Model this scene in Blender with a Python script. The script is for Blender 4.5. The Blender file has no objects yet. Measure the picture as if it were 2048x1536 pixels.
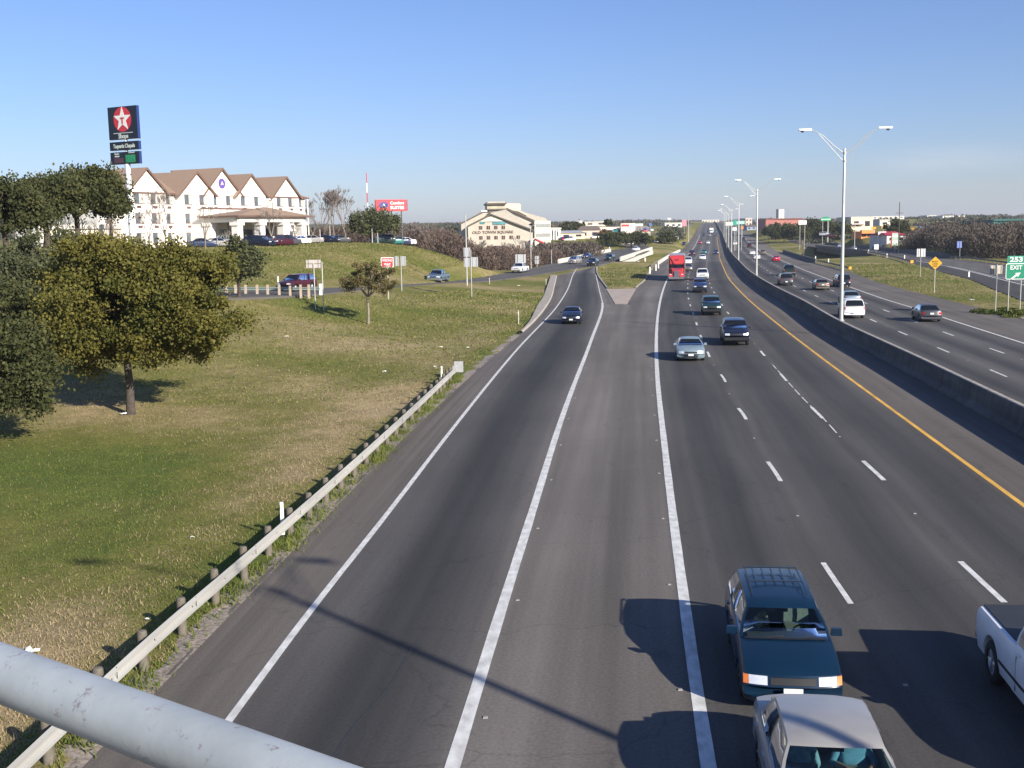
import bpy, bmesh, math, random
import numpy as np
from mathutils import Vector, Matrix
from mathutils.bvhtree import BVHTree
random.seed(7); np.random.seed(7)
S = bpy.context.scene
COL = S.collection
rad = math.radians

# ------------------------------------------------------------------ camera
H = 8.2
FPX = 2230.0
PITCH = math.atan(303.0 / FPX)
ROLL = 0.0184
fwd = Vector((0, math.cos(PITCH), -math.sin(PITCH)))
r0 = Vector((1, 0, 0)); u0 = Vector((0, math.sin(PITCH), math.cos(PITCH)))
RT = r0 * math.cos(ROLL) - u0 * math.sin(ROLL)
UP = r0 * math.sin(ROLL) + u0 * math.cos(ROLL)
cd = bpy.data.cameras.new('camera'); cam = bpy.data.objects.new('camera', cd); COL.objects.link(cam)
m = Matrix.Identity(4)
for i in range(3):
    m[i][0] = RT[i]; m[i][1] = UP[i]; m[i][2] = -fwd[i]
m[2][3] = H
cam.matrix_world = m
cd.sensor_fit = 'HORIZONTAL'; cd.sensor_width = 36; cd.lens = 36 * FPX / 2048
cd.clip_start = 0.05; cd.clip_end = 30000
S.camera = cam

# ------------------------------------------------------------------ sky, sun, exposure
SUN_EL = rad(24.1); SUN_AZ = math.atan2(0.67, -0.74)      # azimuth clockwise from +Y
sdir = Vector((math.sin(SUN_AZ) * math.cos(SUN_EL), math.cos(SUN_AZ) * math.cos(SUN_EL), math.sin(SUN_EL)))
w = bpy.data.worlds.new("World"); S.world = w; w.use_nodes = True
nt = w.node_tree; nt.nodes.clear()
out = nt.nodes.new('ShaderNodeOutputWorld'); bg = nt.nodes.new('ShaderNodeBackground')
sky = nt.nodes.new('ShaderNodeTexSky'); sky.sky_type = 'NISHITA'; sky.sun_disc = False
sky.sun_elevation = SUN_EL; sky.sun_rotation = SUN_AZ
sky.air_density = 1.1; sky.dust_density = 0.3; sky.ozone_density = 4.5; sky.altitude = 200
bg.inputs['Strength'].default_value = 0.067
tint = nt.nodes.new('ShaderNodeMix'); tint.data_type = 'RGBA'; tint.blend_type = 'MULTIPLY'; tint.inputs['Factor'].default_value = 1
tint.inputs['B'].default_value = (0.97, .985, 1.28, 1)
nt.links.new(sky.outputs[0], tint.inputs['A'])
# faint wisp of cloud low in the right of the sky
wd_ = (fwd + RT * ((1890-1024)/FPX) + UP * ((768-318)/FPX)).normalized()
tw_ = nt.nodes.new('ShaderNodeTexCoord'); sb_ = nt.nodes.new('ShaderNodeVectorMath'); sb_.operation = 'SUBTRACT'; sb_.inputs[1].default_value = wd_
nt.links.new(tw_.outputs['Generated'], sb_.inputs[0]); mw_ = nt.nodes.new('ShaderNodeMapping'); mw_.inputs['Scale'].default_value = (15, 5, 75); nt.links.new(sb_.outputs[0], mw_.inputs[0])
ln_ = nt.nodes.new('ShaderNodeVectorMath'); ln_.operation = 'LENGTH'; nt.links.new(mw_.outputs[0], ln_.inputs[0])
rw_ = nt.nodes.new('ShaderNodeMapRange'); rw_.interpolation_type = 'SMOOTHSTEP'; rw_.inputs[1].default_value = 1.3; rw_.inputs[2].default_value = .1; rw_.inputs[3].default_value = 0; rw_.inputs[4].default_value = 1; nt.links.new(ln_.outputs['Value'], rw_.inputs[0])
nw_ = nt.nodes.new('ShaderNodeTexNoise'); nw_.inputs['Scale'].default_value = 1.6; nw_.inputs['Detail'].default_value = 7; nt.links.new(mw_.outputs[0], nw_.inputs['Vector'])
kw_ = nt.nodes.new('ShaderNodeMath'); kw_.operation = 'MULTIPLY'; nt.links.new(rw_.outputs[0], kw_.inputs[0]); nt.links.new(nw_.outputs['Fac'], kw_.inputs[1])
k2_ = nt.nodes.new('ShaderNodeMath'); k2_.operation = 'MULTIPLY'; k2_.inputs[1].default_value = .38; nt.links.new(kw_.outputs[0], k2_.inputs[0])
cm_ = nt.nodes.new('ShaderNodeMix'); cm_.data_type = 'RGBA'; cm_.inputs['B'].default_value = (7.5, 7.8, 8.6, 1); nt.links.new(k2_.outputs[0], cm_.inputs['Factor']); nt.links.new(tint.outputs['Result'], cm_.inputs['A'])
nt.links.new(cm_.outputs['Result'], bg.inputs[0]); nt.links.new(bg.outputs[0], out.inputs[0])
sl = bpy.data.lights.new('sun', 'SUN'); sl.energy = 5.0; sl.angle = rad(0.55); sl.color = (1.0, 0.93, 0.82)
so = bpy.data.objects.new('sun', sl); COL.objects.link(so)
so.rotation_euler = sdir.to_track_quat('Z', 'Y').to_euler()
S.view_settings.view_transform = 'Standard'; S.view_settings.look = 'None'
S.view_settings.exposure = 0.74; S.view_settings.gamma = 1.0

# ------------------------------------------------------------------ pixel rays and terrain profile
def ray(px, py):
    return (fwd + RT * ((px - 1024) / FPX) + UP * ((768 - py) / FPX))
def W(px, py, z=0.0):                  # point of a level plane seen at that spot of the photograph
    d = ray(px, py); t = (z - H) / d.z
    return Vector((d.x * t, d.y * t, z))
def RD(px, py, D):
    d = ray(px, py); t = D / d.y
    return Vector((d.x * t, D, H + d.z * t))
PY = [-500, 420, 520, 620, 720, 900, 1200, 1600, 2500, 5000, 9000]
PZ = [0, 0, 1.0, 2.9, 5.0, 8.7, 13.0, 17.2, 24.5, 45, 60]
def P(Y): return float(np.interp(Y, PY, PZ))
def Gp(px, py, zo=0.0):                # point on the rising highway profile
    d = ray(px, py); last = None
    Y = 8.0
    while Y < 6000:
        z = H + d.z * Y / d.y
        if z <= P(Y) + zo: break
        Y *= 1.004
    return Vector((d.x * Y / d.y, Y, P(Y) + zo))

def hermite(ys, xs):
    ys = np.array(ys, float); xs = np.array(xs, float)
    o = np.argsort(ys); ys = ys[o]; xs = xs[o]
    d = np.diff(xs) / np.diff(ys)
    mt = np.empty(len(ys)); mt[0] = d[0]; mt[-1] = d[-1]
    for i in range(1, len(ys) - 1):
        h0 = ys[i] - ys[i-1]; h1 = ys[i+1] - ys[i]
        mt[i] = (d[i-1] * h1 + d[i] * h0) / (h0 + h1)
    def f(Y):
        if Y <= ys[0]: return xs[0] + mt[0] * (Y - ys[0])
        if Y >= ys[-1]: return xs[-1] + mt[-1] * (Y - ys[-1])
        i = int(np.searchsorted(ys, Y)) - 1; i = max(0, min(i, len(ys) - 2))
        h = ys[i+1] - ys[i]; t = (Y - ys[i]) / h
        return (xs[i] * (2*t**3 - 3*t*t + 1) + mt[i] * h * (t**3 - 2*t*t + t)
                + xs[i+1] * (-2*t**3 + 3*t*t) + mt[i+1] * h * (t**3 - t*t))
    return f
def line(pts, zo=0.0):
    g = [Gp(a, b, zo) for a, b in pts]
    return hermite([p.y for p in g], [p.x for p in g])

BAR = line([(2048,812),(1855,722),(1671,637),(1612,603),(1552.5,573.5),(1512,550.5),(1479,522),(1465,507.5),(1457,495),(1449,478),(1445,466),(1441,459.5),(1437,451.5)], 1.07)
cut = 200.0
def ext(f, c=cut):
    off = f(c) - BAR(c)
    return lambda Y: f(Y) if Y < c else BAR(Y) + off
L0 = line([(297,1387),(600,1080),(820,860),(939,752),(1068,642.5),(1100,600),(1108,575),(1115,552)])
L1 = line([(453.8,1446.8),(600,1251.3),(760,1047),(903.5,860),(1022.7,713),(1110,618),(1135,580),(1146,556),(1155,541)])
L2 = line([(905,1536),(1000,1230),(1060,1040),(1116,860),(1180,687.6),(1205,608),(1201,590),(1193,560)])
L3 = ext(line([(1411,1495),(1392,1371),(1367,1190),(1352,1080),(1330,900),(1315,757),(1312.7,708.5),(1314.5,642.5),(1319,609),(1325,584),(1332.5,563.4),(1342,545)]))
L4 = ext(line([(1693,1197),(1638,1113),(1551,946),(1524,908),(1485,827),(1467,805),(1446,755),(1434,741),(1412,697),(1398.4,664.5),(1391,641),(1384,620.6),(1379,606),(1376,592),(1375.5,573.4),(1377,552),(1383,533)]))
L5 = ext(line([(1998,1195),(1910,1113),(1762,955),(1720,917),(1640,832),(1617,810),(1557,744),(1517,698),(1454.8,625),(1427.7,584),(1419,566.4),(1413,548)]))
L6 = ext(line([(2048,1012),(1621.6,699.7),(1544.7,640),(1502.5,604.7),(1471,573.4),(1449.4,545),(1443,528)]), 170)
L8 = ext(line([(1992,745),(1871.6,694),(1797,663.6),(1740.7,639),(1658.7,603),(1630,590),(1606,578.6)]), 115)
L9 = ext(line([(1982,698),(1888,664.5),(1763,618.6),(1617.7,562.6),(1601,555)]), 150)
L10 = ext(line([(2048,687),(1920,646),(1840,620.6),(1774,600),(1695.8,572.7),(1613.8,542.5),(1563,522)]), 220)
L11 = ext(line([(2048,640),(1997,626),(1870,595),(1751,563),(1693,542),(1627.5,525),(1559,503)]), 370)
GR0 = line([(1253.4,607.8),(1272,576.6),(1289,562),(1300,543),(1325,524),(1345,511),(1366,499)])
GRe = ext(GR0, 430)
GL0 = line([(1231.6,607.8),(1211,575),(1197,560),(1192,545),(1198,530)])
YG = W(1240, 607.8).y
def MID(Y): return 0.5 * (L2(Y) + L3(Y))
def GR(Y):
    if Y < YG: return MID(Y)
    return GRe(Y)
def GL(Y):
    if Y < YG: return MID(Y)
    return GL0(Y)
MID_YG = MID(YG)

# ------------------------------------------------------------------ mesh helpers
class MB:
    def __init__(s): s.v = []; s.f = []; s.m = []
    def add(s, vs, fs, mi=0):
        o = len(s.v); s.v += [tuple(p) for p in vs]
        for f in fs: s.f.append(tuple(o + i for i in f)); s.m.append(mi)
        return s
    def box(s, c, d, rz=0, mi=0, top=1.0):
        hx, hy, hz = d[0]/2, d[1]/2, d[2]/2; cr, sr = math.cos(rz), math.sin(rz); vs = []
        for z in (-1, 1):
            k = top if z > 0 else 1
            for x, y in ((-1,-1),(1,-1),(1,1),(-1,1)):
                X, Y = x*hx*k, y*hy*k
                vs.append((c[0] + X*cr - Y*sr, c[1] + X*sr + Y*cr, c[2] + z*hz))
        return s.add(vs, [(3,2,1,0),(4,5,6,7),(0,1,5,4),(1,2,6,5),(2,3,7,6),(3,0,4,7)], mi)
    def bbox(s, a, b, mi=0):
        return s.box([(a[i]+b[i])/2 for i in range(3)], [abs(b[i]-a[i]) for i in range(3)], 0, mi)
    def tube(s, pts, rs, n=8, mi=0, cap=True):
        pts = [Vector(p) for p in pts]
        if not hasattr(rs, '__len__'): rs = [rs]*len(pts)
        vs = []; ref = None
        for i, p in enumerate(pts):
            d = (pts[min(i+1, len(pts)-1)] - pts[max(i-1, 0)])
            if d.length < 1e-9: d = Vector((0,0,1))
            d.normalize()
            if ref is None: ref = Vector((0,0,1)) if abs(d.z) < .9 else Vector((1,0,0))
            a = d.cross(ref).normalized(); b = a.cross(d).normalized(); ref = b
            if abs(d.dot(ref)) > .99: ref = Vector((1,0,0))
            for k in range(n):
                t = 2*math.pi*k/n
                vs.append(p + a*math.cos(t)*rs[i] + b*math.sin(t)*rs[i])
        fs = []
        for i in range(len(pts)-1):
            for k in range(n):
                k2 = (k+1) % n
                fs.append((i*n+k, i*n+k2, (i+1)*n+k2, (i+1)*n+k))
        if cap: fs.append(tuple(range(n))[::-1]); fs.append(tuple((len(pts)-1)*n+k for k in range(n)))
        return s.add(vs, fs, mi)
    def prism(s, poly, fn, t0, t1, mi=0):       # polygon of 2-D points, fn(a,b,t) -> 3-D
        n = len(poly); vs = [fn(a, b, t0) for a, b in poly] + [fn(a, b, t1) for a, b in poly]
        fs = [tuple(range(n))[::-1], tuple(range(n, 2*n))] + [(i, (i+1) % n, n+(i+1) % n, n+i) for i in range(n)]
        return s.add(vs, fs, mi)
    def grid(s, P, mi=0, flip=False):           # P[i][j]
        a = len(P); b = len(P[0]); vs = [p for r in P for p in r]; fs = []
        for i in range(a-1):
            for j in range(b-1):
                q = (i*b+j, i*b+j+1, (i+1)*b+j+1, (i+1)*b+j); fs.append(q[::-1] if flip else q)
        return s.add(vs, fs, mi)
    def lathe(s, prof, axis='Z', n=24, c=(0,0,0), mi=0):
        vs = []
        for r, h in prof:
            for k in range(n):
                t = 2*math.pi*k/n; a, b = r*math.cos(t), r*math.sin(t)
                if axis == 'Z': vs.append((c[0]+a, c[1]+b, c[2]+h))
                elif axis == 'X': vs.append((c[0]+h, c[1]+a, c[2]+b))
                else: vs.append((c[0]+a, c[1]+h, c[2]+b))
        fs = [(i*n+k, i*n+(k+1) % n, (i+1)*n+(k+1) % n, (i+1)*n+k) for i in range(len(prof)-1) for k in range(n)]
        return s.add(vs, fs, mi)
    def mesh(s, name, mats, smooth=None):
        me = bpy.data.meshes.new(name); me.from_pydata(s.v, [], s.f)
        if not isinstance(mats, (list, tuple)): mats = [mats]
        for mm in mats: me.materials.append(mm)
        if len(mats) > 1: me.polygons.foreach_set('material_index', s.m)
        bm = bmesh.new(); bm.from_mesh(me); bmesh.ops.recalc_face_normals(bm, faces=bm.faces); bm.to_mesh(me); bm.free()
        if smooth:
            me.polygons.foreach_set('use_smooth', [True]*len(me.polygons)); me.set_sharp_from_angle(angle=rad(smooth))
        me.update(); return me
    def build(s, name, mats, parent=None, smooth=None):
        return link(name, s.mesh(name, mats, smooth), parent)
def link(name, me, parent=None, loc=None, rz=None):
    o = bpy.data.objects.new(name, me); COL.objects.link(o)
    if parent: o.parent = parent
    if loc is not None: o.location = loc
    if rz is not None: o.rotation_euler = (0, 0, rz)
    return o
def tag(o, label=None, cat=None, group=None, kind=None):
    if label: o['label'] = label
    if cat: o['category'] = cat
    if group: o['group'] = group
    if kind: o['kind'] = kind
    return o
def thing(name, label, cat, loc=(0,0,0), rz=0, group=None):
    return tag(link(name, None, None, loc, rz), label, cat, group)
def struct(name, mb, mats, smooth=None):
    return tag(mb.build(name, mats, None, smooth), kind='structure')

# ------------------------------------------------------------------ materials
MATS = {}
def mat(name, col, rough=.7, metal=0.0, var=.12, scale=3.0, bump=0.0, bscale=40.0, spec=.5, coat=0.0, attr=None, col2=None, stretch=None, alpha=None, emit=0):
    if name in MATS: return MATS[name]
    m = bpy.data.materials.new(name); m.use_nodes = True; n = m.node_tree; b = n.nodes['Principled BSDF']
    b.inputs['Roughness'].default_value = rough; b.inputs['Metallic'].default_value = metal
    b.inputs['Specular IOR Level'].default_value = spec; b.inputs['Coat Weight'].default_value = coat
    tc = n.nodes.new('ShaderNodeTexCoord'); mp = n.nodes.new('ShaderNodeMapping')
    n.links.new(tc.outputs['Object'], mp.inputs[0])
    if stretch: mp.inputs['Scale'].default_value = stretch
    nz = n.nodes.new('ShaderNodeTexNoise'); nz.inputs['Scale'].default_value = scale; nz.inputs['Detail'].default_value = 5
    n.links.new(mp.outputs[0], nz.inputs['Vector'])
    mx = n.nodes.new('ShaderNodeMix'); mx.data_type = 'RGBA'
    mr = n.nodes.new('ShaderNodeMapRange'); mr.inputs[1].default_value = .3; mr.inputs[2].default_value = .7
    n.links.new(nz.outputs['Fac'], mr.inputs[0]); n.links.new(mr.outputs[0], mx.inputs['Factor'])
    c2 = col2 if col2 else [c*(1-var) for c in col]; c1 = col if col2 else [min(1, c*(1+var*.6)) for c in col]
    mx.inputs['A'].default_value = (*c1, 1); mx.inputs['B'].default_value = (*c2, 1)
    last = mx.outputs['Result']
    if attr:
        at = n.nodes.new('ShaderNodeAttribute'); at.attribute_name = attr
        mu = n.nodes.new('ShaderNodeMix'); mu.data_type = 'RGBA'; mu.blend_type = 'MULTIPLY'; mu.inputs['Factor'].default_value = 1
        n.links.new(last, mu.inputs['A']); n.links.new(at.outputs['Color'], mu.inputs['B']); last = mu.outputs['Result']
    n.links.new(last, b.inputs['Base Color'])
    if bump:
        n2 = n.nodes.new('ShaderNodeTexNoise'); n2.inputs['Scale'].default_value = bscale; n2.inputs['Detail'].default_value = 4
        n.links.new(tc.outputs['Object'], n2.inputs['Vector'])
        bp = n.nodes.new('ShaderNodeBump'); bp.inputs['Strength'].default_value = bump; bp.inputs['Distance'].default_value = .02
        n.links.new(n2.outputs['Fac'], bp.inputs['Height']); n.links.new(bp.outputs[0], b.inputs['Normal'])
    if emit:
        b.inputs['Emission Color'].default_value = (*col, 1); b.inputs['Emission Strength'].default_value = emit
    MATS[name] = m; return m
def paint(name, col, rough=.28, metal=.0):
    return mat('paint_'+name, col, rough, metal, .10, 2.0, coat=.35, spec=.4)
def glassmat(name, tint, tr):
    m = bpy.data.materials.new(name); m.use_nodes = True; n = m.node_tree; n.nodes.clear()
    o = n.nodes.new('ShaderNodeOutputMaterial'); t = n.nodes.new('ShaderNodeBsdfTransparent'); t.inputs[0].default_value = (*tint, 1)
    g = n.nodes.new('ShaderNodeBsdfGlossy'); g.inputs['Roughness'].default_value = .03; g.inputs[0].default_value = (.9,.95,1,1)
    d = n.nodes.new('ShaderNodeBsdfDiffuse'); d.inputs[0].default_value = (.012,.015,.018,1)
    fr = n.nodes.new('ShaderNodeFresnel'); fr.inputs[0].default_value = 1.5
    m1 = n.nodes.new('ShaderNodeMixShader'); m1.inputs[0].default_value = tr
    m2 = n.nodes.new('ShaderNodeMixShader')
    tc = n.nodes.new('ShaderNodeTexCoord'); nz = n.nodes.new('ShaderNodeTexNoise'); nz.inputs['Scale'].default_value = 4
    n.links.new(tc.outputs['Object'], nz.inputs['Vector'])
    mr = n.nodes.new('ShaderNodeMapRange'); mr.inputs[3].default_value = .02; mr.inputs[4].default_value = .06
    n.links.new(nz.outputs['Fac'], mr.inputs[0]); n.links.new(mr.outputs[0], g.inputs['Roughness'])
    n.links.new(d.outputs[0], m1.inputs[1]); n.links.new(t.outputs[0], m1.inputs[2])
    n.links.new(fr.outputs[0], m2.inputs[0]); n.links.new(m1.outputs[0], m2.inputs[1]); n.links.new(g.outputs[0], m2.inputs[2])
    n.links.new(m2.outputs[0], o.inputs[0]); return m
GLASS = glassmat('dark_glass', (.25,.3,.3), .25)
CLEAR = glassmat('windscreen_glass', (.62,.74,.70), .94)
RUB = mat('rubber', (.018,.018,.019), .8, bump=.2)
BLACK = mat('black_trim', (.015,.015,.017), .5)
STEEL = mat('galvanised_steel', (.50,.50,.49), .5, .35, .15, 6, bump=.1)
POLEM = mat('lamp_pole_metal', (.50,.50,.46), .45, .3, .12, 2)
CHROME = mat('chrome', (.75,.76,.78), .15, .95, .05)
LENS = mat('headlight_lens', (.80,.82,.84), .12, .3, .1, 20, coat=1)
RED = mat('tail_light', (.45,.02,.02), .2, 0, .1, 20, coat=1)
AMB = mat('amber_lens', (.75,.20,.02), .2, 0, .1, 20, coat=1)
PLATE = mat('licence_plate', (.75,.77,.75), .5, 0, .1, 30)
ALLOY = mat('wheel_alloy', (.45,.46,.47), .35, .6, .1, 10)
SEAT = mat('seat_fabric', (.16,.18,.17), .9, 0, .2, 20, bump=.3)
DASH = mat('dashboard_plastic', (.05,.055,.055), .7)
CONC = mat('concrete', (.42,.39,.34), .85, 0, .25, 1.5, bump=.3)
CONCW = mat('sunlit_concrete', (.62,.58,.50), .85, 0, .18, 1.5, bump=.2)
KERB = mat('kerb_concrete', (.36,.32,.27), .9, 0, .3, 2.5, bump=.4)
WOODP = mat('timber_post', (.15,.13,.10), .9, 0, .35, 8, bump=.5)
SIGNB = mat('sign_back_aluminium', (.42,.43,.44), .45, .4, .12, 5)
WPAINT = mat('white_sign_paint', (.80,.80,.78), .5, 0, .06)
GREEN = mat('green_sign_paint', (.012,.25,.13), .45, 0, .08)
REDS = mat('red_sign_paint', (.55,.035,.05), .45, 0, .08)
YEL = mat('orange_sign_paint', (.85,.36,.02), .5, 0, .08)
BLUES = mat('blue_sign_paint', (.02,.04,.16), .4, 0, .1)

# ------------------------------------------------------------------ frontage roads (photograph points with their height)
def Z(px, py, z): return W(px, py, z)
FF = [Z(60,600,3.5), Z(300,589,3.1), Z(590,578,2.6), Z(760,571,1.9), Z(893,563,1.2), Z(1003.5,547,.8), Z(1052,540,.8), Z(1100,528,.8), Z(1155,516,.8), Z(1220,501,1.2), Z(1258,494.5,1.8)]
FN = [Z(20,619,3.5), Z(300,602,3.1), Z(590,591,2.6), Z(713,581,2.0), Z(880,567.4,1.2), Z(976.7,562,.8), Z(1063,551,.7), Z(1150,538,.6), Z(1200,530,.7), Z(1245,517.5,.7), Z(1302,498.5,1.6)]
# beyond the bridge the frontage climbs beside the highway
for D, z in ((470,2.6),(560,4.2),(700,6.8),(900,10.5),(1200,14)):
    xx = GR(D)
    FF.append(Vector((xx-27+min(8,(D-470)/40), D, z))); FN.append(Vector((xx-16+min(8,(D-470)/40), D, z)))
RN = [Vector((48,96,0)), Z(2048,602,0), Z(1997,582,0), Z(1938,558,0), Z(1880,543,0), Z(1822,526,0), Z(1737,507,.1), Z(1632,494.5,.8)]
RF = [Vector((72,120,0)), Z(2300,590,0), Z(2048,536,0), Z(2006,529,0), Z(1892,516,0), Z(1832,508,0), Z(1722,496.5,.1), Z(1650,489,.8)]
for D in (520, 640, 800, 1100):
    RN.append(Vector((L11(D)+14, D, P(D)+.2))); RF.append(Vector((L11(D)+25, D, P(D)+.2)))

# ------------------------------------------------------------------ far buildings: x0,x1,ytop,ybase,distance,depth,wall colour,roof, label
BLD = [
 (88,205,455,513,136,9,(.78,.70,.58),'flat','low cream building glimpsed behind the tall oaks at the left'),
 (1100,1119,457,480,430,14,(.62,.56,.46),'flat','cream office annex with white columns beside the square building'),
 (1120,1170,461,477,440,18,(.70,.60,.45),'gable','long cream apartment block with arched gable, left of the strip shops'),
 (1158,1200,452,477,455,20,(.66,.52,.44),'gable','pinkish cream shop block under a small gable right of the apartments'),
 (1170,1212,444,452,620,20,(.72,.62,.50),'flat','low cream building on the ridge above the gabled shops'),
 (1200,1262,454,466,480,16,(.62,.50,.42),'store','long shop row with a pink white fascia over dark shopfronts'),
 (1242,1268,447,463,470,14,(.66,.62,.52),'store','restaurant with a red roof sign at the right end of the shop row'),
 (1268,1300,452,466,500,16,(.50,.46,.38),'gable','small restaurant with wide brown roof left of the oak thicket'),
 (1330,1364,446,452,820,30,(.80,.76,.66),'flat','long white warehouse on the left ridge'),
 (1404,1438,440,445,1700,60,(.78,.70,.60),'flat','pale office blocks far off on the hill straight up the highway'),
 (1491,1504,437,452,1100,30,(.62,.50,.42),'flat','brown stone hotel block right of the green highway sign'),
 (1512,1530,441,449,1300,30,(.72,.70,.64),'gable','white roofed hall between the tall lamp posts'),
 (1494,1512,450,460,800,14,(.30,.36,.46),'gable','blue grey cottage close to the right edge of the highway'),
 (1532,1604,438,455,640,30,(.50,.20,.16),'shed','long low brick red store with a dark canopy line'),
 (1556,1568,419,438,1500,18,(.80,.79,.76),'tower','tall white tower block on the skyline'),
 (1660,1712,441,452,560,30,(.30,.40,.46),'gable','blue grey metal shed behind the right lamp post'),
 (1702,1745,435,462,520,25,(.80,.68,.48),'motel','cream two storey motel with an outside staircase'),
 (1745,1808,433,438,900,50,(.86,.84,.78),'flat','long bright white warehouse on the right skyline'),
 (1760,1800,440,456,600,20,(.78,.74,.62),'flat','cream block below the white warehouse'),
 (1722,1745,460,474,420,10,(.85,.30,.08),'store','petrol kiosk with an orange canopy beside the price signs'),
 (1773,1812,463,480,380,14,(.70,.66,.58),'redroof','drive in restaurant with a big red roof and cream walls'),
 (1855,1872,431,435,1300,30,(.84,.84,.80),'flat','small white shed far off on the right skyline'),
 (1885,1908,432,436,1200,30,(.84,.84,.82),'flat','long thin white shed beyond the brown woods'),
 (1917,1930,432,436,1200,30,(.80,.80,.76),'flat','short white shed right of the long thin one'),
 (1985,2060,440,462,330,20,(.03,.20,.19),'shed','dark teal metal building behind the woods at the right edge'),
]
OT_D = 388.0
CP = []
def cp(X, Y, z): CP.append((X, Y, z))
def dens(pl, n=4, dz=0.0, skip=None):
    for i in range(len(pl)-1):
        for k in range(n):
            p = pl[i].lerp(pl[i+1], k/n)
            if skip and skip(p): continue
            cp(p.x, p.y, p.z + dz)
brL = lambda p: 285 < p.y < 405 and p.x < 60
brR = lambda p: 325 < p.y < 430
dens(FF, 4, 0, brL); dens(FN, 4, 0, brL); dens(RN, 4, 0, brR); dens(RF, 4, 0, brR)
for Y in (0, 10, 20, 30, 40, 50, 60, 70, 80, 90, 100):
    cp(L0(Y)-1, Y, 0); cp(L0(Y)-4, Y, -.12)
for x, y, z in ((-14,10,-.3),(-14,30,-.3),(-20,20,-.4),(-17.3,52,0),(-25,40,0),(-14,60,0),(-10,70,0),(-12.7,98,.15),(-17,104,1.05),(-6,105,.2),(-2,130,.35),(-9,125,.9),
                (-30,60,.6),(-40,50,.8),(-60,40,1.5),(-26,92,2.0),(-32,76,2.1),(-45,78,3.2),(-80,60,3.6),(-100,100,4.6),
                (-24,128,3.0),(-28,150,5.2),(-30,165,6.4),(-19,175,5.6),(-16,186,6.3),(-10,190,4.3),(-6,193,2.9),(-2,196,1.2),(-14,172,3.2),(-20,160,3.4),
                (-36,160,6.5),(-36,175,6.6),(-45,150,6.5),(-55,140,6.4),(-60,130,6.0),(-45,128,4.8),(-60,170,6.6),(-40,200,6.6),(-25,200,6.6),(-17,205,6.3),(-25,235,6.4),(-70,240,7),(-90,160,6.5),(-120,220,8),
                (-8,215,.2),(-6,240,-1.6),(2,262,-2),(8,300,-2.6),(14,330,-2.6),(-10,300,-1.5),(-30,300,2.5),(20,352,-2.2),(-10,350,.5),(-3,388,2),(15,392,2.2),(25,400,2.6),
                (34,312,-2.4),(40,335,-3.0),(42,352,-2.8),(48,372,-1.5),(52,400,.9),(56,430,1.6),(58,460,2.0),(24,248,.45),(30,290,.2),(26,262,.3),
                (84,300,-.3),(88,325,-2.4),(92,345,-3.6),(97,365,-3.8),(102,385,-3.6),(106,410,-2.6),(109,440,-.5),(100,335,-2.0),(98,320,-.6),(92,300,.1),(113,350,-3.4),(124,360,-3.2),(126,385,-3.4),(128,415,-2.2),(140,380,-2.0),
                (72,240,.1),(66,200,.3),(60,165,.4),(80,270,.2),(52,130,.1),(112,470,.6),(120,500,1.2),(125,560,2.4),(160,320,.5),(150,260,0),(200,300,2),(220,200,2),(140,450,1.5),(160,520,3.0),
                (-60,420,6),(-100,600,9),(0,480,4.0),(-300,300,9),(-300,1000,15),(300,400,4),(400,900,10),(120,900,9.5),(60,900,10),(-200,1500,20),(400,1500,14),(-500,3000,33),(1000,3000,19),(300,3000,29),(-2000,5000,50),(2500,5000,28),(300,5000,45),(-300,0,4),(-300,-200,4),(300,0,0),(300,-200,0),(80,60,0),(120,0,0)):
    cp(x, y, z)
for b in BLD:
    for px in (b[0]-3, b[1]+3):
        p = RD(px, b[3], b[4]-2); cp(p.x, p.y, p.z)
    p = RD((b[0]+b[1])/2, b[3], b[4]); cp(p.x, p.y+b[5], p.z)
A = np.array(CP); Xc = A[:, :2]; dz = A[:, 2] - np.array([P(y) for y in A[:, 1]])
Dm = np.sqrt(((Xc[:, None] - Xc[None])**2).sum(-1)); nC = len(A)
K = np.zeros((nC+1, nC+1)); K[:nC, :nC] = Dm - np.eye(nC)*1.5; K[:nC, nC] = 1; K[nC, :nC] = 1
sol = np.linalg.solve(K, np.append(dz, 0))
def sm(t): t = max(0., min(1., t)); return t*t*(3-2*t)
def Tn(XY):
    XY = np.asarray(XY, float); r = np.empty(len(XY))
    for i in range(0, len(XY), 4000):
        q = XY[i:i+4000]; r[i:i+4000] = np.sqrt(((q[:, None] - Xc[None])**2).sum(-1)) @ sol[:nC] + sol[nC]
    o = []
    for (x, y), d in zip(XY, r):
        if y < 150: l = L0(y)
        else: l = GR(y)
        rr = L11(y)
        wv = sm((l - x)/4) if x < l else (sm((x - rr)/4) if x > rr else 0.)
        if 120 < y < 260 and l > x > GL0(min(y, 240)): wv = 0.0; d = 0
        z = P(y) + wv*d
        o.append(z)
    return np.array(o)
def T(x, y): return float(Tn([(x, y)])[0])

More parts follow.
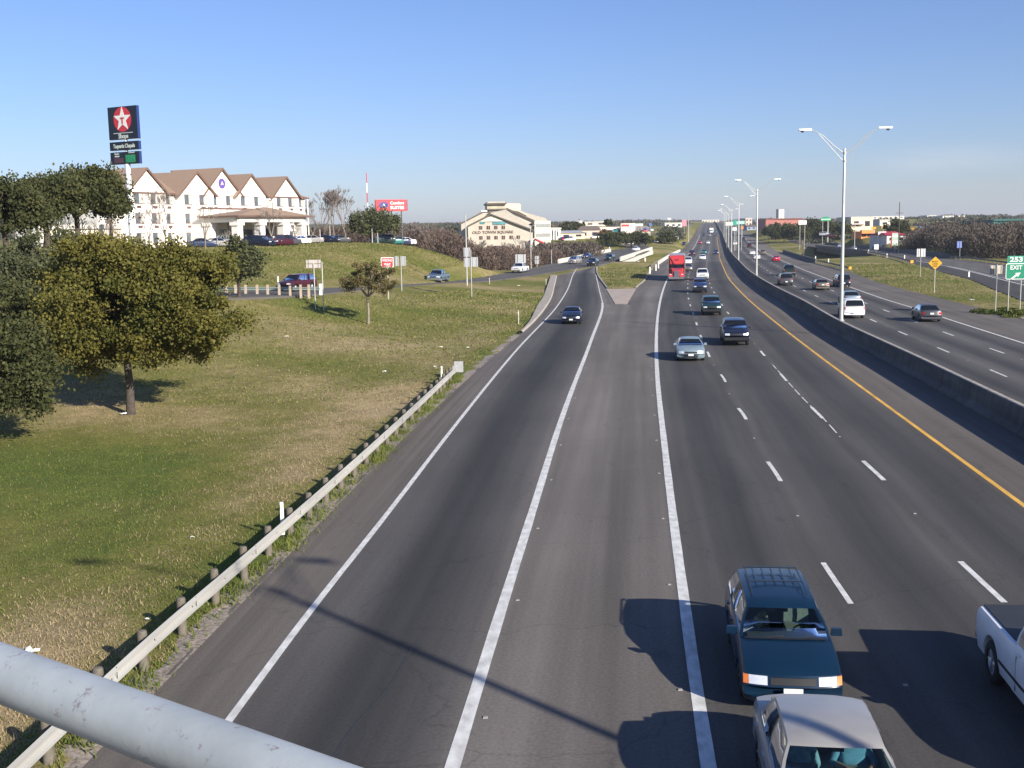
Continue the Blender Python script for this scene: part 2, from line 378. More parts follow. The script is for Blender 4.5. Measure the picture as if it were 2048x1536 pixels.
# ------------------------------------------------------------------ asphalt
def road_mat(name, base, rough=.85, var=.22, streak=True):
    m = bpy.data.materials.new(name); m.use_nodes = True; n = m.node_tree; b = n.nodes['Principled BSDF']
    b.inputs['Roughness'].default_value = rough; b.inputs['Specular IOR Level'].default_value = .3
    at = n.nodes.new('ShaderNodeAttribute'); at.attribute_name = 'tone'
    uv = n.nodes.new('ShaderNodeAttribute'); uv.attribute_name = 'ruv'
    def noise(sc, vec, det=4, lo=.3, hi=.7, a=.8, c=1.15):
        mp = n.nodes.new('ShaderNodeMapping'); mp.inputs['Scale'].default_value = vec
        n.links.new(uv.outputs['Vector'], mp.inputs[0])
        z = n.nodes.new('ShaderNodeTexNoise'); z.inputs['Scale'].default_value = sc; z.inputs['Detail'].default_value = det
        n.links.new(mp.outputs[0], z.inputs['Vector'])
        r = n.nodes.new('ShaderNodeMapRange'); r.inputs[1].default_value = lo; r.inputs[2].default_value = hi; r.inputs[3].default_value = a; r.inputs[4].default_value = c
        n.links.new(z.outputs['Fac'], r.inputs[0]); return r.outputs[0]
    f1 = noise(1.0, (1.5, .03, 1), 5, .3, .7, .76, 1.22)       # long tyre streaks
    f2 = noise(.25, (1, .4, 1), 6, .3, .7, .84, 1.12)            # large patches
    f3 = noise(16, (1, 1, 1), 5, .25, .75, .80, 1.22)             # aggregate
    def mul(a, c):
        k = n.nodes.new('ShaderNodeMath'); k.operation = 'MULTIPLY'; n.links.new(a, k.inputs[0]); n.links.new(c, k.inputs[1]); return k.outputs[0]
    ff = mul(mul(f1, f2), f3)
    f4 = noise(1.1, (1, .45, 1), 6, .66, .74, 1.0, .80)         # oil spots
    ff = mul(ff, f4)
    # cracks
    vo = n.nodes.new('ShaderNodeTexVoronoi'); vo.feature = 'DISTANCE_TO_EDGE'; vo.inputs['Scale'].default_value = .16
    nw = n.nodes.new('ShaderNodeTexNoise'); nw.inputs['Scale'].default_value = 1.2; nw.inputs['Detail'].default_value = 5
    n.links.new(uv.outputs['Vector'], nw.inputs['Vector'])
    ad = n.nodes.new('ShaderNodeVectorMath'); ad.operation = 'ADD'; n.links.new(uv.outputs['Vector'], ad.inputs[0]); n.links.new(nw.outputs['Color'], ad.inputs[1])
    n.links.new(ad.outputs[0], vo.inputs['Vector'])
    cr = n.nodes.new('ShaderNodeMapRange'); cr.inputs[1].default_value = .0; cr.inputs[2].default_value = .006; cr.inputs[3].default_value = .80; cr.inputs[4].default_value = 1
    n.links.new(vo.outputs['Distance'], cr.inputs[0]); ff = mul(ff, cr.outputs[0])
    vm = n.nodes.new('ShaderNodeVectorMath'); vm.operation = 'SCALE'
    n.links.new(at.outputs['Color'], vm.inputs[0]); n.links.new(ff, vm.inputs['Scale']); n.links.new(vm.outputs[0], b.inputs['Base Color'])
    z = n.nodes.new('ShaderNodeTexNoise'); z.inputs['Scale'].default_value = 60; n.links.new(uv.outputs['Vector'], z.inputs['Vector'])
    bp = n.nodes.new('ShaderNodeBump'); bp.inputs['Strength'].default_value = .25; bp.inputs['Distance'].default_value = .01
    n.links.new(z.outputs['Fac'], bp.inputs['Height']); n.links.new(bp.outputs[0], b.inputs['Normal'])
    MATS[name] = m; return m
ASPH = road_mat('asphalt', None)
LANE = np.array([.043,.042,.041]); EDGE = np.array([.095,.088,.081]); GORE = np.array([.150,.134,.118]); SHL = np.array([.128,.112,.096])
def tone(lat, Y):
    f = lat - math.floor(lat); i = int(math.floor(lat))
    if lat < 1: c = SHL*(.95+.08*f)
    elif lat < 2: c = EDGE + (LANE*.85-EDGE)*math.exp(-((f-.5)/.27)**2)
    elif lat < 3: c = GORE*(1.0-.22*math.exp(-((f-.62)/.12)**2)+.04*math.sin(f*18))
    elif lat < 6: c = EDGE*.95 + (LANE-EDGE*.95)*(.75*math.exp(-((f-.5)/.30)**2)+.12)
    elif lat < 7: c = SHL*.95
    elif lat < 8: c = EDGE*.92 + (LANE-EDGE*.92)*math.exp(-((f-.7)/.2)**2)
    elif lat < 10: c = EDGE*.98 + (LANE*.95-EDGE*.95)*math.exp(-((f-.5)/.25)**2)
    else: c = SHL*.92
    k = 1.0
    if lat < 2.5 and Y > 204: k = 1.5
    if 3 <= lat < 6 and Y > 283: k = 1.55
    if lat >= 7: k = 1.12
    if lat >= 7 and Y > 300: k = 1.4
    return c*k
def Ysamp(a, b, s0=1.0):
    ys = [a]; y = a
    while y < b:
        y += max(s0, y*.012) if y > 0 else s0
        ys.append(min(y, b))
    return ys
ROADS = []
def finish_road(name, V, Fc, tones, ruv, kind='structure'):
    me = bpy.data.meshes.new(name); me.from_pydata(V, [], Fc); me.materials.append(ASPH)
    a = me.attributes.new('tone', 'FLOAT_COLOR', 'POINT'); a.data.foreach_set('color', np.array([(t[0], t[1], t[2], 1) for t in tones], float).ravel())
    a = me.attributes.new('ruv', 'FLOAT_VECTOR', 'POINT'); a.data.foreach_set('vector', np.array(ruv, float).ravel())
    bm = bmesh.new(); bm.from_mesh(me); bmesh.ops.recalc_face_normals(bm, faces=bm.faces)
    if sum(f.normal.z for f in bm.faces) < 0: bmesh.ops.reverse_faces(bm, faces=bm.faces)
    bm.to_mesh(me); bm.free()
    o = link(name, me); tag(o, kind=kind); ROADS.append(o); return o
def lat_road(name, ys, bounds, zf, zoff):     # bounds: list of (lat index, fn)
    V = []; Tn_ = []; R = []; rows = []; SUB = 9
    for Y in ys:
        xs = [(l, f(Y)) for l, f in bounds]; row = []
        # keep the columns ordered where lanes end
        for i in range(1, len(xs)):
            if xs[i][1] < xs[i-1][1]: xs[i] = (xs[i][0], xs[i-1][1])
        z = zf(Y) + zoff; acc = []
        for i in range(len(xs)-1):
            for k in range(SUB):
                t = k/SUB; acc.append((xs[i][0]+(xs[i+1][0]-xs[i][0])*t, xs[i][1]+(xs[i+1][1]-xs[i][1])*t, z))
        acc.append((xs[-1][0]-1e-4, xs[-1][1], z))
        acc = [(acc[0][0], acc[0][1]-.01, z-.3)] + acc + [(acc[-1][0], acc[-1][1]+.01, z-.3)]
        for l, x, zz in acc:
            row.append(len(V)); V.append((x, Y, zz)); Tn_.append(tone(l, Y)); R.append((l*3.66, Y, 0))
        rows.append(row)
    Fc = [(rows[i][j], rows[i][j+1], rows[i+1][j+1], rows[i+1][j]) for i in range(len(rows)-1) for j in range(len(rows[0])-1)]
    return finish_road(name, V, Fc, Tn_, R)
def zr(Y): return P(Y) + .6*sm((Y-150)/60)
MIDf = lambda Y: MID(Y) if Y < YG else GR(Y)
clampf = lambda f, g: (lambda Y: max(f(Y), g(Y)))
highway = lat_road('highway', Ysamp(-30, 3200), [(2.5, GR), (3, clampf(L3, GR)), (4, L4), (5, L5), (6, L6), (7, BAR), (8, L8), (9, L9), (10, L10), (11, L11)], P, 0.0)
L0r = lambda Y: L0(Y) if Y < 196 else 8.0 + (Y-196)*(GL0(240)-.2-8.0)/44
ramp = lat_road('ramp_road', Ysamp(-30, 240), [(0, L0r), (1, lambda Y: min(L1(Y), GL(Y)-.02)), (2, lambda Y: min(L2(Y), GL(Y)-.01)), (2.5, lambda Y: GL(Y))], zr, 0.0)
def resamp(pl, n):
    h = [0]
    for i in range(1, len(pl)): h.append(i)
    out_ = []
    for k in range(n):
        t = k*(len(pl)-1)/(n-1)
        i = min(int(t), len(pl)-2); u = t-i
        p0 = pl[max(i-1,0)]; p1 = pl[i]; p2 = pl[i+1]; p3 = pl[min(i+2, len(pl)-1)]
        q = .5*((2*p1)+(p2-p0)*u+(2*p0-5*p1+4*p2-p3)*u*u+(3*p1-p0-3*p2+p3)*u**3)
        out_.append(q)
    return out_
def strip_road(name, A_, B_, n, cols, tf, zoff):
    a = resamp(A_, n); b = resamp(B_, n); V = []; t_ = []; R = []; s = 0
    nc = cols+1
    for i in range(n):
        if i: s += ((a[i]+b[i])/2-(a[i-1]+b[i-1])/2).length
        for j in range(-1, nc+1):
            u = max(0, min(cols, j))/cols; p = a[i].lerp(b[i], u); z = p.z+zoff-(.3 if j in (-1, nc) else 0)
            V.append((p.x, p.y, z)); t_.append(tf(u, p.y)); R.append((u*12+40, s, 0))
    w_ = nc+2
    return finish_road(name, V, [(i*w_+j, i*w_+j+1, (i+1)*w_+j+1, (i+1)*w_+j) for i in range(n-1) for j in range(w_-1)], t_, R)
FRC = np.array([.115,.106,.096])
frontage = strip_road('frontage_road', FF, FN, 140, 10, lambda u, y: FRC*(1-.2*math.exp(-((u-.35)/.12)**2)-.2*math.exp(-((u-.7)/.12)**2)), -.006)
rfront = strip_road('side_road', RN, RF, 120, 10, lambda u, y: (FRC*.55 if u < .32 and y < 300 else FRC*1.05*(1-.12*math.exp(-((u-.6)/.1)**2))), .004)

# ------------------------------------------------------------------ painted lines
LW = mat('white_road_paint', (.74,.73,.69), .7, 0, .35, 5, bump=.1, stretch=(1,.5,1), col2=(.47,.46,.43))
LWW = mat('worn_white_road_paint', (.62,.62,.59), .8, 0, .5, 6, bump=.1)
LY = mat('yellow_road_paint', (.72,.40,.06), .7, 0, .3, 2.2, stretch=(1,.3,1))
def mark(f, ya, yb, wd, m_, zf, name='edge_line', parent=None, zo=.006, wob=True):
    ys = Ysamp(ya, yb); P_ = []
    for i, Y in enumerate(ys):
        d = (f(Y+.5)-f(Y-.5)); nx = 1/math.sqrt(1+d*d)
        wv = wd*(1+(.025*math.sin(Y*.9)+.015*math.sin(Y*2.3) if wob else 0))
        x = f(Y); z = zf(Y)+zo
        P_.append([(x-wv/2*math.sqrt(1+d*d), Y, z), (x+wv/2*math.sqrt(1+d*d), Y, z)])
    mb = MB(); mb.grid(P_, 0, True); return mb
mark(L1, 6, 232, .16, LW, zr).build('edge_line', LW, ramp)
mark(L2, 6, 128, .24, LW, zr).build('edge_line', LW, ramp)
mark(L2, 128, 200, .12, LW, zr).build('edge_line', LW, ramp)
mark(L3, 6, 700, .24, LW, P).build('edge_line', LW, highway)
mark(L6, 6, 900, .17, LY, P).build('edge_line', LY, highway)
mark(L10, 6, 800, .2, LW, P).build('edge_line', LW, highway)
def dashes(f, y0, ya, yb, name='lane_dashes', wd=.15, ln=3.1, per=12.2):
    mb = MB(); k = math.floor((ya-y0)/per); Y = y0+k*per*1.0
    while Y < yb:
        if Y+ln > ya:
            w_ = wd*random.uniform(.85, 1.1); P_ = []
            for t in np.linspace(0, 1, 5):
                yy = Y+t*ln+random.uniform(-.05,.05); d = f(yy+.3)-f(yy-.3); x = f(yy)
                P_.append([(x-w_/2, yy, P(yy)+.006), (x+w_/2, yy, P(yy)+.006)])
            mb.grid(P_, 0, True)
        Y += per*.985
    return mb
yd = W(1693,1197).y
dashes(L4, yd, 6, 520).build('lane_dashes', LW, highway)
dashes(L5, W(1998,1195).y, 6, 520).build('lane_dashes', LW, highway)
dashes(L8, W(1797,663.6).y-1.5, 6, 480).build('lane_dashes', LW, highway)
dashes(L9, W(1888,664.5).y-1.5, 6, 480).build('lane_dashes', LW, highway)
# a worn ghost line beside the second dashes and a scrubbed old gore line
mb = MB()
for Y in np.arange(44, 66, 2.6): mb.grid([[(L5(y)+.02-.03, y, .005), (L5(y)+.02+.03, y, .005)] for y in np.linspace(Y, Y+1.9, 4)], 0, True)
mb.build('worn_line', LWW, highway)
# joints across the lanes
TAR = mat('tar_joint', (.035,.035,.036), .7)
mb = MB()
yj = W(1300,655).y
mb.grid([[(x, yj+.02*(x-MID(yj))+.12*math.sin(x*1.3), .004), (x, yj+.09+.02*(x-MID(yj))+.12*math.sin(x*1.3), .004)] for x in np.arange(GR(yj)+.1, BAR(yj)-1, .5)], 0)
mb.grid([[(L4(y)-1.2+.04*math.sin(y*2), y, .004), (L4(y)-1.2+.05+.04*math.sin(y*2), y, .004)] for y in np.arange(0, 1, .5)], 0, True)
mb.build('tar_joint', TAR, highway)
mb = MB()
yq = lambda y: L1(y)+1.9+.05*math.sin(y*1.7)+(y-15)*.12
mb.grid([[(yq(y), y, .004), (yq(y)+.05, y, .004)] for y in np.arange(15, 22, .4)], 0, True)
mb.build('tar_joint', TAR, ramp)
# curved construction joint over the gore and reflective studs
STUD = mat('lane_stud', (.26,.25,.23), .6)
for f_, off_ in ((L3,-.3),(L4,0),(L5,0),(L8,0),(L9,0)):
    mb = MB(); Y = yd+7.6-12.2*2
    while Y < 130:
        if Y > 8: mb.box((f_(Y)+off_, Y, .012), (.09, .09, .018), 0, 0, .7)
        Y += 12.02 if off_ == 0 else 6.0
    mb.build('lane_studs', STUD, highway)
mb = MB(); Y = 12
while Y < 110: mb.box((L2(Y)+.3, Y, .012), (.09, .09, .018), 0, 0, .7); Y += 6.1
mb.build('lane_studs', STUD, ramp)
# right side-road line
def polymark(pl, wd, m_, par, zo):
    a = resamp(pl, 40); P_ = []
    for i, p in enumerate(a):
        d = (a[min(i+1, 39)]-a[max(i-1, 0)]).normalized(); nn = Vector((-d.y, d.x, 0))*wd/2
        P_.append([(p-nn)+Vector((0,0,zo)), (p+nn)+Vector((0,0,zo))])
    return MB().grid(P_, 0)
polymark([Z(2200,600,0), Z(2048,570,0), Z(1940,543,0), Z(1880,530,0), Z(1832.5,521.8,0)], .28, LW, rfront, .012).build('edge_line', LW, rfront)
polymark([Z(2048,563,0), Z(1985,552,0), Z(1930,539,0), Z(1885,531,0)], .2, LWW, rfront, .012).build('edge_line', LWW, rfront)

# ------------------------------------------------------------------ concrete triangle at the gore and the kerbs
mb = MB(); tri = [W(1230,608,.01), W(1254,608,.01), W(1272,577,.01), W(1211,576,.01)]
tc_ = [Vector((p.x, p.y, .06)) for p in tri]
mb.add([(p.x, p.y, -.1) for p in tri]+[(p.x, p.y, .05) for p in tc_], [(4,5,6,7),(0,1,5,4),(1,2,6,5),(2,3,7,6),(3,0,4,7)])
o = mb.build('paved_gore', mat('gore_concrete', (.40,.33,.27), .9, 0, .18, .6, bump=.3)); tag(o, kind='structure')
mb = MB(); P_ = []
for t in np.linspace(0, 1, 30):
    Y = 92 + t*(196-92); x = L0(Y); wv = .15+.85*sm(t/.35)
    z = zr(Y); P_.append([(x+.1, Y, z+.004), (x-.02, Y, z+.13), (x-wv, Y, z+.14), (x-wv-.08, Y, z-.3)])
mb.grid(P_); tag(mb.build('kerb', KERB, None), 'curved pale concrete kerb along the left edge of the exit ramp', 'kerb')
# island kerbs (left edge and right edge of the grass island)
for nm, f, sgn, lab in (('kerb', GL0, 1, 'dark sided kerb on the ramp side of the grass island'), ('kerb', GRe, -1, 'low kerb on the highway side of the grass island')):
    mb = MB(); P_ = []
    for Y in np.linspace(159, 238, 26):
        x = f(Y); z = zr(Y) if sgn > 0 else P(Y)
        P_.append([(x-.05*sgn, Y, z-.2), (x-.02*sgn, Y, z+.14), (x+.18*sgn, Y, z+.15), (x+.22*sgn, Y, z-.3)])
    mb.grid(P_); tag(mb.build(nm, KERB, None), lab, 'kerb', 'kerbs of the grass island')

# ------------------------------------------------------------------ ground
def geo(a, b, s, lo, hi, g=1.16):
    l = list(np.arange(a, b+1e-6, s)); d = s; x = b
    while x < hi: d *= g; x += d; l.append(x)
    d = s; x = a; pre = []
    while x > lo: d *= g; x -= d; pre.append(x)
    return np.array(pre[::-1]+l)
gx = geo(-62, 130, 1.0, -4500, 4500); gy = geo(-6, 300, 1.15, -400, 7000, 1.035)
XX, YY = np.meshgrid(gx, gy); XY = np.stack([XX.ravel(), YY.ravel()], 1)
ZZ = Tn(XY)
# small unevenness
bmx = np.sin(XY[:,0]*.7+np.sin(XY[:,1]*.4))*np.sin(XY[:,1]*.55)*.05
def bvh(o):
    me = o.data
    return BVHTree.FromPolygons([v.co.copy() for v in me.vertices], [tuple(p.vertices) for p in me.polygons])
BV = [bvh(o) for o in (highway, ramp)]; BVb = [bvh(o) for o in (frontage, rfront)]
for i, (x, y) in enumerate(XY):
    if not (-70 < x < 900 and -40 < y < 3300): continue
    hit = False
    for b in BV:
        r = b.ray_cast(Vector((x, y, 200)), Vector((0, 0, -1)))
        if r[0] is not None:
            ZZ[i] = min(ZZ[i], r[0].z-.16) if y < 3200 else ZZ[i]; hit = True
    for k, b in enumerate(BVb):
        r = b.ray_cast(Vector((x, y, 200)), Vector((0, 0, -1)))
        if r[0] is not None:
            pt = Vector((x, y, 0)); br = brL(pt) if k == 0 else brR(pt)
            if br: ZZ[i] = min(ZZ[i], r[0].z-.5)
            else: ZZ[i] = r[0].z-.16
            hit = True
    if not hit:
        ZZ[i] += bmx[i]
        if 159 < y < 300 and x < GRe(y) and x > 10: ZZ[i] = max(ZZ[i], zr(y)*.5+.14) if y < 240 else ZZ[i]
def in_island(x, y): return 158 < y < 240 and GL0(y) < x < GRe(y)
for i, (x, y) in enumerate(XY):
    if in_island(x, y): ZZ[i] = max(P(y)+.12+.25*min(x-GL0(y), GRe(y)-x)*.12, .1)
    # ravine under the highway bridge edges
# dry (straw) amount as the ground's own colouring
def win(v, a, b, s_):
    q = lambda t: 1/(1+math.exp(max(-30, min(30, t))))
    return q(-(v-a)/s_)*q((v-b)/s_)
def dryness(x, y):
    n = .5+.20*math.sin(x*.21+1.3*math.sin(y*.11))*math.sin(y*.31+x*.13)+.16*math.sin(y*.17+x*.05)+.10*math.sin(x*.8+2*math.sin(y*.6))*math.sin(y*.9-x*.3)
    if y < 140:
        d = (L0(y)-x); wob = 2*math.sin(x*.5)+1.2*math.sin(x*1.3+y)
        if 0 < d:
            n += .32*math.exp(-((d-3.2-.4*math.sin(y*.8))/2.0)**2)*(1 if y < 60 else .6) - .35*math.exp(-((d-.9)/.6)**2)
            n += .38*win(y+wob, -50, 22.5, 1.6)*win(d, 2.5, 99, .6)
            n -= .38*win(y+wob, 31, 46, 3.5)*win(d+wob*.5, 5.5, 99, 1.2)
            n += .22*win(y+wob, 62, 88, 3)*win(d, 5, 40, 1.5)
            n += .5*math.exp(-((y-57-wob)/7)**2-((d-2.6)/1.6)**2)
    return n
nx, ny = len(gx), len(gy)
me = bpy.data.meshes.new('ground')
me.from_pydata([(x, y, z) for (x, y), z in zip(XY, ZZ)], [], [(j*nx+i, j*nx+i+1, (j+1)*nx+i+1, (j+1)*nx+i) for j in range(ny-1) for i in range(nx-1)])
a = me.attributes.new('dry', 'FLOAT', 'POINT'); a.data.foreach_set('value', [max(0, min(1, dryness(x, y))) for x, y in XY])
me.polygons.foreach_set('use_smooth', [True]*len(me.polygons))
gm = bpy.data.materials.new('winter_grass'); gm.use_nodes = True; n = gm.node_tree; b = n.nodes['Principled BSDF']; b.inputs['Roughness'].default_value = .95; b.inputs['Specular IOR Level'].default_value = .15
tcn = n.nodes.new('ShaderNodeTexCoord')
def nzn(sc, det=6, ro=.6, st=(1,1,1)):
    mp = n.nodes.new('ShaderNodeMapping'); mp.inputs['Scale'].default_value = st; n.links.new(tcn.outputs['Object'], mp.inputs[0])
    z = n.nodes.new('ShaderNodeTexNoise'); z.inputs['Scale'].default_value = sc; z.inputs['Detail'].default_value = det; z.inputs['Roughness'].default_value = ro
    n.links.new(mp.outputs[0], z.inputs['Vector']); return z.outputs['Fac']
def mth(op, a, c):
    k = n.nodes.new('ShaderNodeMath'); k.operation = op
    for i, v in enumerate((a, c)):
        if isinstance(v, (int, float)): k.inputs[i].default_value = v
        else: n.links.new(v, k.inputs[i])
    return k.outputs[0]
at = n.nodes.new('ShaderNodeAttribute'); at.attribute_name = 'dry'
s = mth('ADD', mth('MULTIPLY', at.outputs['Fac'], .42), mth('MULTIPLY', nzn(.13, 8, .7), .38))
s = mth('ADD', s, mth('MULTIPLY', nzn(1.1, 7, .75), .42)); s = mth('ADD', s, mth('MULTIPLY', nzn(5, 6, .75), .30))
cr = n.nodes.new('ShaderNodeValToRGB'); n.links.new(s, cr.inputs[0])
els = cr.color_ramp.elements
els[0].position = .55; els[0].color = (.100,.132,.026,1); els[1].position = 1.02; els[1].color = (.42,.32,.18,1)
for p_, c_ in ((.66,(.148,.155,.035,1)),(.76,(.195,.178,.052,1)),(.88,(.29,.235,.105,1))):
    e = els.new(p_); e.color = c_
mx = n.nodes.new('ShaderNodeMix'); mx.data_type = 'RGBA'; mx.blend_type = 'MULTIPLY'; mx.inputs['Factor'].default_value = .75
fine = n.nodes.new('ShaderNodeMapRange'); fine.inputs[1].default_value = .3; fine.inputs[2].default_value = .7; fine.inputs[3].default_value = .55; fine.inputs[4].default_value = 1.35
n.links.new(nzn(9, 6, .75), fine.inputs[0])
mid_ = n.nodes.new('ShaderNodeMapRange'); mid_.inputs[1].default_value = .3; mid_.inputs[2].default_value = .7; mid_.inputs[3].default_value = .62; mid_.inputs[4].default_value = 1.32
n.links.new(nzn(.9, 8, .8, (1,.6,1)), mid_.inputs[0]); fm_ = mth('MULTIPLY', mid_.outputs[0], fine.outputs[0])
n.links.new(cr.outputs[0], mx.inputs['A']); n.links.new(fm_, mx.inputs['B']); n.links.new(mx.outputs['Result'], b.inputs['Base Color'])
bp = n.nodes.new('ShaderNodeBump'); bp.inputs['Strength'].default_value = .7; bp.inputs['Distance'].default_value = .12
n.links.new(nzn(5, 7, .75), bp.inputs['Height']); n.links.new(bp.outputs[0], b.inputs['Normal'])
me.materials.append(gm); ground = tag(link('ground', me), kind='structure')
GBV = BVHTree.FromPolygons([v.co.copy() for v in me.vertices], [tuple(p.vertices) for p in me.polygons])
def gz(x, y):
    r = GBV.ray_cast(Vector((x, y, 500)), Vector((0, 0, -1)))
    return r[0].z if r[0] is not None else 0.0
# gravel verge along the left edge of the ramp
GRV = mat('gravel_verge', (.30,.25,.20), .95, 0, .6, 9, bump=.6, bscale=20)
mb = MB(); P_ = []
for Y in np.linspace(6, 90, 120):
    x = L0(Y); k = 1+.35*math.sin(Y*2.3)+.25*math.sin(Y*5.1); P_.append([(x+.12, Y, .006), (x-.3*k, Y, gz(x-.3*k, Y)+.03), (x-.55*k, Y, gz(x-.6, Y)-.02)])
struct('gravel_verge', mb.grid(P_), GRV)

# ------------------------------------------------------------------ vehicles
VS = {
 'sedan': dict(L=4.6, W=.88, H=1.43, hf=.70, cowl=.93, deck=.97, yc=-1.10, yw=-.42, yr=.78, yd=1.42, ax=(-1.42, 1.28), r=.32, xt=.60, bow=.26, bars=(.47,), tub=True, rake=.0),
 'saloon': dict(L=4.45, W=.87, H=1.43, hf=.70, cowl=.93, deck=.97, yc=-1.10, yw=-.42, yr=1.02, yd=1.34, ax=(-1.36, 1.26), r=.31, xt=.62, bow=.26, bars=(.50,), tub=True),
 'coupe': dict(L=4.5, W=.88, H=1.36, hf=.68, cowl=.91, deck=.98, yc=-1.05, yw=-.30, yr=.65, yd=1.55, ax=(-1.40, 1.25), r=.32, xt=.58, bow=.30, bars=(.62,), tub=True),
 'wagon': dict(L=4.35, W=.85, H=1.42, hf=.70, cowl=.94, deck=.96, yc=-1.02, yw=-.40, yr=1.80, yd=2.06, ax=(-1.32, 1.20), r=.30, xt=.62, bow=.14, bars=(.33,.63), tub=True),
 'suv':   dict(L=4.7, W=.92, H=1.76, hf=.92, cowl=1.12, deck=1.10, yc=-1.02, yw=-.48, yr=2.0, yd=2.24, ax=(-1.42, 1.32), r=.37, xt=.70, bow=.18, bars=(.34,.64), tub=True),
 'van':   dict(L=4.9, W=.96, H=1.80, hf=.88, cowl=1.10, deck=1.05, yc=-1.45, yw=-.60, yr=2.15, yd=2.38, ax=(-1.5, 1.5), r=.34, xt=.74, bow=.22, bars=(.36,.66), tub=True),
 'pickup':dict(L=5.5, W=.98, H=1.86, hf=.98, cowl=1.18, deck=1.16, yc=-1.25, yw=-.72, yr=.42, yd=.62, ax=(-1.75, 1.72), r=.39, xt=.70, bow=.12, bars=(.52,), tub=True, bed=True),
}
def lerp(a, b, t): return a+(b-a)*t
CACHE = {}
def car_meshes(kind, pm, det, clear=False):
    key = (kind, pm.name, det, clear)
    if key in CACHE: return CACHE[key]
    p = VS[kind]; L, Wd = p['L'], p['W']; yF, yR = -L/2, L/2; out_ = []
    FR = [(0,None),(.8,0),(.965,.07),(1,.3),(1,.72),(.985,.9),(.94,1.0)]
    def bw(x, y):                                  # plan rounding of nose and tail
        k = (abs(x)/Wd)**3
        if y < yF+1.0: y += p['bow']*k*(1-(y-yF)/1.0)
        if y > yR-.8: y -= p['bow']*.8*k*(1-(yR-y)/.8)
        return y
    def section(y, ws, zb, zt, tub=None, crown=.04):
        pts = []
        for fx, fz in FR:
            pts.append((fx*Wd*ws, zb if fz is None else lerp(zb, zt, fz)))
        if tub is None:
            pts += [(.78*Wd*ws, zt+crown*.5), (.45*Wd*ws, zt+crown*.9), (0, zt+crown)]
        else:
            pts += [(.86*Wd*ws, zt), (.84*Wd*ws, zt-tub), (0, zt-tub)]
        full = [(x, bw(x, y), z) for x, z in pts]+[(-x, bw(x, y), z) for x, z in pts[1:-1]][::-1]
        return full
    hf, cw, dk = p['hf'], p['cowl'], p['deck']; zb = .20 if kind not in ('suv','pickup') else .30
    st = [section(yF, .96, zb+.12, hf-.20, None, .0), section(yF+.03, .98, zb+.04, hf-.14, None, .0), section(yF+.07, .985, zb, hf-.02, None, .01),
          section(yF+.16, .99, zb, hf+.025, None, .03), section(yF+.55, 1, zb-.02, lerp(hf, cw, .55), None, .05), section(p['yc']-.08, 1, zb-.02, cw-.02, None, .05)]
    if det > 0:
        st += [section(p['yc']+.02, 1, zb-.02, cw-.01, .40), section(lerp(p['yc'], p['yd'], .5), 1.0, zb-.02, lerp(cw, dk, .5), .45), section(p['yd']-.03, 1, zb-.02, dk-.01, .40)]
    else:
        st += [section(lerp(p['yc'], p['yd'], .5), 1.0, zb-.02, lerp(cw, dk, .5), None, .0)]
    if p.get('bed'):
        st += [section(p['yd']+.04, 1, zb, dk-.04, None, 0), section(p['yd']+.12, 1, zb, dk-.04, None, 0), section(p['yd']+.14, 1, zb, dk-.04, .48), section(yR-.10, .99, zb, dk-.04, .48),
               section(yR-.08, .99, zb+.02, dk-.04, None, 0), section(yR-.02, .985, zb+.10, dk-.06, None, 0)]
    elif kind in ('wagon','suv','van'):
        st += [section(yR-.12, .99, zb-.02, dk-.01, None, .0), section(yR-.05, .985, zb+.02, dk-.06, None, 0), section(yR-.04, .98, zb+.02, .62, None, 0), section(yR, .96, zb+.06, .56, None, 0)]
    else:
        st += [section(p['yd']+.05, .995, zb-.02, dk-.0, None, .03), section(yR-.16, .98, zb, dk-.02, None, .02), section(yR-.08, .975, zb+.02, dk-.14, None, 0), section(yR-.06, .975, zb+.02, .62, None, 0), section(yR, .955, zb+.08, .55, None, 0)]
    n = len(st[0]); mb = MB(); vs = [q for s_ in st for q in s_]; fs = []
    for i in range(len(st)-1):
        for k in range(n): fs.append((i*n+k, i*n+(k+1) % n, (i+1)*n+(k+1) % n, (i+1)*n+k))
    for e in (0, len(st)-1):
        o = e*n; half = n//2
        for k in range(half-1):
            a, b_, c, d = o+k, o+k+1, o+(n-k-1), o+(n-k) % n if k else o
            if k == 0: fs.append((o, o+1, o+n-1))
            else: fs.append((o+k, o+k+1, o+n-k-1, o+n-k))
        fs.append((o+half-1, o+half, o+half+1))
    mb.add(vs, fs)
    me = mb.mesh('body', [pm])
    if det > 0:                                    # cut the wheel arches
        to = bpy.data.objects.new('tmp', me); COL.objects.link(to); cut_ = MB()
        for ay in p['ax']:
            for sx in (-1, 1):
                cut_.lathe([(0,-.22),(p['r']*1.18,-.22),(p['r']*1.18,.22),(0,.22)], 'X', 28, (sx*(Wd-.06), ay, p['r']+.02))
        cm = cut_.mesh('cut', [pm]); co = bpy.data.objects.new('tmpc', cm); COL.objects.link(co)
        bm = bmesh.new(); bm.from_mesh(cm); bmesh.ops.remove_doubles(bm, verts=bm.verts, dist=1e-4); bmesh.ops.recalc_face_normals(bm, faces=bm.faces); bm.to_mesh(cm); bm.free()
        md = to.modifiers.new('b', 'BOOLEAN'); md.operation = 'DIFFERENCE'; md.object = co; md.solver = 'EXACT'
        dg = bpy.context.evaluated_depsgraph_get(); me2 = bpy.data.meshes.new_from_object(to.evaluated_get(dg))
        bpy.data.objects.remove(to); bpy.data.objects.remove(co)
        if len(me2.polygons) > 40: me = me2
    # cabin
    cab = MB(); wins = {}
    zroof = lambda s: p['H']-.035-.05*(2*s-1)**2
    xb = Wd*.925; xt = p['xt']
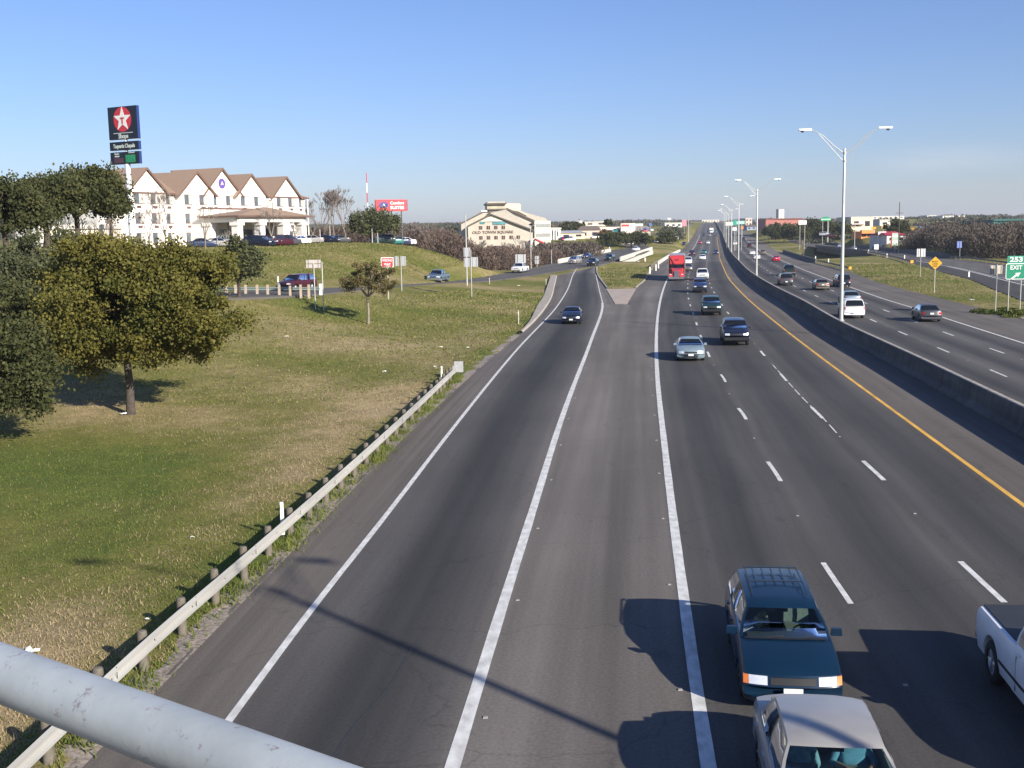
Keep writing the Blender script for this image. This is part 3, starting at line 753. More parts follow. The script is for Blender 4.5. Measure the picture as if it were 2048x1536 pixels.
    def sidep(s, v):
        y0, y1 = lerp(p['yc'], p['yd'], s), lerp(p['yw'], p['yr'], s); z0, z1 = lerp(cw, dk, s)-.01, zroof(s)
        return (lerp(xb, xt, v)+.035*math.sin(math.pi*v), lerp(y0, y1, v), lerp(z0, z1, v))
    def emit(P4, name, glass):
        if glass: wins.setdefault(name, MB()).add(P4, [(0,1,2,3)])
        else: cab.add(P4, [(0,1,2,3)])
    sl_ = [0, .045]; gi = 0
    bars = list(p['bars']); edges = []
    a0 = .045
    for b_ in bars: edges.append((a0, b_-.018)); a0 = b_+.018
    edges.append((a0, .955 if kind not in ('sedan','saloon') else .93))
    ss = sorted({0, 1, *[e for ed in edges for e in ed]}); vv = [0, .05, .35, .65, .92, 1]
    for i in range(len(ss)-1):
        mid = (ss[i]+ss[i+1])/2; gidx = next((k for k, e in enumerate(edges) if e[0] < mid < e[1]), None)
        sub = 3 if gidx is not None else 1
        for k in range(sub):
            sa, sb = lerp(ss[i], ss[i+1], k/sub), lerp(ss[i], ss[i+1], (k+1)/sub)
            for j in range(len(vv)-1):
                gl = gidx is not None and 0 < j < 4
                q = [sidep(sa, vv[j]), sidep(sb, vv[j]), sidep(sb, vv[j+1]), sidep(sa, vv[j+1])]
                emit(q, ('R', gidx), gl); emit([(-x, y, z) for x, y, z in q][::-1], ('L', gidx), gl)
    uu = [-1, -.94, -.6, -.3, 0, .3, .6, .94, 1]
    def scr(u, v, s):
        yb, yt = (p['yc'], p['yw']) if s == 0 else (p['yd'], p['yr']); zb_ = (cw if s == 0 else dk)-.01; sg = -1 if s == 0 else 1
        k = 1-u*u; x = u*(lerp(xb, xt, v)+.035*math.sin(math.pi*v))
        return (x, lerp(yb, yt, v)+sg*lerp(.13, .06, v)*k*(1 if s == 0 else .6), lerp(zb_, zroof(s), v)+.02*k)
    vw = [0, .04, .35, .65, .93, 1]
    for s_, nm in ((0, 'W'), (1, 'B')):
        for i in range(len(uu)-1):
            for j in range(5):
                gl = 0 < i < len(uu)-2 and 0 < j < 4
                emit([scr(uu[i], vw[j], s_), scr(uu[i+1], vw[j], s_), scr(uu[i+1], vw[j+1], s_), scr(uu[i], vw[j+1], s_)], (nm, 0), gl)
    sr = np.linspace(0, 1, 6)
    def roofp(u, s):
        a_, b_ = scr(u, 1, 0), scr(u, 1, 1); return (u*xt, lerp(a_[1], b_[1], s), zroof(s)+.02*(1-u*u)+.03*(1-u*u)*math.sin(math.pi*s))
    for i in range(len(uu)-1):
        for j in range(5): cab.add([roofp(uu[i], sr[j]), roofp(uu[i+1], sr[j]), roofp(uu[i+1], sr[j+1]), roofp(uu[i], sr[j+1])], [(0,1,2,3)])
    bm = bmesh.new(); bm.from_mesh(me); tmp = cab.mesh('cab', [pm]); bm.from_mesh(tmp)
    bmesh.ops.remove_doubles(bm, verts=bm.verts, dist=1e-4); bmesh.ops.recalc_face_normals(bm, faces=bm.faces); bm.to_mesh(me); bm.free()
    me.materials.clear(); me.materials.append(pm); me.polygons.foreach_set('material_index', [0]*len(me.polygons))
    me.polygons.foreach_set('use_smooth', [True]*len(me.polygons)); me.set_sharp_from_angle(angle=rad(34)); me.name = 'body'
    out_.append(('body', me, None))
    gm_ = CLEAR if clear else GLASS
    if det == 0:
        allw = MB()
        for w_ in wins.values(): allw.add(w_.v, w_.f)
        out_.append(('windows', allw.mesh('windows', [GLASS], 60), None))
    else:
        names = {'W': 'windshield', 'B': 'rear_window', 'L': 'side_window', 'R': 'side_window'}
        for (k, g), w_ in wins.items():
            me_ = w_.mesh(names[k], [gm_], 60); bm = bmesh.new(); bm.from_mesh(me_); bmesh.ops.remove_doubles(bm, verts=bm.verts, dist=1e-4); bm.to_mesh(me_); bm.free()
            out_.append((names[k], me_, None))
    # nose / tail details as curved patches
    def fy(z):
        if z <= hf-.20: return yF
        if z <= hf-.14: return lerp(yF, yF+.03, (z-hf+.20)/.06)
        return lerp(yF+.03, yF+.07, min(1, (z-hf+.14)/.12))
    def ry(z):
        if kind in ('pickup',): return yR-.02
        top = dk-.14 if kind not in ('wagon','suv','van') else dk-.06
        return yR-.05 if z > .60 else yR
    def patch(x0, x1, z0, z1, front, off=.012, th=.05):
        mb_ = MB(); nxs = 5
        def pt(x, z, o_):
            y = fy(z)-o_ if front else ry(z)+o_
            yy = y+p['bow']*(abs(x)/Wd)**3 if front else y-p['bow']*.8*(abs(x)/Wd)**3
            return (x, yy, z)
        xs = [lerp(x0, x1, k/(nxs-1)) for k in range(nxs)]; zs = [z0, (z0+z1)/2, z1]
        g = [[pt(x, z, off) for z in zs] for x in xs]; mb_.grid(g)
        ring = [g[0][0], g[0][1], g[0][2]]+[g[i][2] for i in range(1, nxs)]+[g[-1][1], g[-1][0]]+[g[i][0] for i in range(nxs-2, 0, -1)]
        back = [(x, y+(th if front else -th), z) for x, y, z in ring]; m_ = len(ring)
        mb_.add(ring+back, [(i, (i+1) % m_, m_+(i+1) % m_, m_+i) for i in range(m_)]); return mb_
    tall = kind in ('suv', 'pickup', 'van'); hz0, hz1 = (hf-.17, hf-.03)
    for sx in (-1, 1):
        out_.append(('headlight', patch(sx*Wd*.50, sx*Wd*.86, hz0, hz1, True).mesh('headlight', [LENS], 40), None))
        if kind == 'wagon': out_.append(('indicator_lamp', patch(sx*Wd*.865, sx*Wd*.965, hz0, hz1, True, .016).mesh('indicator_lamp', [AMB], 40), None))
        tz = (.66, .84) if not tall else (.78, 1.04)
        if kind == 'pickup': tz = (.74, 1.04)
        out_.append(('tail_light', patch(sx*Wd*(.66 if not tall else .84), sx*Wd*.95, *tz, False, .014).mesh('tail_light', [RED], 40), None))
    if det > 0:
        out_.append(('grille', patch(-Wd*.44, Wd*.44, hf-.16, hf-.05, True).mesh('grille', [BLACK], 40), None))
        out_.append(('lower_grille', patch(-Wd*.5, Wd*.5, zb+.07, zb+.17, True, .006).mesh('lower_grille', [BLACK], 40), None))
        for fr_ in (True, False):
            zp = (zb+.17, zb+.29) if fr_ else (((.66, .80) if not tall else (.50, .63)))
            out_.append(('licence_plate', patch(-.16, .16, *zp, fr_, .022, .02).mesh('licence_plate', [PLATE], 40), None))
        if kind in ('suv', 'pickup') :
            bp_ = MB().box((0, yF-.03, .52), (Wd*1.8, .12, .20)); out_.append(('bumper', bp_.mesh('bumper', [CHROME if kind == 'pickup' else BLACK]), None))
        if kind == 'pickup':
            out_.append(('rear_bumper', MB().box((0, yR+.04, .56), (Wd*1.86, .14, .20)).mesh('rear_bumper', [CHROME]), None))
            out_.append(('bed_cover', MB().box((0, (p['yd']+.14+yR-.1)/2, dk-.03), (Wd*1.70, yR-p['yd']-.22, .03)).mesh('bed_cover', [mat('tonneau_vinyl', (.03,.032,.035), .6)]), None))
        for sx in (-1, 1):
            mm = MB().box((sx*(Wd+.07), p['yc']+.22, cw+.07), (.20, .09, .13), 0, 0, .85); me_ = mm.mesh('mirror', [pm if kind != 'pickup' else BLACK], 60)
            out_.append(('mirror', me_, None))
            for k, dy in enumerate((-.1, .85)):
                if kind in ('coupe', 'pickup') and k: continue
                out_.append(('door_handle', MB().box((sx*(Wd+.006), dy+.35, cw-.10), (.03, .15, .03)).mesh('door_handle', [pm]), None))
        wp = MB()
        for xx in (-.45, .12): wp.tube([(xx, p['yc']-.10, cw+.02), (xx+.42, p['yc']-.035, cw+.07)], .009, 4)
        out_.append(('wipers', wp.mesh('wipers', [BLACK]), None))
        out_.append(('cowl_panel', MB().grid([[(x, p['yc']-.155+.10*(abs(x)/Wd)**2, cw+.018+.022*(1-(x/Wd)**2)), (x, p['yc']-.075+.10*(abs(x)/Wd)**2, cw+.024+.022*(1-(x/Wd)**2))] for x in np.linspace(-Wd*.84, Wd*.84, 13)]).mesh('cowl_panel', [BLACK]), None))
        # door seams as thin dark proud strips
        for sx in (-1, 1):
            sm_ = MB()
            for yy in (p['yc']+.12, lerp(p['yc'], p['yd'], p['bars'][0]), lerp(p['yc'], p['yd'], p['bars'][1] if len(p['bars']) > 1 else .86)):
                sm_.bbox((sx*(Wd-.01), yy-.005, zb+.12), (sx*(Wd+.0025), yy+.005, cw-.16))
            sm_.bbox((sx*(Wd-.01), p['ax'][0]+.5, zb+.28), (sx*(Wd+.012), p['ax'][1]-.48, zb+.33))
            out_.append(('door_trim', sm_.mesh('door_trim', [BLACK]), None))
    wm = MB(); r = p['r']; tw = .105
    wm.lathe([(r*.62,-tw),(r*.9,-tw),(r*.985,-tw*.8),(r,-tw*.45),(r,tw*.45),(r*.985,tw*.8),(r*.9,tw),(r*.62,tw),(r*.62,-tw)], 'X', 24 if det else 14)
    rm = MB(); rm.lathe([(0,.075),(r*.16,.075),(r*.2,.05),(r*.2,.02),(r*.58,.02),(r*.63,.085),(r*.645,.085),(r*.645,-.085),(r*.2,-.03),(0,-.03)], 'X', 24 if det else 12)
    if det:
        for k in range(6):
            t = k*math.pi/3; rm.box((.05, math.cos(t)*r*.38, math.sin(t)*r*.38), (.035, .07, r*.42)) if False else rm.tube([(.05, math.cos(t)*r*.1, math.sin(t)*r*.1), (.055, math.cos(t)*r*.6, math.sin(t)*r*.6)], .032, 6)
    wme = wm.mesh('wheel', [RUB], 50); rme = rm.mesh('rim', [ALLOY], 40)
    CACHE[key] = (out_, wme, rme, p); return CACHE[key]
COUNT = {}
def make_car(kind, pm, loc, rz, label, cat='car', group=None, det=1, name=None, clear=False):
    parts, wme, rme, p = car_meshes(kind, pm, det, clear)
    nm = name or {'sedan':'sedan', 'saloon':'sedan', 'coupe':'coupe', 'wagon':'station_wagon', 'suv':'sport_utility_car', 'van':'minivan', 'pickup':'pickup_truck'}[kind]
    t = thing(nm, label, cat, loc, rz, group)
    for n_, me_, _ in parts: link(n_, me_, t)
    for ay in p['ax']:
        for sx in (-1, 1):
            w_ = link('wheel', wme, t, (sx*(p['W']-.115), ay, p['r']), 0 if sx > 0 else math.pi)
            if det: link('rim', rme, w_)
    return t
def lane_dir(Y, f=None):
    f = f or BAR
    d = f(Y+3)-f(Y-3); return math.atan2(-d, 6)     # rotation about z that sends +Y to (d,6)
def carpx(px, py, kind, pm, label, away=False, det=1, f=None, z=None, rz=None, cat='car', group=None, **k):
    """px,py = where the middle of the near bumper meets the road"""
    g = Gp(px, py) if z is None else W(px, py, z)
    th = lane_dir(g.y, f) if rz is None else rz
    d = Vector((-math.sin(th), math.cos(th), 0)); c = g+d*VS[kind]['L']*.5
    zz = P(c.y) if z is None else z
    sl = 0
    t = make_car(kind, pm, (c.x, c.y, zz+.006), th+(math.pi if away else 0), label, cat, group, det, **k)
    return t, th
C_NAVY = paint('dark_teal_blue', (.003,.018,.042), .3); C_SILV = paint('champagne_silver', (.42,.40,.37), .32, .35); C_WHITE = paint('white', (.80,.80,.80), .3)
C_LBLUE = paint('pale_silver_blue', (.28,.36,.40), .3, .35); C_BLACK = paint('black_blue', (.010,.013,.028), .25); C_DGRN = paint('dark_green', (.012,.035,.03), .3)
C_RED = paint('red', (.50,.02,.04), .3); C_MAR = paint('maroon', (.055,.008,.015), .3); C_GREY = paint('grey', (.075,.075,.082), .32, .2); C_TAN = paint('tan', (.19,.165,.13), .35, .3)
C_BLUE = paint('steel_blue', (.16,.22,.27), .3, .3); C_DBLUE = paint('dark_blue', (.02,.035,.09), .3); C_BRN = paint('brown', (.10,.055,.03), .3); C_TEAL = paint('teal', (.02,.16,.15), .3)
rampf = lambda Y: (L1(Y)+L2(Y))/2
MAIN = 'cars coming down the near lanes'; OPP = 'cars driving away in the far lanes'
# --- the dark blue station wagon
pF = W(1586, 1352, .69); pR = W(1535, 1127, 1.42); ax_ = (pR-pF); ax_.z = 0; ax_.normalize()
wth = math.atan2(-ax_.x, ax_.y); wc = pF+ax_*(4.35/2-.08)
sF = W(1671, 1478, 1.41); sR = W(1636, 1380, 1.41); sth = wth; sax = Vector((-math.sin(sth), math.cos(sth), 0)); scn = sF+sax*.42
pT = W(1950, 1207, 1.14); pc = pT-sax*(2.72)+Vector((math.cos(sth), math.sin(sth), 0))*.98
wag = make_car('wagon', C_NAVY, (wc.x, wc.y, .006), wth, 'dark blue green station wagon with roof rack, driving under the overpass behind the silver sedan', 'car', MAIN, 2, clear=True)
def interior(t, p, big=True, stuff=False):
    W_ = p['W']; zf = p['cowl']-.40
    d_ = MB(); d_.box((0, p['yc']+.26, p['cowl']-.09), (W_*1.66, .34, .16), 0, 0, .92); d_.box((-.0, p['yc']+.42, p['cowl']-.28), (.28, .3, .3)); link('dashboard', d_.mesh('dashboard', [DASH]), t)
    for sx in (-1, 1):
        s_ = MB(); x = sx*.38
        s_.box((x, .18, zf+.13), (.50, .50, .16), 0, 0, .94)
        s_.grid([[(x+a*.24*(1-.12*b), .40+.20*b+.05*a*a*0-.0, zf+.15+.56*b) for b in (0,.35,.7,1)] for a in (-1,-.8,0,.8,1)])
        s_.grid([[(x+a*.24*(1-.12*b), .52+.20*b, zf+.15+.56*b) for b in (0,.35,.7,1)] for a in (-1,-.8,0,.8,1)])
        for a in (-1, 1): s_.grid([[(x+a*.24*(1-.12*b), .40+.20*b+c, zf+.15+.56*b) for b in (0,.35,.7,1)] for c in (0,.12)])
        s_.grid([[(x+a*.21, .60+c, zf+.70) for a in (-1,1)] for c in (0,.12)])
        s_.box((x, .64, zf+.74), (.25, .10, .13), 0, 0, .9)
        link('front_seat', s_.mesh('front_seat', [SEAT], 50), t)
    b_ = MB(); b_.box((0, 1.15, zf+.13), (1.25, .5, .16)); b_.box((0, 1.45, zf+.36), (1.25, .14, .5)); link('rear_seat', b_.mesh('rear_seat', [SEAT]), t)
    sw = MB(); c = Vector((.38, p['yc']+.50, p['cowl']-.02)); nrm = Vector((0, .80, .60)).normalized(); a_ = Vector((1,0,0)); b2 = nrm.cross(a_)
    ring = [c+a_*math.cos(k*math.pi/12)*.185+b2*math.sin(k*math.pi/12)*.185 for k in range(25)]
    sw.tube(ring, .016, 6, 0, False)
    for k in (0, 12, 18): sw.tube([c, ring[k]], .018, 5)
    sw.tube([c, c-nrm*.25], .035, 6); link('steering_wheel', sw.mesh('steering_wheel', [BLACK], 50), t)
    rv = MB().box((0, p['yw']-.02, p['H']-.16), (.22, .03, .06)); link('rear_view_mirror', rv.mesh('rear_view_mirror', [BLACK]), t)
interior(wag, VS['wagon'])
pw = VS['wagon']
bg_ = MB()
for k in range(7):
    a, b_ = random.uniform(-.14,.14), random.uniform(-.16,.14)
    bg_.lathe([(0,-.07),(.06,-.06),(.09,0),(.06,.06),(0,.07)], 'Z', 7, (-.38+a, .12+b_, pw['cowl']-.40+.30+.03*k % .1))
o = bg_.build('paper_bags', mat('patterned_paper', (.60,.58,.42), .8, 0, .2, 14, col2=(.28,.10,.07)), None, 30)
tag(o, 'crumpled patterned paper bags heaped on the front passenger seat of the blue wagon', 'bag'); o.location = wag.location; o.rotation_euler = wag.rotation_euler
rk = MB()
zt = pw['H']+.0
for sx in (-1, 1):
    rk.tube([(sx*.50, -.05, zt+.015), (sx*.50, .1, zt+.055), (sx*.50, 1.55, zt+.055), (sx*.50, 1.68, zt+.01)], .014, 6)
for yy in (.62, 1.5): rk.tube([(-.50, yy, zt+.06), (.50, yy, zt+.06)], .016, 6)
for xx in (-.36,-.18,0,.18,.36): rk.box((xx, 1.06, zt+.028), (.018, .95, .012))
link('roof_rack', rk.mesh('roof_rack', [mat('rack_blue_black', (.015,.03,.05), .35)], 40), wag)
dr = MB().box((0, -.35, pw['H']+.018), (.9, .01, .004)); 
# --- the silver sedan right below the railing
sil = make_car('saloon', C_SILV, (scn.x, scn.y, .006), sth, 'champagne silver sedan cut by the bottom edge, just ahead of the blue wagon', 'car', MAIN, 2, clear=True)
interior(sil, VS['saloon'])
# --- white pickup at the right edge
pk = make_car('pickup', C_WHITE, (pc.x, pc.y, .006), sth, 'white pickup truck with black bed cover, cut by the right edge of the view', 'pickup truck', MAIN, 2)
lc4 = lambda a, b: (lambda Y: (a(Y)+b(Y))/2)
carpx(1382,724,'coupe',C_LBLUE,'pale silver blue sedan in the left near lane beside the white edge line',det=2,group=MAIN,name='sedan',f=lc4(L3,L4))
carpx(1473,693,'suv',C_BLACK,'black blue four wheel drive beside and just behind the pale silver blue sedan',det=2,group=MAIN,f=lc4(L4,L5))
carpx(1424,632,'suv',C_DGRN,'dark green four wheel drive with sun visors down, behind the black blue one',det=2,group=MAIN,f=lc4(L4,L5))
carpx(1400,586,'suv',C_DBLUE,'dark blue four wheel drive close ahead of a white pickup',det=1,group=MAIN,f=lc4(L4,L5))
carpx(1405,561,'pickup',C_WHITE,'white pickup following the dark blue four wheel drive',det=1,group=MAIN,f=lc4(L4,L5),cat='pickup truck')
carpx(1142,649,'sedan',C_BLACK,'black sedan alone on the exit ramp',det=2,group='cars on the ramp and frontage road',f=rampf)
# distant near-lane traffic
for (px, py, k, c, lab) in (
  (1376,543,'sedan',C_TAN,'tan sedan just behind the red semi truck'),
  (1376,529,'suv',C_WHITE,'white four wheel drive half hidden behind the red semi truck'),
  (1384,512,'suv',C_MAR,'maroon four wheel drive next behind the white one past the red semi truck'),
  (1405,520,'sedan',C_WHITE,'white sedan in the middle lane beyond the white pickup'),
  (1408,508,'sedan',C_TEAL,'teal sedan right behind the distant white sedan'),
  (1432,509,'sedan',C_DBLUE,'dark blue car beside the yellow line'),
  (1400,488,'coupe',C_RED,'small red car far up the near lanes'),
  (1416,488,'sedan',C_WHITE,'white car level with the small red car far up the near lanes'),
  (1408,472.5,'sedan',C_DBLUE,'dark blue car at the front of the farthest cluster'),
  (1419,472.5,'sedan',C_SILV,'silver car at the front of the farthest cluster'),
  (1433,473,'suv',C_GREY,'grey car of the farthest cluster, next to the barrier'),
  (1414,466.5,'sedan',C_WHITE,'white car in the left lane behind the front pair of the farthest cluster'),
  (1431,465.5,'sedan',C_TEAL,'small teal car behind the white box van'),
  (1423,461.5,'sedan',C_SILV,'pale car just ahead of the road crest')):
    carpx(px, py, k, c, lab, det=0, group=MAIN)
# far carriageway, driving away
for (px, py, k, c, lab, d) in (
  (1864,645,'sedan',C_GREY,'dark grey sedan alone in the outer far lane below the grass island',2),
  (1709,638,'suv',C_WHITE,'white four wheel drive seen from behind beside the tall lamp post',2),
  (1706,611,'sedan',C_LBLUE,'silver blue sedan just ahead of the white four wheel drive',1),
  (1688,575,'suv',C_BLACK,'black four wheel drive partly hidden by the tall lamp post',1),
  (1646,581,'sedan',C_TAN,'tan sedan with lit tail lights ahead of the silver blue sedan',1),
  (1573,572,'suv',C_GREY,'grey blue four wheel drive in the far lane next to the barrier',1),
  (1580,552,'pickup',C_DGRN,'dark green pickup ahead of the grey blue four wheel drive',1),
  (1553,523,'coupe',C_RED,'bright red car in the far lanes',1),
  (1514,519,'sedan',C_WHITE,'white car nearest of the three white cars behind the second lamp post',0),
  (1526,509.5,'sedan',C_TAN,'cream car right of the second lamp post',0),
  (1505,509.5,'sedan',C_WHITE,'white car left of the second lamp post',0),
  (1499,495.5,'suv',C_MAR,'maroon truck like car ahead of the white cars in the far lanes',0),
  (1484,490,'sedan',C_GREY,'small grey car in the far lanes left of the maroon one',0),
  (1487.5,479.5,'sedan',C_DBLUE,'small blue car far up the far lanes',0),
  (1470,490,'van',C_WHITE,'white van beside the third lamp post in the far lanes',0)):
    carpx(px, py, k, c, lab, away=True, det=d, group=OPP, cat='pickup truck' if k == 'pickup' else 'car')
# ramp mouth and frontage road
FRG = 'cars on the ramp and frontage road'
def onfront(px, py, z, k, c, lab, dx, dy, d=1, away=False, cat='car'):
    th = math.atan2(-dx, dy); carpx(px, py, k, c, lab, z=z, rz=th, det=d, group=FRG, away=away, cat=cat)
onfront(566,584,2.6,'suv',C_MAR,'dark maroon four wheel drive on the frontage road behind the timber post rail',16,31,2)
onfront(866,566,1.2,'pickup',C_BLUE,'steel blue pickup truck on the frontage road at the foot of the hill',8,34,2,cat='pickup truck')
onfront(1032,546,.8,'pickup',C_WHITE,'white pickup truck on the frontage road below the grey sign backs',9,30,1,cat='pickup truck')
onfront(1143,528,.75,'van',C_SILV,'silver van entering the ramp mouth beside the white parapet',11,28,1)
onfront(1169,517,.8,'sedan',C_DBLUE,'dark blue car against the white bridge parapet',10,26,1)
onfront(1181,533,.65,'suv',C_BLACK,'black jeep at the top of the exit ramp',9,30,1)
onfront(1215,522.5,.7,'suv',C_DGRN,'dark green four wheel drive by the tip of the grass island',10,30,1)
onfront(1268,502,1.2,'sedan',C_WHITE,'white car far up on the frontage bridge',12,28,0)
for (px, py, D, k, c, lab) in ((1313,481,470,'sedan',C_TAN,'tan car on the frontage road near the round trees'),(1338,480,480,'sedan',C_DGRN,'dark green car on the frontage road beyond the bridge'),
     (1317,474,520,'sedan',C_DBLUE,'dark blue car in front of the dark oak'),(1353,480,520,'van',C_WHITE,'white van on the upper frontage road'),(1368,480,490,'suv',C_BLACK,'black car topmost on the upper frontage road')):
    g = RD(px, py, D); th = lane_dir(D)
    make_car(k, c, (g.x, g.y, gz(g.x, g.y)+.1), th, lab, 'car', FRG, 0)
# right side road traffic
for (px, py, k, c, lab, aw) in ((1671,491,'sedan',C_BLUE,'light blue sedan on the side road left of the tall lamp post',False),(1680,496,'sedan',C_WHITE,'white sedan crossing behind the tall lamp post on the side road',False),(1708,501,'sedan',C_SILV,'silver sedan on the side road behind the bridge wall',False)):
    th = math.atan2(-12, 40); carpx(px, py, k, c, lab, z=.25, rz=th, det=0, group='cars on the side road', away=aw)
# hotel car park
PKG = 'cars parked in front of the hotel'
hill = [(404,497,165,'sedan',C_DBLUE,'blue sedan parked at the left end of the hotel forecourt',1.9),(430,497,168,'sedan',C_SILV,'silver sedan with a bright sunlit front beside the blue sedan of the forecourt',-.9),
 (447,492,174,'suv',C_BLUE,'steel blue estate parked behind the small dark tree',-.9),(520,494,172,'van',C_BLACK,'large black van parked before the hotel canopy',1.2),(535,494,176,'suv',C_MAR,'dark maroon estate parked right of the black van',1.2),
 (557,493,177,'van',C_MAR,'maroon van parked under the bare tree',-.75),(576,492,180,'sedan',C_GREY,'grey sedan nose out between the maroon van and the white column',-.75),(596,492,184,'sedan',C_WHITE,'white car parked by the right canopy column',-.75),
 (622,491,188,'sedan',C_SILV,'silver sedan parked broadside beyond the right hotel corner',-1.45),(655,490,192,'sedan',C_BLACK,'black sedan parked right of the slim pale post',1.5),(676,490,194,'sedan',C_GREY,'grey sedan with a bright nose on the hill edge',-1.3),
 (765,490,198,'suv',C_DGRN,'dark green estate parked below the leaning oak',-1.3),(782,489,200,'sedan',C_TEAL,'teal sedan with a sunlit nose by the sign posts',-1.2),(797,489,202,'sedan',C_DBLUE,'dark blue sedan second from the hill brow',-1.2),(808,489,203,'sedan',C_WHITE,'white sedan last before the hill brow',-1.2)]
for px, py, D, k, c, lab, rz in hill:
    g = RD(px, py, D); make_car(k, c, (g.x, g.y, gz(g.x, g.y)+.02), rz, lab, 'car', PKG, 0)
g = RD(16, 512, 118); make_car('sedan', C_SILV, (g.x, g.y, gz(g.x, g.y)+.02), 1.2, 'silver car parked among the oaks at the left edge', 'car', None, 1)

# ------------------------------------------------------------------ people in the silver sedan
def person(name, label, base, shirt, arms, rz, skin=(.42,.24,.16)):
    J = {'pel':(0,.30,.50),'sp':(0,.33,.72),'ch':(0,.38,.95),'nk':(0,.40,1.08),'hd0':(0,.37,1.15),'hd':(0,.36,1.24),'hd2':(0,.37,1.33)}
    me = bpy.data.meshes.new('p'); V = []; E = []; R_ = []
    def addv(p_, r): V.append(p_); R_.append(r); return len(V)-1
    a = addv((0,.28,.42),.15); b_ = addv((0,.33,.60),.14); c = addv((0,.38,.80),.16); d = addv((0,.38,.90),.07); e = addv((0,.36,.97),.075); f = addv((0,.345,1.05),.10); g_ = addv((0,.355,1.12),.075)
    E += [(a,b_),(b_,c),(c,d),(d,e),(e,f),(f,g_)]
    for s_ in (-1, 1):
        k = addv((s_*.19,.38,.83),.065); l = addv(tuple(arms[0][i]*(s_ if i == 0 else 1) for i in range(3)),.045); h = addv(tuple(arms[1][i]*(s_ if i == 0 else 1) for i in range(3)),.032)
        h2 = addv((V[h][0]*.97, V[h][1]-.06, V[h][2]+.02), .038)
        E += [(c,k),(k,l),(l,h),(h,h2)]
        for q in range(4):
            f1 = addv((V[h2][0]+s_*(-.03+.02*q), V[h2][1]-.05, V[h2][2]+.012*(1.5-abs(q-1.5))), .010); f2 = addv((V[f1][0], V[f1][1]-.03-.006*(1.5-abs(q-1.5)), V[f1][2]-.015), .008); E += [(h2,f1),(f1,f2)]
        t1 = addv((V[h2][0]-s_*.045, V[h2][1]-.01, V[h2][2]), .011); t2 = addv((V[t1][0]-s_*.012, V[t1][1]-.03, V[t1][2]), .009); E += [(h2,t1),(t1,t2)]
        k1 = addv((s_*.10,-.05,.50),.085); k2 = addv((s_*.11,-.20,.25),.05); E += [(a,k1),(k1,k2)]
    me.from_pydata(V, E, []); o = bpy.data.objects.new('p', me); COL.objects.link(o)
    md = o.modifiers.new('s', 'SKIN'); md.use_smooth_shade = True
    for i, v in enumerate(me.skin_vertices[0].data): v.radius = (R_[i]*1.1, R_[i]); v.use_root = (i == 0)
    s2 = o.modifiers.new('u', 'SUBSURF'); s2.levels = 2
    dg = bpy.context.evaluated_depsgraph_get(); m2 = bpy.data.meshes.new_from_object(o.evaluated_get(dg)); bpy.data.objects.remove(o)
    sk = mat('skin', skin, .6, 0, .1, 9); m2.materials.clear()
    for q in (shirt, sk, mat('trousers', (.05,.05,.07), .8)): m2.materials.append(q)
    for p_ in m2.polygons:
        ct = p_.center; hand = ct.y < .08 and ct.z > .62; p_.material_index = 1 if (ct.z > .90 and abs(ct.x) < .14) or hand else (2 if ct.z < .55 else 0); p_.use_smooth = True
    m2.name = 'person'; o = link('person', m2, None, base, rz); tag(o, label, 'person')
    hr = MB(); hr.lathe([(0,.115),(.06,.10),(.095,.05),(.105,0),(.10,-.06),(.085,-.09)], 'Z', 14, (0,.375,1.075)); h_ = hr.build('hair', mat('dark_hair', (.03,.02,.015), .8), o, 60)
    return o
def seated(car, sx, label, shirt, arms):
    R_ = Matrix.Rotation(car.rotation_euler.z, 3, 'Z'); off = R_ @ Vector((sx*.38, .02, .0)); return person('person', label, (car.location.x+off.x, car.location.y+off.y, .09), shirt, arms, car.rotation_euler.z)
SH1 = mat('light_blue_shirt', (.10,.26,.40), .85, 0, .25, 8, bump=.4); SH2 = mat('pale_blue_blouse', (.20,.36,.46), .85, 0, .3, 12, bump=.4)
seated(sil, .98, 'driver in a light blue shirt holding the wheel of the champagne silver sedan', SH1, ((.30,.22,.66),(.16,-.10,.74)))
seated(sil, -.98, 'passenger in a pale blue blouse in the silver sedan, hands in the lap', SH2, ((.26,.22,.62),(.10,.02,.62)))

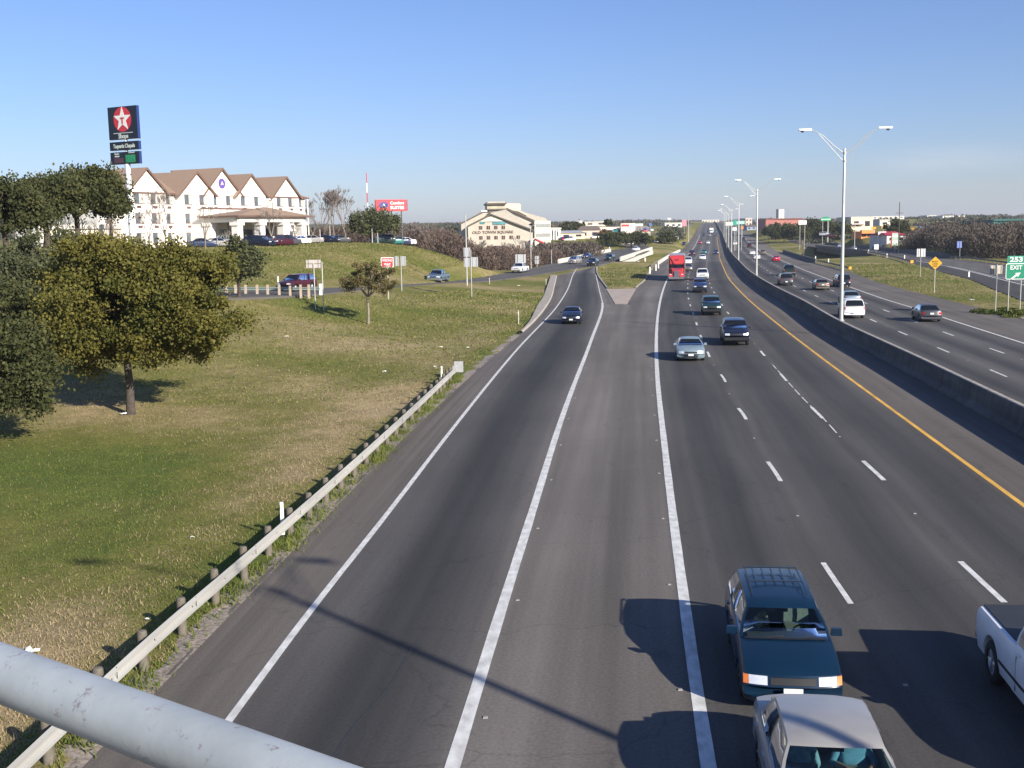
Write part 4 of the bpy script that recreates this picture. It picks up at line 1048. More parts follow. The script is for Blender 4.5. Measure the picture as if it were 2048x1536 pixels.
# ------------------------------------------------------------------ red semi truck with a grey trailer
SR = paint('truck_red', (.48,.045,.05), .35)
g = W(1353, 562, 0); th = lane_dir(g.y)
d = Vector((-math.sin(th), math.cos(th), 0)); c = g
tr = thing('semi_truck', 'red long nosed semi truck with tall sleeper fairing and grey trailer, left lane', 'truck', (g.x, g.y, .006), th, MAIN)
b = MB()    # local: nose at y=0 looking -Y
b.grid([[(x*w_, y, z) for x in (-1,-.97,-.9,-.5,0,.5,.9,.97,1)] for (w_, y, z) in ((.62,.15,.75),(.62,.12,1.55),(.64,.25,1.72),(.86,1.5,1.95),(.95,1.9,2.02))])
for s_ in (-1, 1):
    b.grid([[(s_*w_, y, z) for z in (.70, zt_)] for (w_, y, zt_) in ((.62,.12,1.55),(.64,.25,1.72),(.86,1.5,1.95),(.95,1.9,2.02))])
    b.grid([[(s_*x, y, z) for x in (.60, .95, 1.16, 1.2)] for (y, z) in ((.12,.62),(.14,.95),(.35,1.18),(.8,1.28),(1.25,1.15),(1.5,.8),(1.55,.6))])
    b.grid([[(s_*1.2, y, z_) for z_ in (z, .55 if (y < .3 or y > 1.4) else z-.12)] for (y, z) in ((.14,.95),(.35,1.18),(.8,1.28),(1.25,1.15),(1.5,.8),(1.55,.6))])
    b.grid([[(s_*x, y, z) for (x, z) in ((1.12,.7),(1.14,1.7),(1.05,2.55),(1.22,2.65) if y > 3 else (1.03,2.6))] for y in (1.9, 3.1)])
    b.grid([[(s_*x, y, z) for (x, z) in ((1.22,.7),(1.24,2.2),(1.22,2.75),(1.14,4.0))] for y in (3.1, 4.9)])
b.grid([[(x, 1.9, .7), (x, 1.9, 2.0)] for x in (-1.12, 1.12)])
b.grid([[(x*1.03, y, z) for x in (-1,-.9,0,.9,1)] for (y, z) in ((2.3,2.6),(2.45,2.72))])
b.grid([[(x*k, y, z) for x in (-1,-.93,-.5,0,.5,.93,1)] for (k, y, z) in ((1.04,2.36,2.70),(1.10,2.55,3.2),(1.14,2.9,3.75),(1.14,3.3,4.0),(1.14,4.9,4.05))])
for s_ in (-1, 1): b.add([(s_*1.04,2.36,2.70),(s_*1.10,2.55,3.2),(s_*1.14,2.9,3.75),(s_*1.14,3.3,4.0),(s_*1.22,3.3,2.7)], [(0,1,2,3,4)])
b.grid([[(x, 4.9, .8), (x, 4.9, 4.0)] for x in (-1.2, 1.2)])
b.add([(s_*1.12*1, 1.9, .7) for s_ in (-1,1)]+[(s_*1.24, 4.9, .7) for s_ in (-1,1)], [(0,1,3,2)])
body = b.build('body', SR, tr, 30)
MB().grid([[(x*k, y-.01, z) for x in (-1,-.5,0,.5,1)] for (k, y, z) in ((.98,1.93,2.03),(.92,2.3,2.58))]).build('windshield', GLASS, tr, 40)
for s_ in (-1, 1):
    MB().add([(s_*1.145,2.0,1.75),(s_*1.145,2.8,1.75),(s_*1.07,2.75,2.5),(s_*1.08,2.3,2.5)], [(0,1,2,3)]).build('side_window', GLASS, tr)
    MB().box((s_*.92,.22,.98),(.36,.12,.22)).build('headlight', LENS, tr)
    MB().tube([(s_*1.30,2.9,1.0),(s_*1.30,2.9,3.9)], .09, 10).build('exhaust_stack', CHROME, tr, 50)
    mr_ = MB(); mr_.box((s_*1.42,2.0,2.15),(.10,.12,.65)); mr_.tube([(s_*1.1,2.05,2.4),(s_*1.42,2.0,2.45)], .02, 5); mr_.tube([(s_*1.1,2.05,1.85),(s_*1.42,2.0,1.85)], .02, 5); mr_.build('mirror', CHROME, tr)
    MB().lathe([(0,-.5),(.33,-.5),(.33,.5),(0,.5)], 'Y', 16, (s_*1.05,3.6,.55)).build('fuel_tank', CHROME, tr, 40)
MB().box((0,.05,1.13),(.74,.14,.98),0,0,1).build('grille', mat('truck_grille', (.30,.32,.36), .3, .8, .3, 30), tr)
MB().box((0,-.05,.48),(2.36,.18,.34),0,0,1).build('bumper', CHROME, tr)
MB().box((0,2.62,3.32),(.62,.25,.10)).build('roof_slot', BLACK, tr)
ml = MB()
for xx in (-.8,-.4,0,.4,.8): ml.box((xx, 2.40, 2.78),(.12,.1,.06))
ml.build('marker_lamps', AMB, tr)
MB().box((0,5.0,.85),(.8,7.6,.22)).build('chassis', BLACK, tr)
wl = MB(); wl.lathe([(.28,-.14),(.46,-.14),(.51,-.09),(.51,.09),(.46,.14),(.28,.14),(.28,-.14)], 'X', 20); wlm = wl.mesh('wheel', [RUB], 40)
rl = MB(); rl.lathe([(0,.10),(.1,.10),(.12,.04),(.26,.04),(.29,.13),(.29,-.13),(0,-.1)], 'X', 18); rlm = rl.mesh('rim', [CHROME], 40)
trl = MB().box((0,12.3,2.62),(2.55,14.4,2.85)).build('trailer', mat('trailer_grey', (.40,.43,.45), .5, .3, .12, 1), tr)
MB().box((0,12.3,1.12),(1.0,14,.15)).build('trailer_frame', BLACK, tr)
for yy in (.95, 5.6, 6.9, 16.8, 18.1):
    for s_ in (-1, 1):
        q = link('wheel', wlm, tr, (s_*1.08, yy, .51), 0 if s_ > 0 else math.pi); link('rim', rlm, q)
# white box van in the farthest cluster
g = Gp(1423, 466.5); g.z = P(g.y); th = lane_dir(g.y)
t = thing('box_van', 'white box van taller than the rest of the farthest cluster', 'van', (g.x, g.y, g.z), th, MAIN)
MB().box((0,4.2,2.0),(2.5,5.6,2.9)).build('cargo_box', C_WHITE, t); MB().box((0,.8,1.35),(2.1,1.7,1.7),0,0,.85).build('cab', C_WHITE, t)
MB().box((0,-.0,1.75),(1.8,.2,.55)).build('windshield', GLASS, t)
for yy in (.9,5.2):
    for s_ in (-1,1): link('wheel', wlm, t, (s_*.98, yy, .51))
CONS = mat('shade_toned_concrete', (.13,.125,.118), .9, 0, .3, 1.2, bump=.3)  # bridge concrete with the shade put into its dark colour

# ------------------------------------------------------------------ median barrier
mb = MB(); P_ = []
for Y in Ysamp(-25, 2600, 1.5):
    x = BAR(Y); z = P(Y); d = BAR(Y+1)-BAR(Y-1); k = math.sqrt(1+d*d/4)
    P_.append([(x+a*k, Y, z+h) for a, h in ((-.42,-.2),(-.42,.08),(-.22,.32),(-.13,1.05),(-.10,1.09),(.10,1.09),(.13,1.05),(.22,.32),(.42,.08),(.42,-.2))])
mb.grid([r[:4] for r in P_]); mb.grid([r[6:] for r in P_]); o = mb.build('median_barrier', mat('barrier_concrete', (.105,.098,.088), .9, 0, .35, .8, bump=.3, stretch=(1,.3,2)), None, 30)  # side faces coloured darker to stand in for shade, top edge kept paler
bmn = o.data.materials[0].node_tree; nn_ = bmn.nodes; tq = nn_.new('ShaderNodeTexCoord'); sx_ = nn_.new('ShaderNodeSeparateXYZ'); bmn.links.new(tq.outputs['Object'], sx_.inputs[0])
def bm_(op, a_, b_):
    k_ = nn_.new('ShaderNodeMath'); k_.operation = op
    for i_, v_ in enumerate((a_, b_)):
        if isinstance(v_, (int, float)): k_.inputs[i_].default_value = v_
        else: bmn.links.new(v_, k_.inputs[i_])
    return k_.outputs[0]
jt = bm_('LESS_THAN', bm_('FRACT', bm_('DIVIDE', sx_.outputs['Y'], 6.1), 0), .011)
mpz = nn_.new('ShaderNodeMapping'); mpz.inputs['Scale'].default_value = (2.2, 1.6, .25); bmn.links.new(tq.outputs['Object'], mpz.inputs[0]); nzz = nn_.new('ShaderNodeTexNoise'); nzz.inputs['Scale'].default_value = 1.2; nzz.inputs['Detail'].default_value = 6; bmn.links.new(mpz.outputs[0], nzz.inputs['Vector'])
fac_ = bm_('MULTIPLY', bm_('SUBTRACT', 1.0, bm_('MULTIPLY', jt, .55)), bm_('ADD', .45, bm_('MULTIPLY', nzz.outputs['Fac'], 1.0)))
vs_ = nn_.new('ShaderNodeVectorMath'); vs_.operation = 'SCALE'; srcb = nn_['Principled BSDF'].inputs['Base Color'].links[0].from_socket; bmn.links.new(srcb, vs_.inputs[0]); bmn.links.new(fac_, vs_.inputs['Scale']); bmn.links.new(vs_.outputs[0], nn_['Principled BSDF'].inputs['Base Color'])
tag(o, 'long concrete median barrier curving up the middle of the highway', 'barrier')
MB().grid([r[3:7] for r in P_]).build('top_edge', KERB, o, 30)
# ------------------------------------------------------------------ twin arm lamp posts
def lamp_twin(x, Y, z, ang, hp, label, span=2.85):
    t = thing('street_lamp', label, 'street lamp', (x, Y, z), ang, 'twin lamps on the median barrier')
    MB().lathe([(.24,0),(.24,.05),(.165,.12),(.15,1),(.085,hp-.1),(.05,hp)], 'Z', 12).build('pole', POLEM, t, 40)
    b = MB(); b.lathe([(.13,-.06),(.13,.06)], 'Z', 10, (0,0,hp-.35)); b.lathe([(.13,-.06),(.13,.06)], 'Z', 10, (0,0,hp-.95)); b.build('bracket', STEEL, t)
    for s_ in (-1, 1):
        a = MB(); e = 1.35
        a.tube([(s_*.1,0,hp-.35),(s_*.8,0,hp+.2),(s_*1.6,0,hp+.95),(s_*2.1,0,hp+1.25),(s_*(span-.35),0,hp+e)], [.035,.032,.03,.03,.028], 6)
        a.tube([(s_*.1,0,hp-.95),(s_*.9,0,hp-.05),(s_*1.7,0,hp+.85),(s_*1.95,0,hp+1.1)], .026, 6)
        for q in (.25,.55,.8): a.tube([(s_*lerp(.1,1.6,q),0,lerp(hp-.35,hp+.95,q)),(s_*lerp(.1,1.7,q+.05),0,lerp(hp-.95,hp+.85,q+.05))], .015, 4)
        a.build('arm', POLEM, t, 50)
        h = MB(); x0 = s_*(span-.42); L_ = .98
        h.grid([[(x0+s_*L_*u, c*r_, hp+e+.02+dz_) for c, dz_ in ((-1,-.02),(-.8,.08),(0,.14),(.8,.08),(1,-.02))] for u, r_ in ((0,.05),(.12,.10),(.4,.15),(.75,.17),(.95,.13),(1,.05))])
        h.grid([[(x0+s_*L_*u, c*r_, hp+e+.0) for c in (-1,0,1)] for u, r_ in ((0,.05),(.12,.10),(.4,.15),(.75,.17),(.95,.13),(1,.05))])
        hd = h.build('lamp_head', mat('lamp_head_paint', (.78,.80,.78), .4), t, 50)
        MB().lathe([(0,-.14),(.08,-.12),(.13,-.05),(.145,.0)], 'Z', 12, (x0+s_*.68,0,hp+e)).build('lens', mat('lamp_refractor', (.10,.10,.11), .2, coat=.6), hd, 60)
    return t
y1 = RD(1672, 637, 84.7).y; SP = 85.2
HPp = 12.9
for k, lab in ((-1, 'nearest twin arm lamp post, outside the view, its shadow lying across the ramp'), (0, 'tallest twin arm lamp post, on the barrier beside the white four wheel drive'), (1, 'second twin arm lamp post up the barrier, behind the tallest'),
               (2, 'third twin arm lamp post up the barrier'), (3, 'fourth twin arm lamp post up the barrier, beside the white van'), (4, 'fifth twin arm lamp post up the barrier'), (5, 'sixth twin arm lamp post, near the green highway signs'), (6, 'farthest lamp post seen over the barrier')):
    Y = 84.7+k*SP
    if k == -1: Y = 2.4
    x = BAR(Y)
    lamp_twin(x, Y, P(Y)+1.08, lane_dir(Y)*.8, HPp, lab)

# ------------------------------------------------------------------ guard rails
def wbeam(pts, name='rail'):
    prof = [(-.02,-.155),(.03,-.12),(.03,-.07),(-.03,-.025),(-.03,.025),(.03,.07),(.03,.12),(-.02,.155)]
    G = []
    for i, p in enumerate(pts):
        d = (pts[min(i+1, len(pts)-1)]-pts[max(i-1, 0)]); d.z = 0; d.normalize(); nn = Vector((d.y, -d.x, 0))
        G.append([p+nn*a+Vector((0,0,b_)) for a, b_ in prof])
    mb = MB(); mb.grid(G); mb.grid([[q-Vector((0,0,0))+((q-q))+Vector((0,0,0)) for q in r] for r in G[:0]] or G[:2]); return mb
RAILM = mat('weathered_rail', (.47,.455,.41), .6, .25, .3, .9, bump=.1, stretch=(1,.2,1))
gr = hermite([16.6,19.3,25.5,31,63.4], [-7.2,-7.03,-6.42,-5.87,-3.05])
t = thing('guardrail', 'long metal guardrail on timber posts along the left edge of the exit ramp', 'guardrail', (0,0,0))
pts = [Vector((gr(y), y, .60)) for y in np.arange(6, 63.3, .9)]
wbeam(pts).build('rail', RAILM, t, 30)
PM = MB(); PM.lathe([(.095,-.1),(.095,.80),(.08,.84),(0,.85)], 'Z', 12); pme = PM.mesh('post', [WOODP], 40)
BK = MB().box((.13,0,.60),(.12,.12,.34)).mesh('spacer', [WOODP])
y = 7.2; k = 0; bolts = MB(); laps = MB()
while y < 62.8:
    a = lane_dir(y, gr); q = link('post', pme, t, (gr(y)-.25, y, gz(gr(y)-.25, y)-.03), a+random.uniform(-.1,.1)); q.scale = (1,1,random.uniform(.97,1.04)); q.rotation_euler[0] = random.uniform(-.02,.02)
    bolts.lathe([(.0,.0),(.02,.004),(.022,.02),(0,.02)][::-1], 'X', 8, (gr(y)+.0, y, .60))
    if k % 2 == 0: laps.box((gr(y)+.028, y+.16, .60), (.012, .006, .30), a)
    y += 1.905 if y < 55 else 1.25; k += 1
bolts.build('bolts', STEEL, t); laps.build('lap_joints', BLACK, t)
hb = MB(); hb.box((gr(63.3)+.02,63.6,.62),(.50,.14,.62),lane_dir(63,gr)); hb.box((gr(63.3)-.22,63.3,.62),(.14,.6,.22),lane_dir(63,gr)); hb.build('end_terminal', STEEL, t)
def flex(px, py, z, h, label, w_=.10, grp='white marker posts', D=None):
    g = W(px, py, z) if D is None else RD(px, py, D)
    t = thing('marker_post', label, 'marker post', (g.x, g.y, g.z-.02), 0, grp)
    b = MB(); b.box((0,0,h*.5),(w_,.03,h),0,0,.92); b.build('post', WPAINT, t); MB().box((0,-.02,h*.86),(w_*.75,.012,h*.13)).build('reflector', mat('reflector', (.7,.7,.62), .3, 0, .1), t); return t
flex(566,1068,.12,.92,'white marker post standing behind the near guardrail, lower one')
flex(884,765,.12,.92,'white marker post standing behind the guardrail near its far end')
for (px, py, D, h, lab) in ((1037,644,None,1.25,'pale slender post in the grass left of the ramp kerb'),(979,566,None,1.0,'thin marker post at the near edge of the frontage road, left one'),(1092,561,None,1.0,'thin marker post beside the ramp mouth, right one')):
    g = W(px, py, .15 if py > 600 else .8)
    t = thing('marker_post', lab, 'marker post', (g.x, g.y, gz(g.x, g.y)-.02), 0, 'white marker posts'); MB().tube([(0,0,0),(0,0,h)], .045, 8).build('post', mat('pale_post', (.55,.50,.42), .8), t)
    MB().box((0,-.05,h*.85),(.08,.02,.12)).build('reflector', WPAINT, t)
# timber post rail by the frontage road
t = thing('guardrail', 'short rail on pale timber posts beside the frontage road, in front of the maroon car', 'guardrail', (0,0,0))
fr = [Z(470,584,2.6), Z(520,583,2.6), Z(560,582,2.6), Z(600,581.5,2.6), Z(628,581,2.6)]
zz = [W(px, 590, 2.6) for px in (440,470,500,535,560,578,602,624,640)]
wbeam([Vector((p.x, p.y, 2.6+.60)) for p in zz[:-1]]+[Vector((zz[-1].x, zz[-1].y, 3.2))]).build('rail', mat('green_grey_rail', (.34,.42,.40), .5, .3), t, 30)
PT = mat('pale_timber', (.45,.37,.28), .9, 0, .3, 6)
for px in (455,473,493,516,537,560,582,603,619):
    p = W(px, 591, 2.6); q = MB().box((0,0,.55),(.22,.22,1.3),0,0,.95).build('post', PT, t); q.location = (p.x, p.y-.25, 2.45)
MB().box((W(642,588,2.6).x, W(642,588,2.6).y, 3.05),(.28,.2,1.1)).build('end_terminal', WPAINT, t)
flex(557,577,2.6,1.35,'tall white marker post in front of the maroon four wheel drive', .16)
# ------------------------------------------------------------------ parapets and bridges
def wall(name, label, cat, pts, h, th, m_, dn=.3, parts=None):
    pts = resamp(pts, max(6, len(pts)*6)); P_ = []
    for i, p in enumerate(pts):
        d = (pts[min(i+1, len(pts)-1)]-pts[max(i-1, 0)]); d.z = 0; d.normalize(); nn = Vector((d.y, -d.x, 0))*th/2; k = 1 if 0 < i < len(pts)-1 else .96
        P_.append([p+nn+Vector((0,0,-dn)), p+nn+Vector((0,0,h*k)), p-nn+Vector((0,0,h*k)), p-nn+Vector((0,0,-dn)), p+nn+Vector((0,0,-dn))])
    t = thing(name, label, cat); mb = MB(); mb.grid(P_)
    for e in (0, -1): mb.add(P_[e][:4], [(0,1,2,3)])
    mb.build('wall', m_, t); return t
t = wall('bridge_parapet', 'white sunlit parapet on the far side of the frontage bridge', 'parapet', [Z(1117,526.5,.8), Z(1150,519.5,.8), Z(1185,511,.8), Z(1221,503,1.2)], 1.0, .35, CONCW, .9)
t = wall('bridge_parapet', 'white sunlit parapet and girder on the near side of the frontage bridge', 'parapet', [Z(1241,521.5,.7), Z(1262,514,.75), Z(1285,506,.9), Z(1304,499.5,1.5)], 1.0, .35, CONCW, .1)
pts = resamp([Z(1243,521.5,.7), Z(1265,514,.75), Z(1285,506,.9), Z(1304,499.5,1.5)], 14)
P_ = []
for p in pts:
    P_.append([p+Vector((.1,.0,-.15)), p+Vector((-.0,.3,-.2)), p+Vector((-.0,.3,-1.5)), p+Vector((1.0,.0,-1.5)) ])
MB().grid([[p+Vector((.35,-.2,-.35)), p+Vector((.35,-.2,-1.45)), p+Vector((-1.5,1,-1.5))] for p in pts]).build('girder', CONCW, t)
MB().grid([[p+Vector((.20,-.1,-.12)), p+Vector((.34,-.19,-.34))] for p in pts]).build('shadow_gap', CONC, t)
for k in (2, 5, 8): MB().tube([pts[k]+Vector((1.2,.5,-1.3)), pts[k]+Vector((1.2,.5,-4.5))], .4, 10).build('pier', CONCW, t, 40)
mainL = lambda y: GRe(y)-.1
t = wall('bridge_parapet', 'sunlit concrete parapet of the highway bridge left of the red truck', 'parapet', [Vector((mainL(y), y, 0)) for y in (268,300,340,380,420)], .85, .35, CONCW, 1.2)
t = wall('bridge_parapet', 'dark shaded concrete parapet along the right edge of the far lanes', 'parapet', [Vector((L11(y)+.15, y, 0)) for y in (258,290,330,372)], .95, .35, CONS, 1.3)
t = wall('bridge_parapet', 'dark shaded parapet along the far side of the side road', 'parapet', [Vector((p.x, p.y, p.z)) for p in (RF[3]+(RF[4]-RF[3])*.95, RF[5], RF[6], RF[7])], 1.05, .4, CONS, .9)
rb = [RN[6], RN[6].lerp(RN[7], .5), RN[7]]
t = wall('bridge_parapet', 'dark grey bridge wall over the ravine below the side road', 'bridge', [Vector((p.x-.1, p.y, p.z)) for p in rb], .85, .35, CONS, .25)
pr = resamp(rb, 12)
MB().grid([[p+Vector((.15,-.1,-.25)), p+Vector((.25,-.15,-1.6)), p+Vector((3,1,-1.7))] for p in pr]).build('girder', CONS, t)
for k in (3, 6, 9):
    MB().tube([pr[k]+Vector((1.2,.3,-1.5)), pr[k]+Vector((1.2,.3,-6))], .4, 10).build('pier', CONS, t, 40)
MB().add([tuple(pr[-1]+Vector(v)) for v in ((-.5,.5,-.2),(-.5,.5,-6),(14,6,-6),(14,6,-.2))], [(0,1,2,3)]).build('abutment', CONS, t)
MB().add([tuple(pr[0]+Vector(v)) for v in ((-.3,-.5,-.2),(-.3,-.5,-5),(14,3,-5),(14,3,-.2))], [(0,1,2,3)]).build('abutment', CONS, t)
def railing(label, pts, z0=.55, n=None, m_=RAILM, step=3.8, grp=None):
    t = thing('guardrail', label, 'guardrail', (0,0,0), 0, grp); pp = resamp(pts, len(pts)*6)
    wbeam([p+Vector((0,0,z0)) for p in pp]).build('rail', m_, t, 30)
    s = 0; nxt = 0
    for i in range(1, len(pp)):
        seg = (pp[i]-pp[i-1]).length
        while nxt <= s+seg:
            p = pp[i-1].lerp(pp[i], (nxt-s)/seg); q = MB().box((p.x+.15, p.y+.1, p.z+.3),(.18,.2,.85)).build('post', WOODP, t); nxt += step
        s += seg
    return t
DRK = mat('dark_rail', (.16,.15,.14), .6, .2)
t = railing('rail with an orange end marker between the far lanes and the grass island', [Vector((L11(y)+.3, y, .05)) for y in (206,222,240,256)], m_=DRK)
MB().box((L11(206)+.3,205.6,.6),(.5,.1,.5)).build('end_marker', YEL, t)
t = railing('rail with a yellow end marker on the near side of the side road', [Z(1822,528,0), Z(1790,518.5,0), Z(1760,512,0), Z(1738,507.5,.05)], m_=DRK)
g = Z(1823,529,0); MB().box((g.x, g.y-.2, .6),(.6,.1,.6)).build('end_marker', YEL, t)
railing('long dark rail along the far edge of the side road at the right', [Z(1893,516.5,0), Z(1950,522,0), Z(2006,529.5,0), Z(2060,537,0)], m_=DRK)
railing('rail left of the highway beside the grass island, near the red truck', [Vector((GRe(y)-.35, y, .12)) for y in (236,246,258,266)], m_=mat('light_rail', (.50,.52,.48), .5, .3))
for (px, py, z, h, lab) in ((1631,521,.1,1.1,'white marker at the near end of the dark parapet'),(1657,527,.1,1.1,'white marker behind the far lane rail, middle one'),(1684,533,.1,1.2,'white marker beside the orange end marker'),
     (1737,505,.1,1.0,'pinkish marker post at the corner of the bridge wall'),(1774,514.5,.1,1.0,'white marker along the yellow ended rail'),(1809,520,.1,1.2,'tall white marker near the yellow rail end'),(1941,514,.1,1.3,'white marker on the far edge of the side road'),
     (1888,508,.1,1.3,'pale marker at the foot of the brown woods'),(1938,553,.1,.8,'small tan post beside the side road line'),(1115,512,1,1.2,'white post by the end of the white parapet'),(1219,500,1.2,1.2,'small white post at the far end of the far parapet'),
     (1300,547,.15,1.3,'green white delineator at the island edge, nearest'),(1312,541,.15,1.3,'green white delineator at the island edge, middle'),(1317,536,.15,1.3,'white delineator at the island edge, farthest')):
    g = W(px, py, z); t = thing('marker_post', lab, 'marker post', (g.x, g.y, z-.05), 0, 'white marker posts'); MB().box((0,0,h/2),(.22,.05,h),0,0,.9).build('post', WPAINT, t)

# ------------------------------------------------------------------ the hand rail in front of the camera
a = RD(0, 1343, 1.22*math.cos(PITCH)*1.0); d_ = ray(325, 1469)
def cz(px, py, dep):
    d = ray(px, py); return Vector((0,0,H))+d*(dep)
A_ = cz(0, 1342, 1.24); B_ = cz(325, 1470, 1.08); A_.z = B_.z = (A_.z+B_.z)/2
dirr = (B_-A_).normalized(); p0 = A_-dirr*1.2; p1 = B_+dirr*2.4
rl_ = mat('flaking_grey_paint', (.42,.455,.46), .55, .1, .22, 7, bump=.03, bscale=60)
nt_ = rl_.node_tree
# flaked spots in the paint
n_ = nt_.nodes; v_ = n_.new('ShaderNodeTexNoise'); v_.inputs['Scale'].default_value = 34; v_.inputs['Detail'].default_value = 9; v_.inputs['Roughness'].default_value = .8
tc_ = n_.new('ShaderNodeTexCoord'); nt_.links.new(tc_.outputs['Object'], v_.inputs['Vector'])
mr_ = n_.new('ShaderNodeMapRange'); mr_.inputs[1].default_value = .575; mr_.inputs[2].default_value = .62; nt_.links.new(v_.outputs['Fac'], mr_.inputs[0])
mm_ = n_.new('ShaderNodeMix'); mm_.data_type = 'RGBA'; src = n_['Principled BSDF'].inputs['Base Color'].links[0].from_socket
nt_.links.new(src, mm_.inputs['A']); mm_.inputs['B'].default_value = (.26,.24,.24,1); nt_.links.new(mr_.outputs[0], mm_.inputs['Factor']); nt_.links.new(mm_.outputs['Result'], n_['Principled BSDF'].inputs['Base Color'])
t = thing('hand_rail', 'thick pale grey painted pipe rail of the overpass crossing the lower left corner', 'railing', tuple(p0))
n_s = 40; MB().tube([(p0+(p1-p0)*k/n_s)-p0 for k in range(n_s+1)], .0305, 40).build('pipe', rl_, t, 80)
for f_ in (.02, .98):
    q = (p1-p0)*f_; MB().tube([q+Vector((0,0,-.03)), q+Vector((0,0,-1.0))], .024, 16).build('post', rl_, t, 60)

# ------------------------------------------------------------------ signs
def text_mesh(s_, size, m_, bold=0.0, ext=.01):
    cu = bpy.data.curves.new('t', 'FONT'); cu.body = s_; cu.size = size; cu.extrude = ext; cu.align_x = 'CENTER'; cu.align_y = 'CENTER'; cu.offset = bold; cu.resolution_u = 3
    o = bpy.data.objects.new('t', cu); COL.objects.link(o); dg = bpy.context.evaluated_depsgraph_get(); me = bpy.data.meshes.new_from_object(o.evaluated_get(dg))
    bpy.data.objects.remove(o); me.transform(Matrix.Rotation(math.pi/2, 4, 'X')); me.materials.clear(); me.materials.append(m_); me.name = 'lettering'; return me
def put_text(s_, size, m_, par, x, y, z, bold=0.0, w_=None):
    me = text_mesh(s_, size, m_, bold)
    xs = [v.co.x for v in me.vertices]; wd = max(xs)-min(xs)
    if w_: me.transform(Matrix.Diagonal((w_/wd, 1, 1, 1)))
    o = link('lettering', me, par, (x, y, z)); return o
def rrect(w_, h, r=.1, n=4):
    o = []
    for cx, cy, a0 in ((w_/2-r,h/2-r,0),(-w_/2+r,h/2-r,90),(-w_/2+r,-h/2+r,180),(w_/2-r,-h/2+r,270)):
        for k in range(n+1): a = rad(a0+90*k/n); o.append((cx+r*math.cos(a), cy+r*math.sin(a)))
    return o
def panel(par, w_, h, z, m_, border=None, r=.1, y=0, name='panel', th=.06, x=0):
    if border:
        MB().prism(rrect(w_, h, r), lambda a, b, t: (x+a, y+t, z+b), 0, th).build(name, border, par)
        MB().prism(rrect(w_-.14, h-.14, max(.02, r-.05)), lambda a, b, t: (x+a, y-.012+t, z+b), 0, .012-.003).build('face', m_, par)
    else: MB().prism(rrect(w_, h, r), lambda a, b, t: (x+a, y+t, z+b), 0, th).build(name, m_, par)
# exit sign
D = 101; g = RD(2029, 606, D); zb_ = gz(g.x, g.y)
t = thing('exit_sign', 'green exit sign for exit 253 on two posts at the right edge', 'road sign', (g.x, g.y, zb_), rad(-8))
sc = D/2230
zc = g.z+(606-543)*sc-zb_
W_ = 38*sc; H_ = 32*sc
panel(t, W_, H_, zc, GREEN, WPAINT, .16); zt_ = zc+H_/2+7.2*sc
panel(t, 33*sc, 14.5*sc, zt_, GREEN, mat('green_edge', (.06,.45,.30), .5), .08)
put_text('EXIT', .52, WPAINT, t, -.0, -.03, zc+.33, .012, 1.02); put_text('253', .58, WPAINT, t, 0, -.03, zt_-.0, .02, 1.12)
ar = [(-.42,-.36),(-.34,-.46),(.10,-.14),(.16,-.26),(.40,.14),(-.08,.10),(.0,-.0)]
MB().prism(ar, lambda a, b, tt: (a+.02, -.03+tt, zc-.30+b+.05), 0, .02).build('arrow', WPAINT, t)
for sx in (-11.5, 11.5): MB().tube([(sx*sc,.12,-.2),(sx*sc,.12,zc+.5)], .045, 8).build('post', POLEM, t)
# yellow diamond
D = 135; g = RD(1869, 578, D); zb_ = gz(g.x, g.y)
t = thing('warning_sign', 'orange yellow diamond warning sign on a slim post on the grass island', 'road sign', (g.x, g.y, zb_), rad(-12)); sc = D/2230; zc = g.z-zb_+(578-526.5)*sc; r_ = 13*sc
MB().prism([(0,r_),(-r_,0),(0,-r_),(r_,0)], lambda a, b, tt: (a, tt, zc+b), 0, .04).build('panel', mat('faded_yellow_sign', (.80,.42,.03), .5), t)
dk_ = mat('faded_black_lettering', (.30,.17,.02), .6)
put_text('RIGHT', .26, dk_, t, 0, -.02, zc+.18, .004); put_text('LANE', .26, dk_, t, 0, -.02, zc-.10, .004); put_text('ENDS', .2, dk_, t, 0, -.02, zc-.36, .003)
MB().tube([(0,.08,-.2),(0,.08,zc+.4)], .045, 8).build('post', POLEM, t)
# wrong way
D = 122; g = RD(776, 574, D); zb_ = gz(g.x, g.y)
D = 118; g = RD(776, 572, D); zb_ = gz(g.x, g.y); sc = D/2230
t = thing('wrong_way_sign', 'red wrong way sign on a slim post behind the small tree', 'road sign', (g.x, g.y, zb_), rad(8)); zc = g.z-zb_+(572-525)*sc
panel(t, 25*sc, 19.5*sc, zc, REDS, WPAINT, .05)
put_text('WRONG', .36, WPAINT, t, 0, -.03, zc+.19, .006, 1.05); put_text('WAY', .40, WPAINT, t, 0, -.03, zc-.24, .01, .72); MB().tube([(0,.1,-.3),(0,.1,zc+.3)], .05, 8).build('post', POLEM, t)
def backsign(px, py, D, panels, posts, label, grp='backs of road signs', rz=.12, m_=SIGNB):
    g = RD(px, py, D); zb_ = gz(g.x, g.y); sc = D/2230; t = thing('road_sign', label, 'road sign', (g.x, g.y, zb_), rz, grp); zt_ = 0
    for (x0, x1, y0, y1) in panels:
        cx = ((x0+x1)/2-px)*sc; z = g.z-zb_+(py-(y0+y1)/2)*sc; w_, h = (x1-x0)*sc, (y1-y0)*sc; zt_ = max(zt_, z+h/2)
        MB().box((cx,0,z),(w_,.04,h)).build('panel', m_, t)
        for q in (-.33,.33): MB().box((cx+q*w_,-.04,z),(.06,.05,h*.96)).build('brace', mat('brace', (.30,.32,.33), .5, .3), t)
    for x_, top in posts: MB().tube([((x_-px)*sc,-.10,-.3),((x_-px)*sc,-.10,g.z-zb_+(py-top)*sc)], .05, 8).build('post', POLEM, t)
    return t
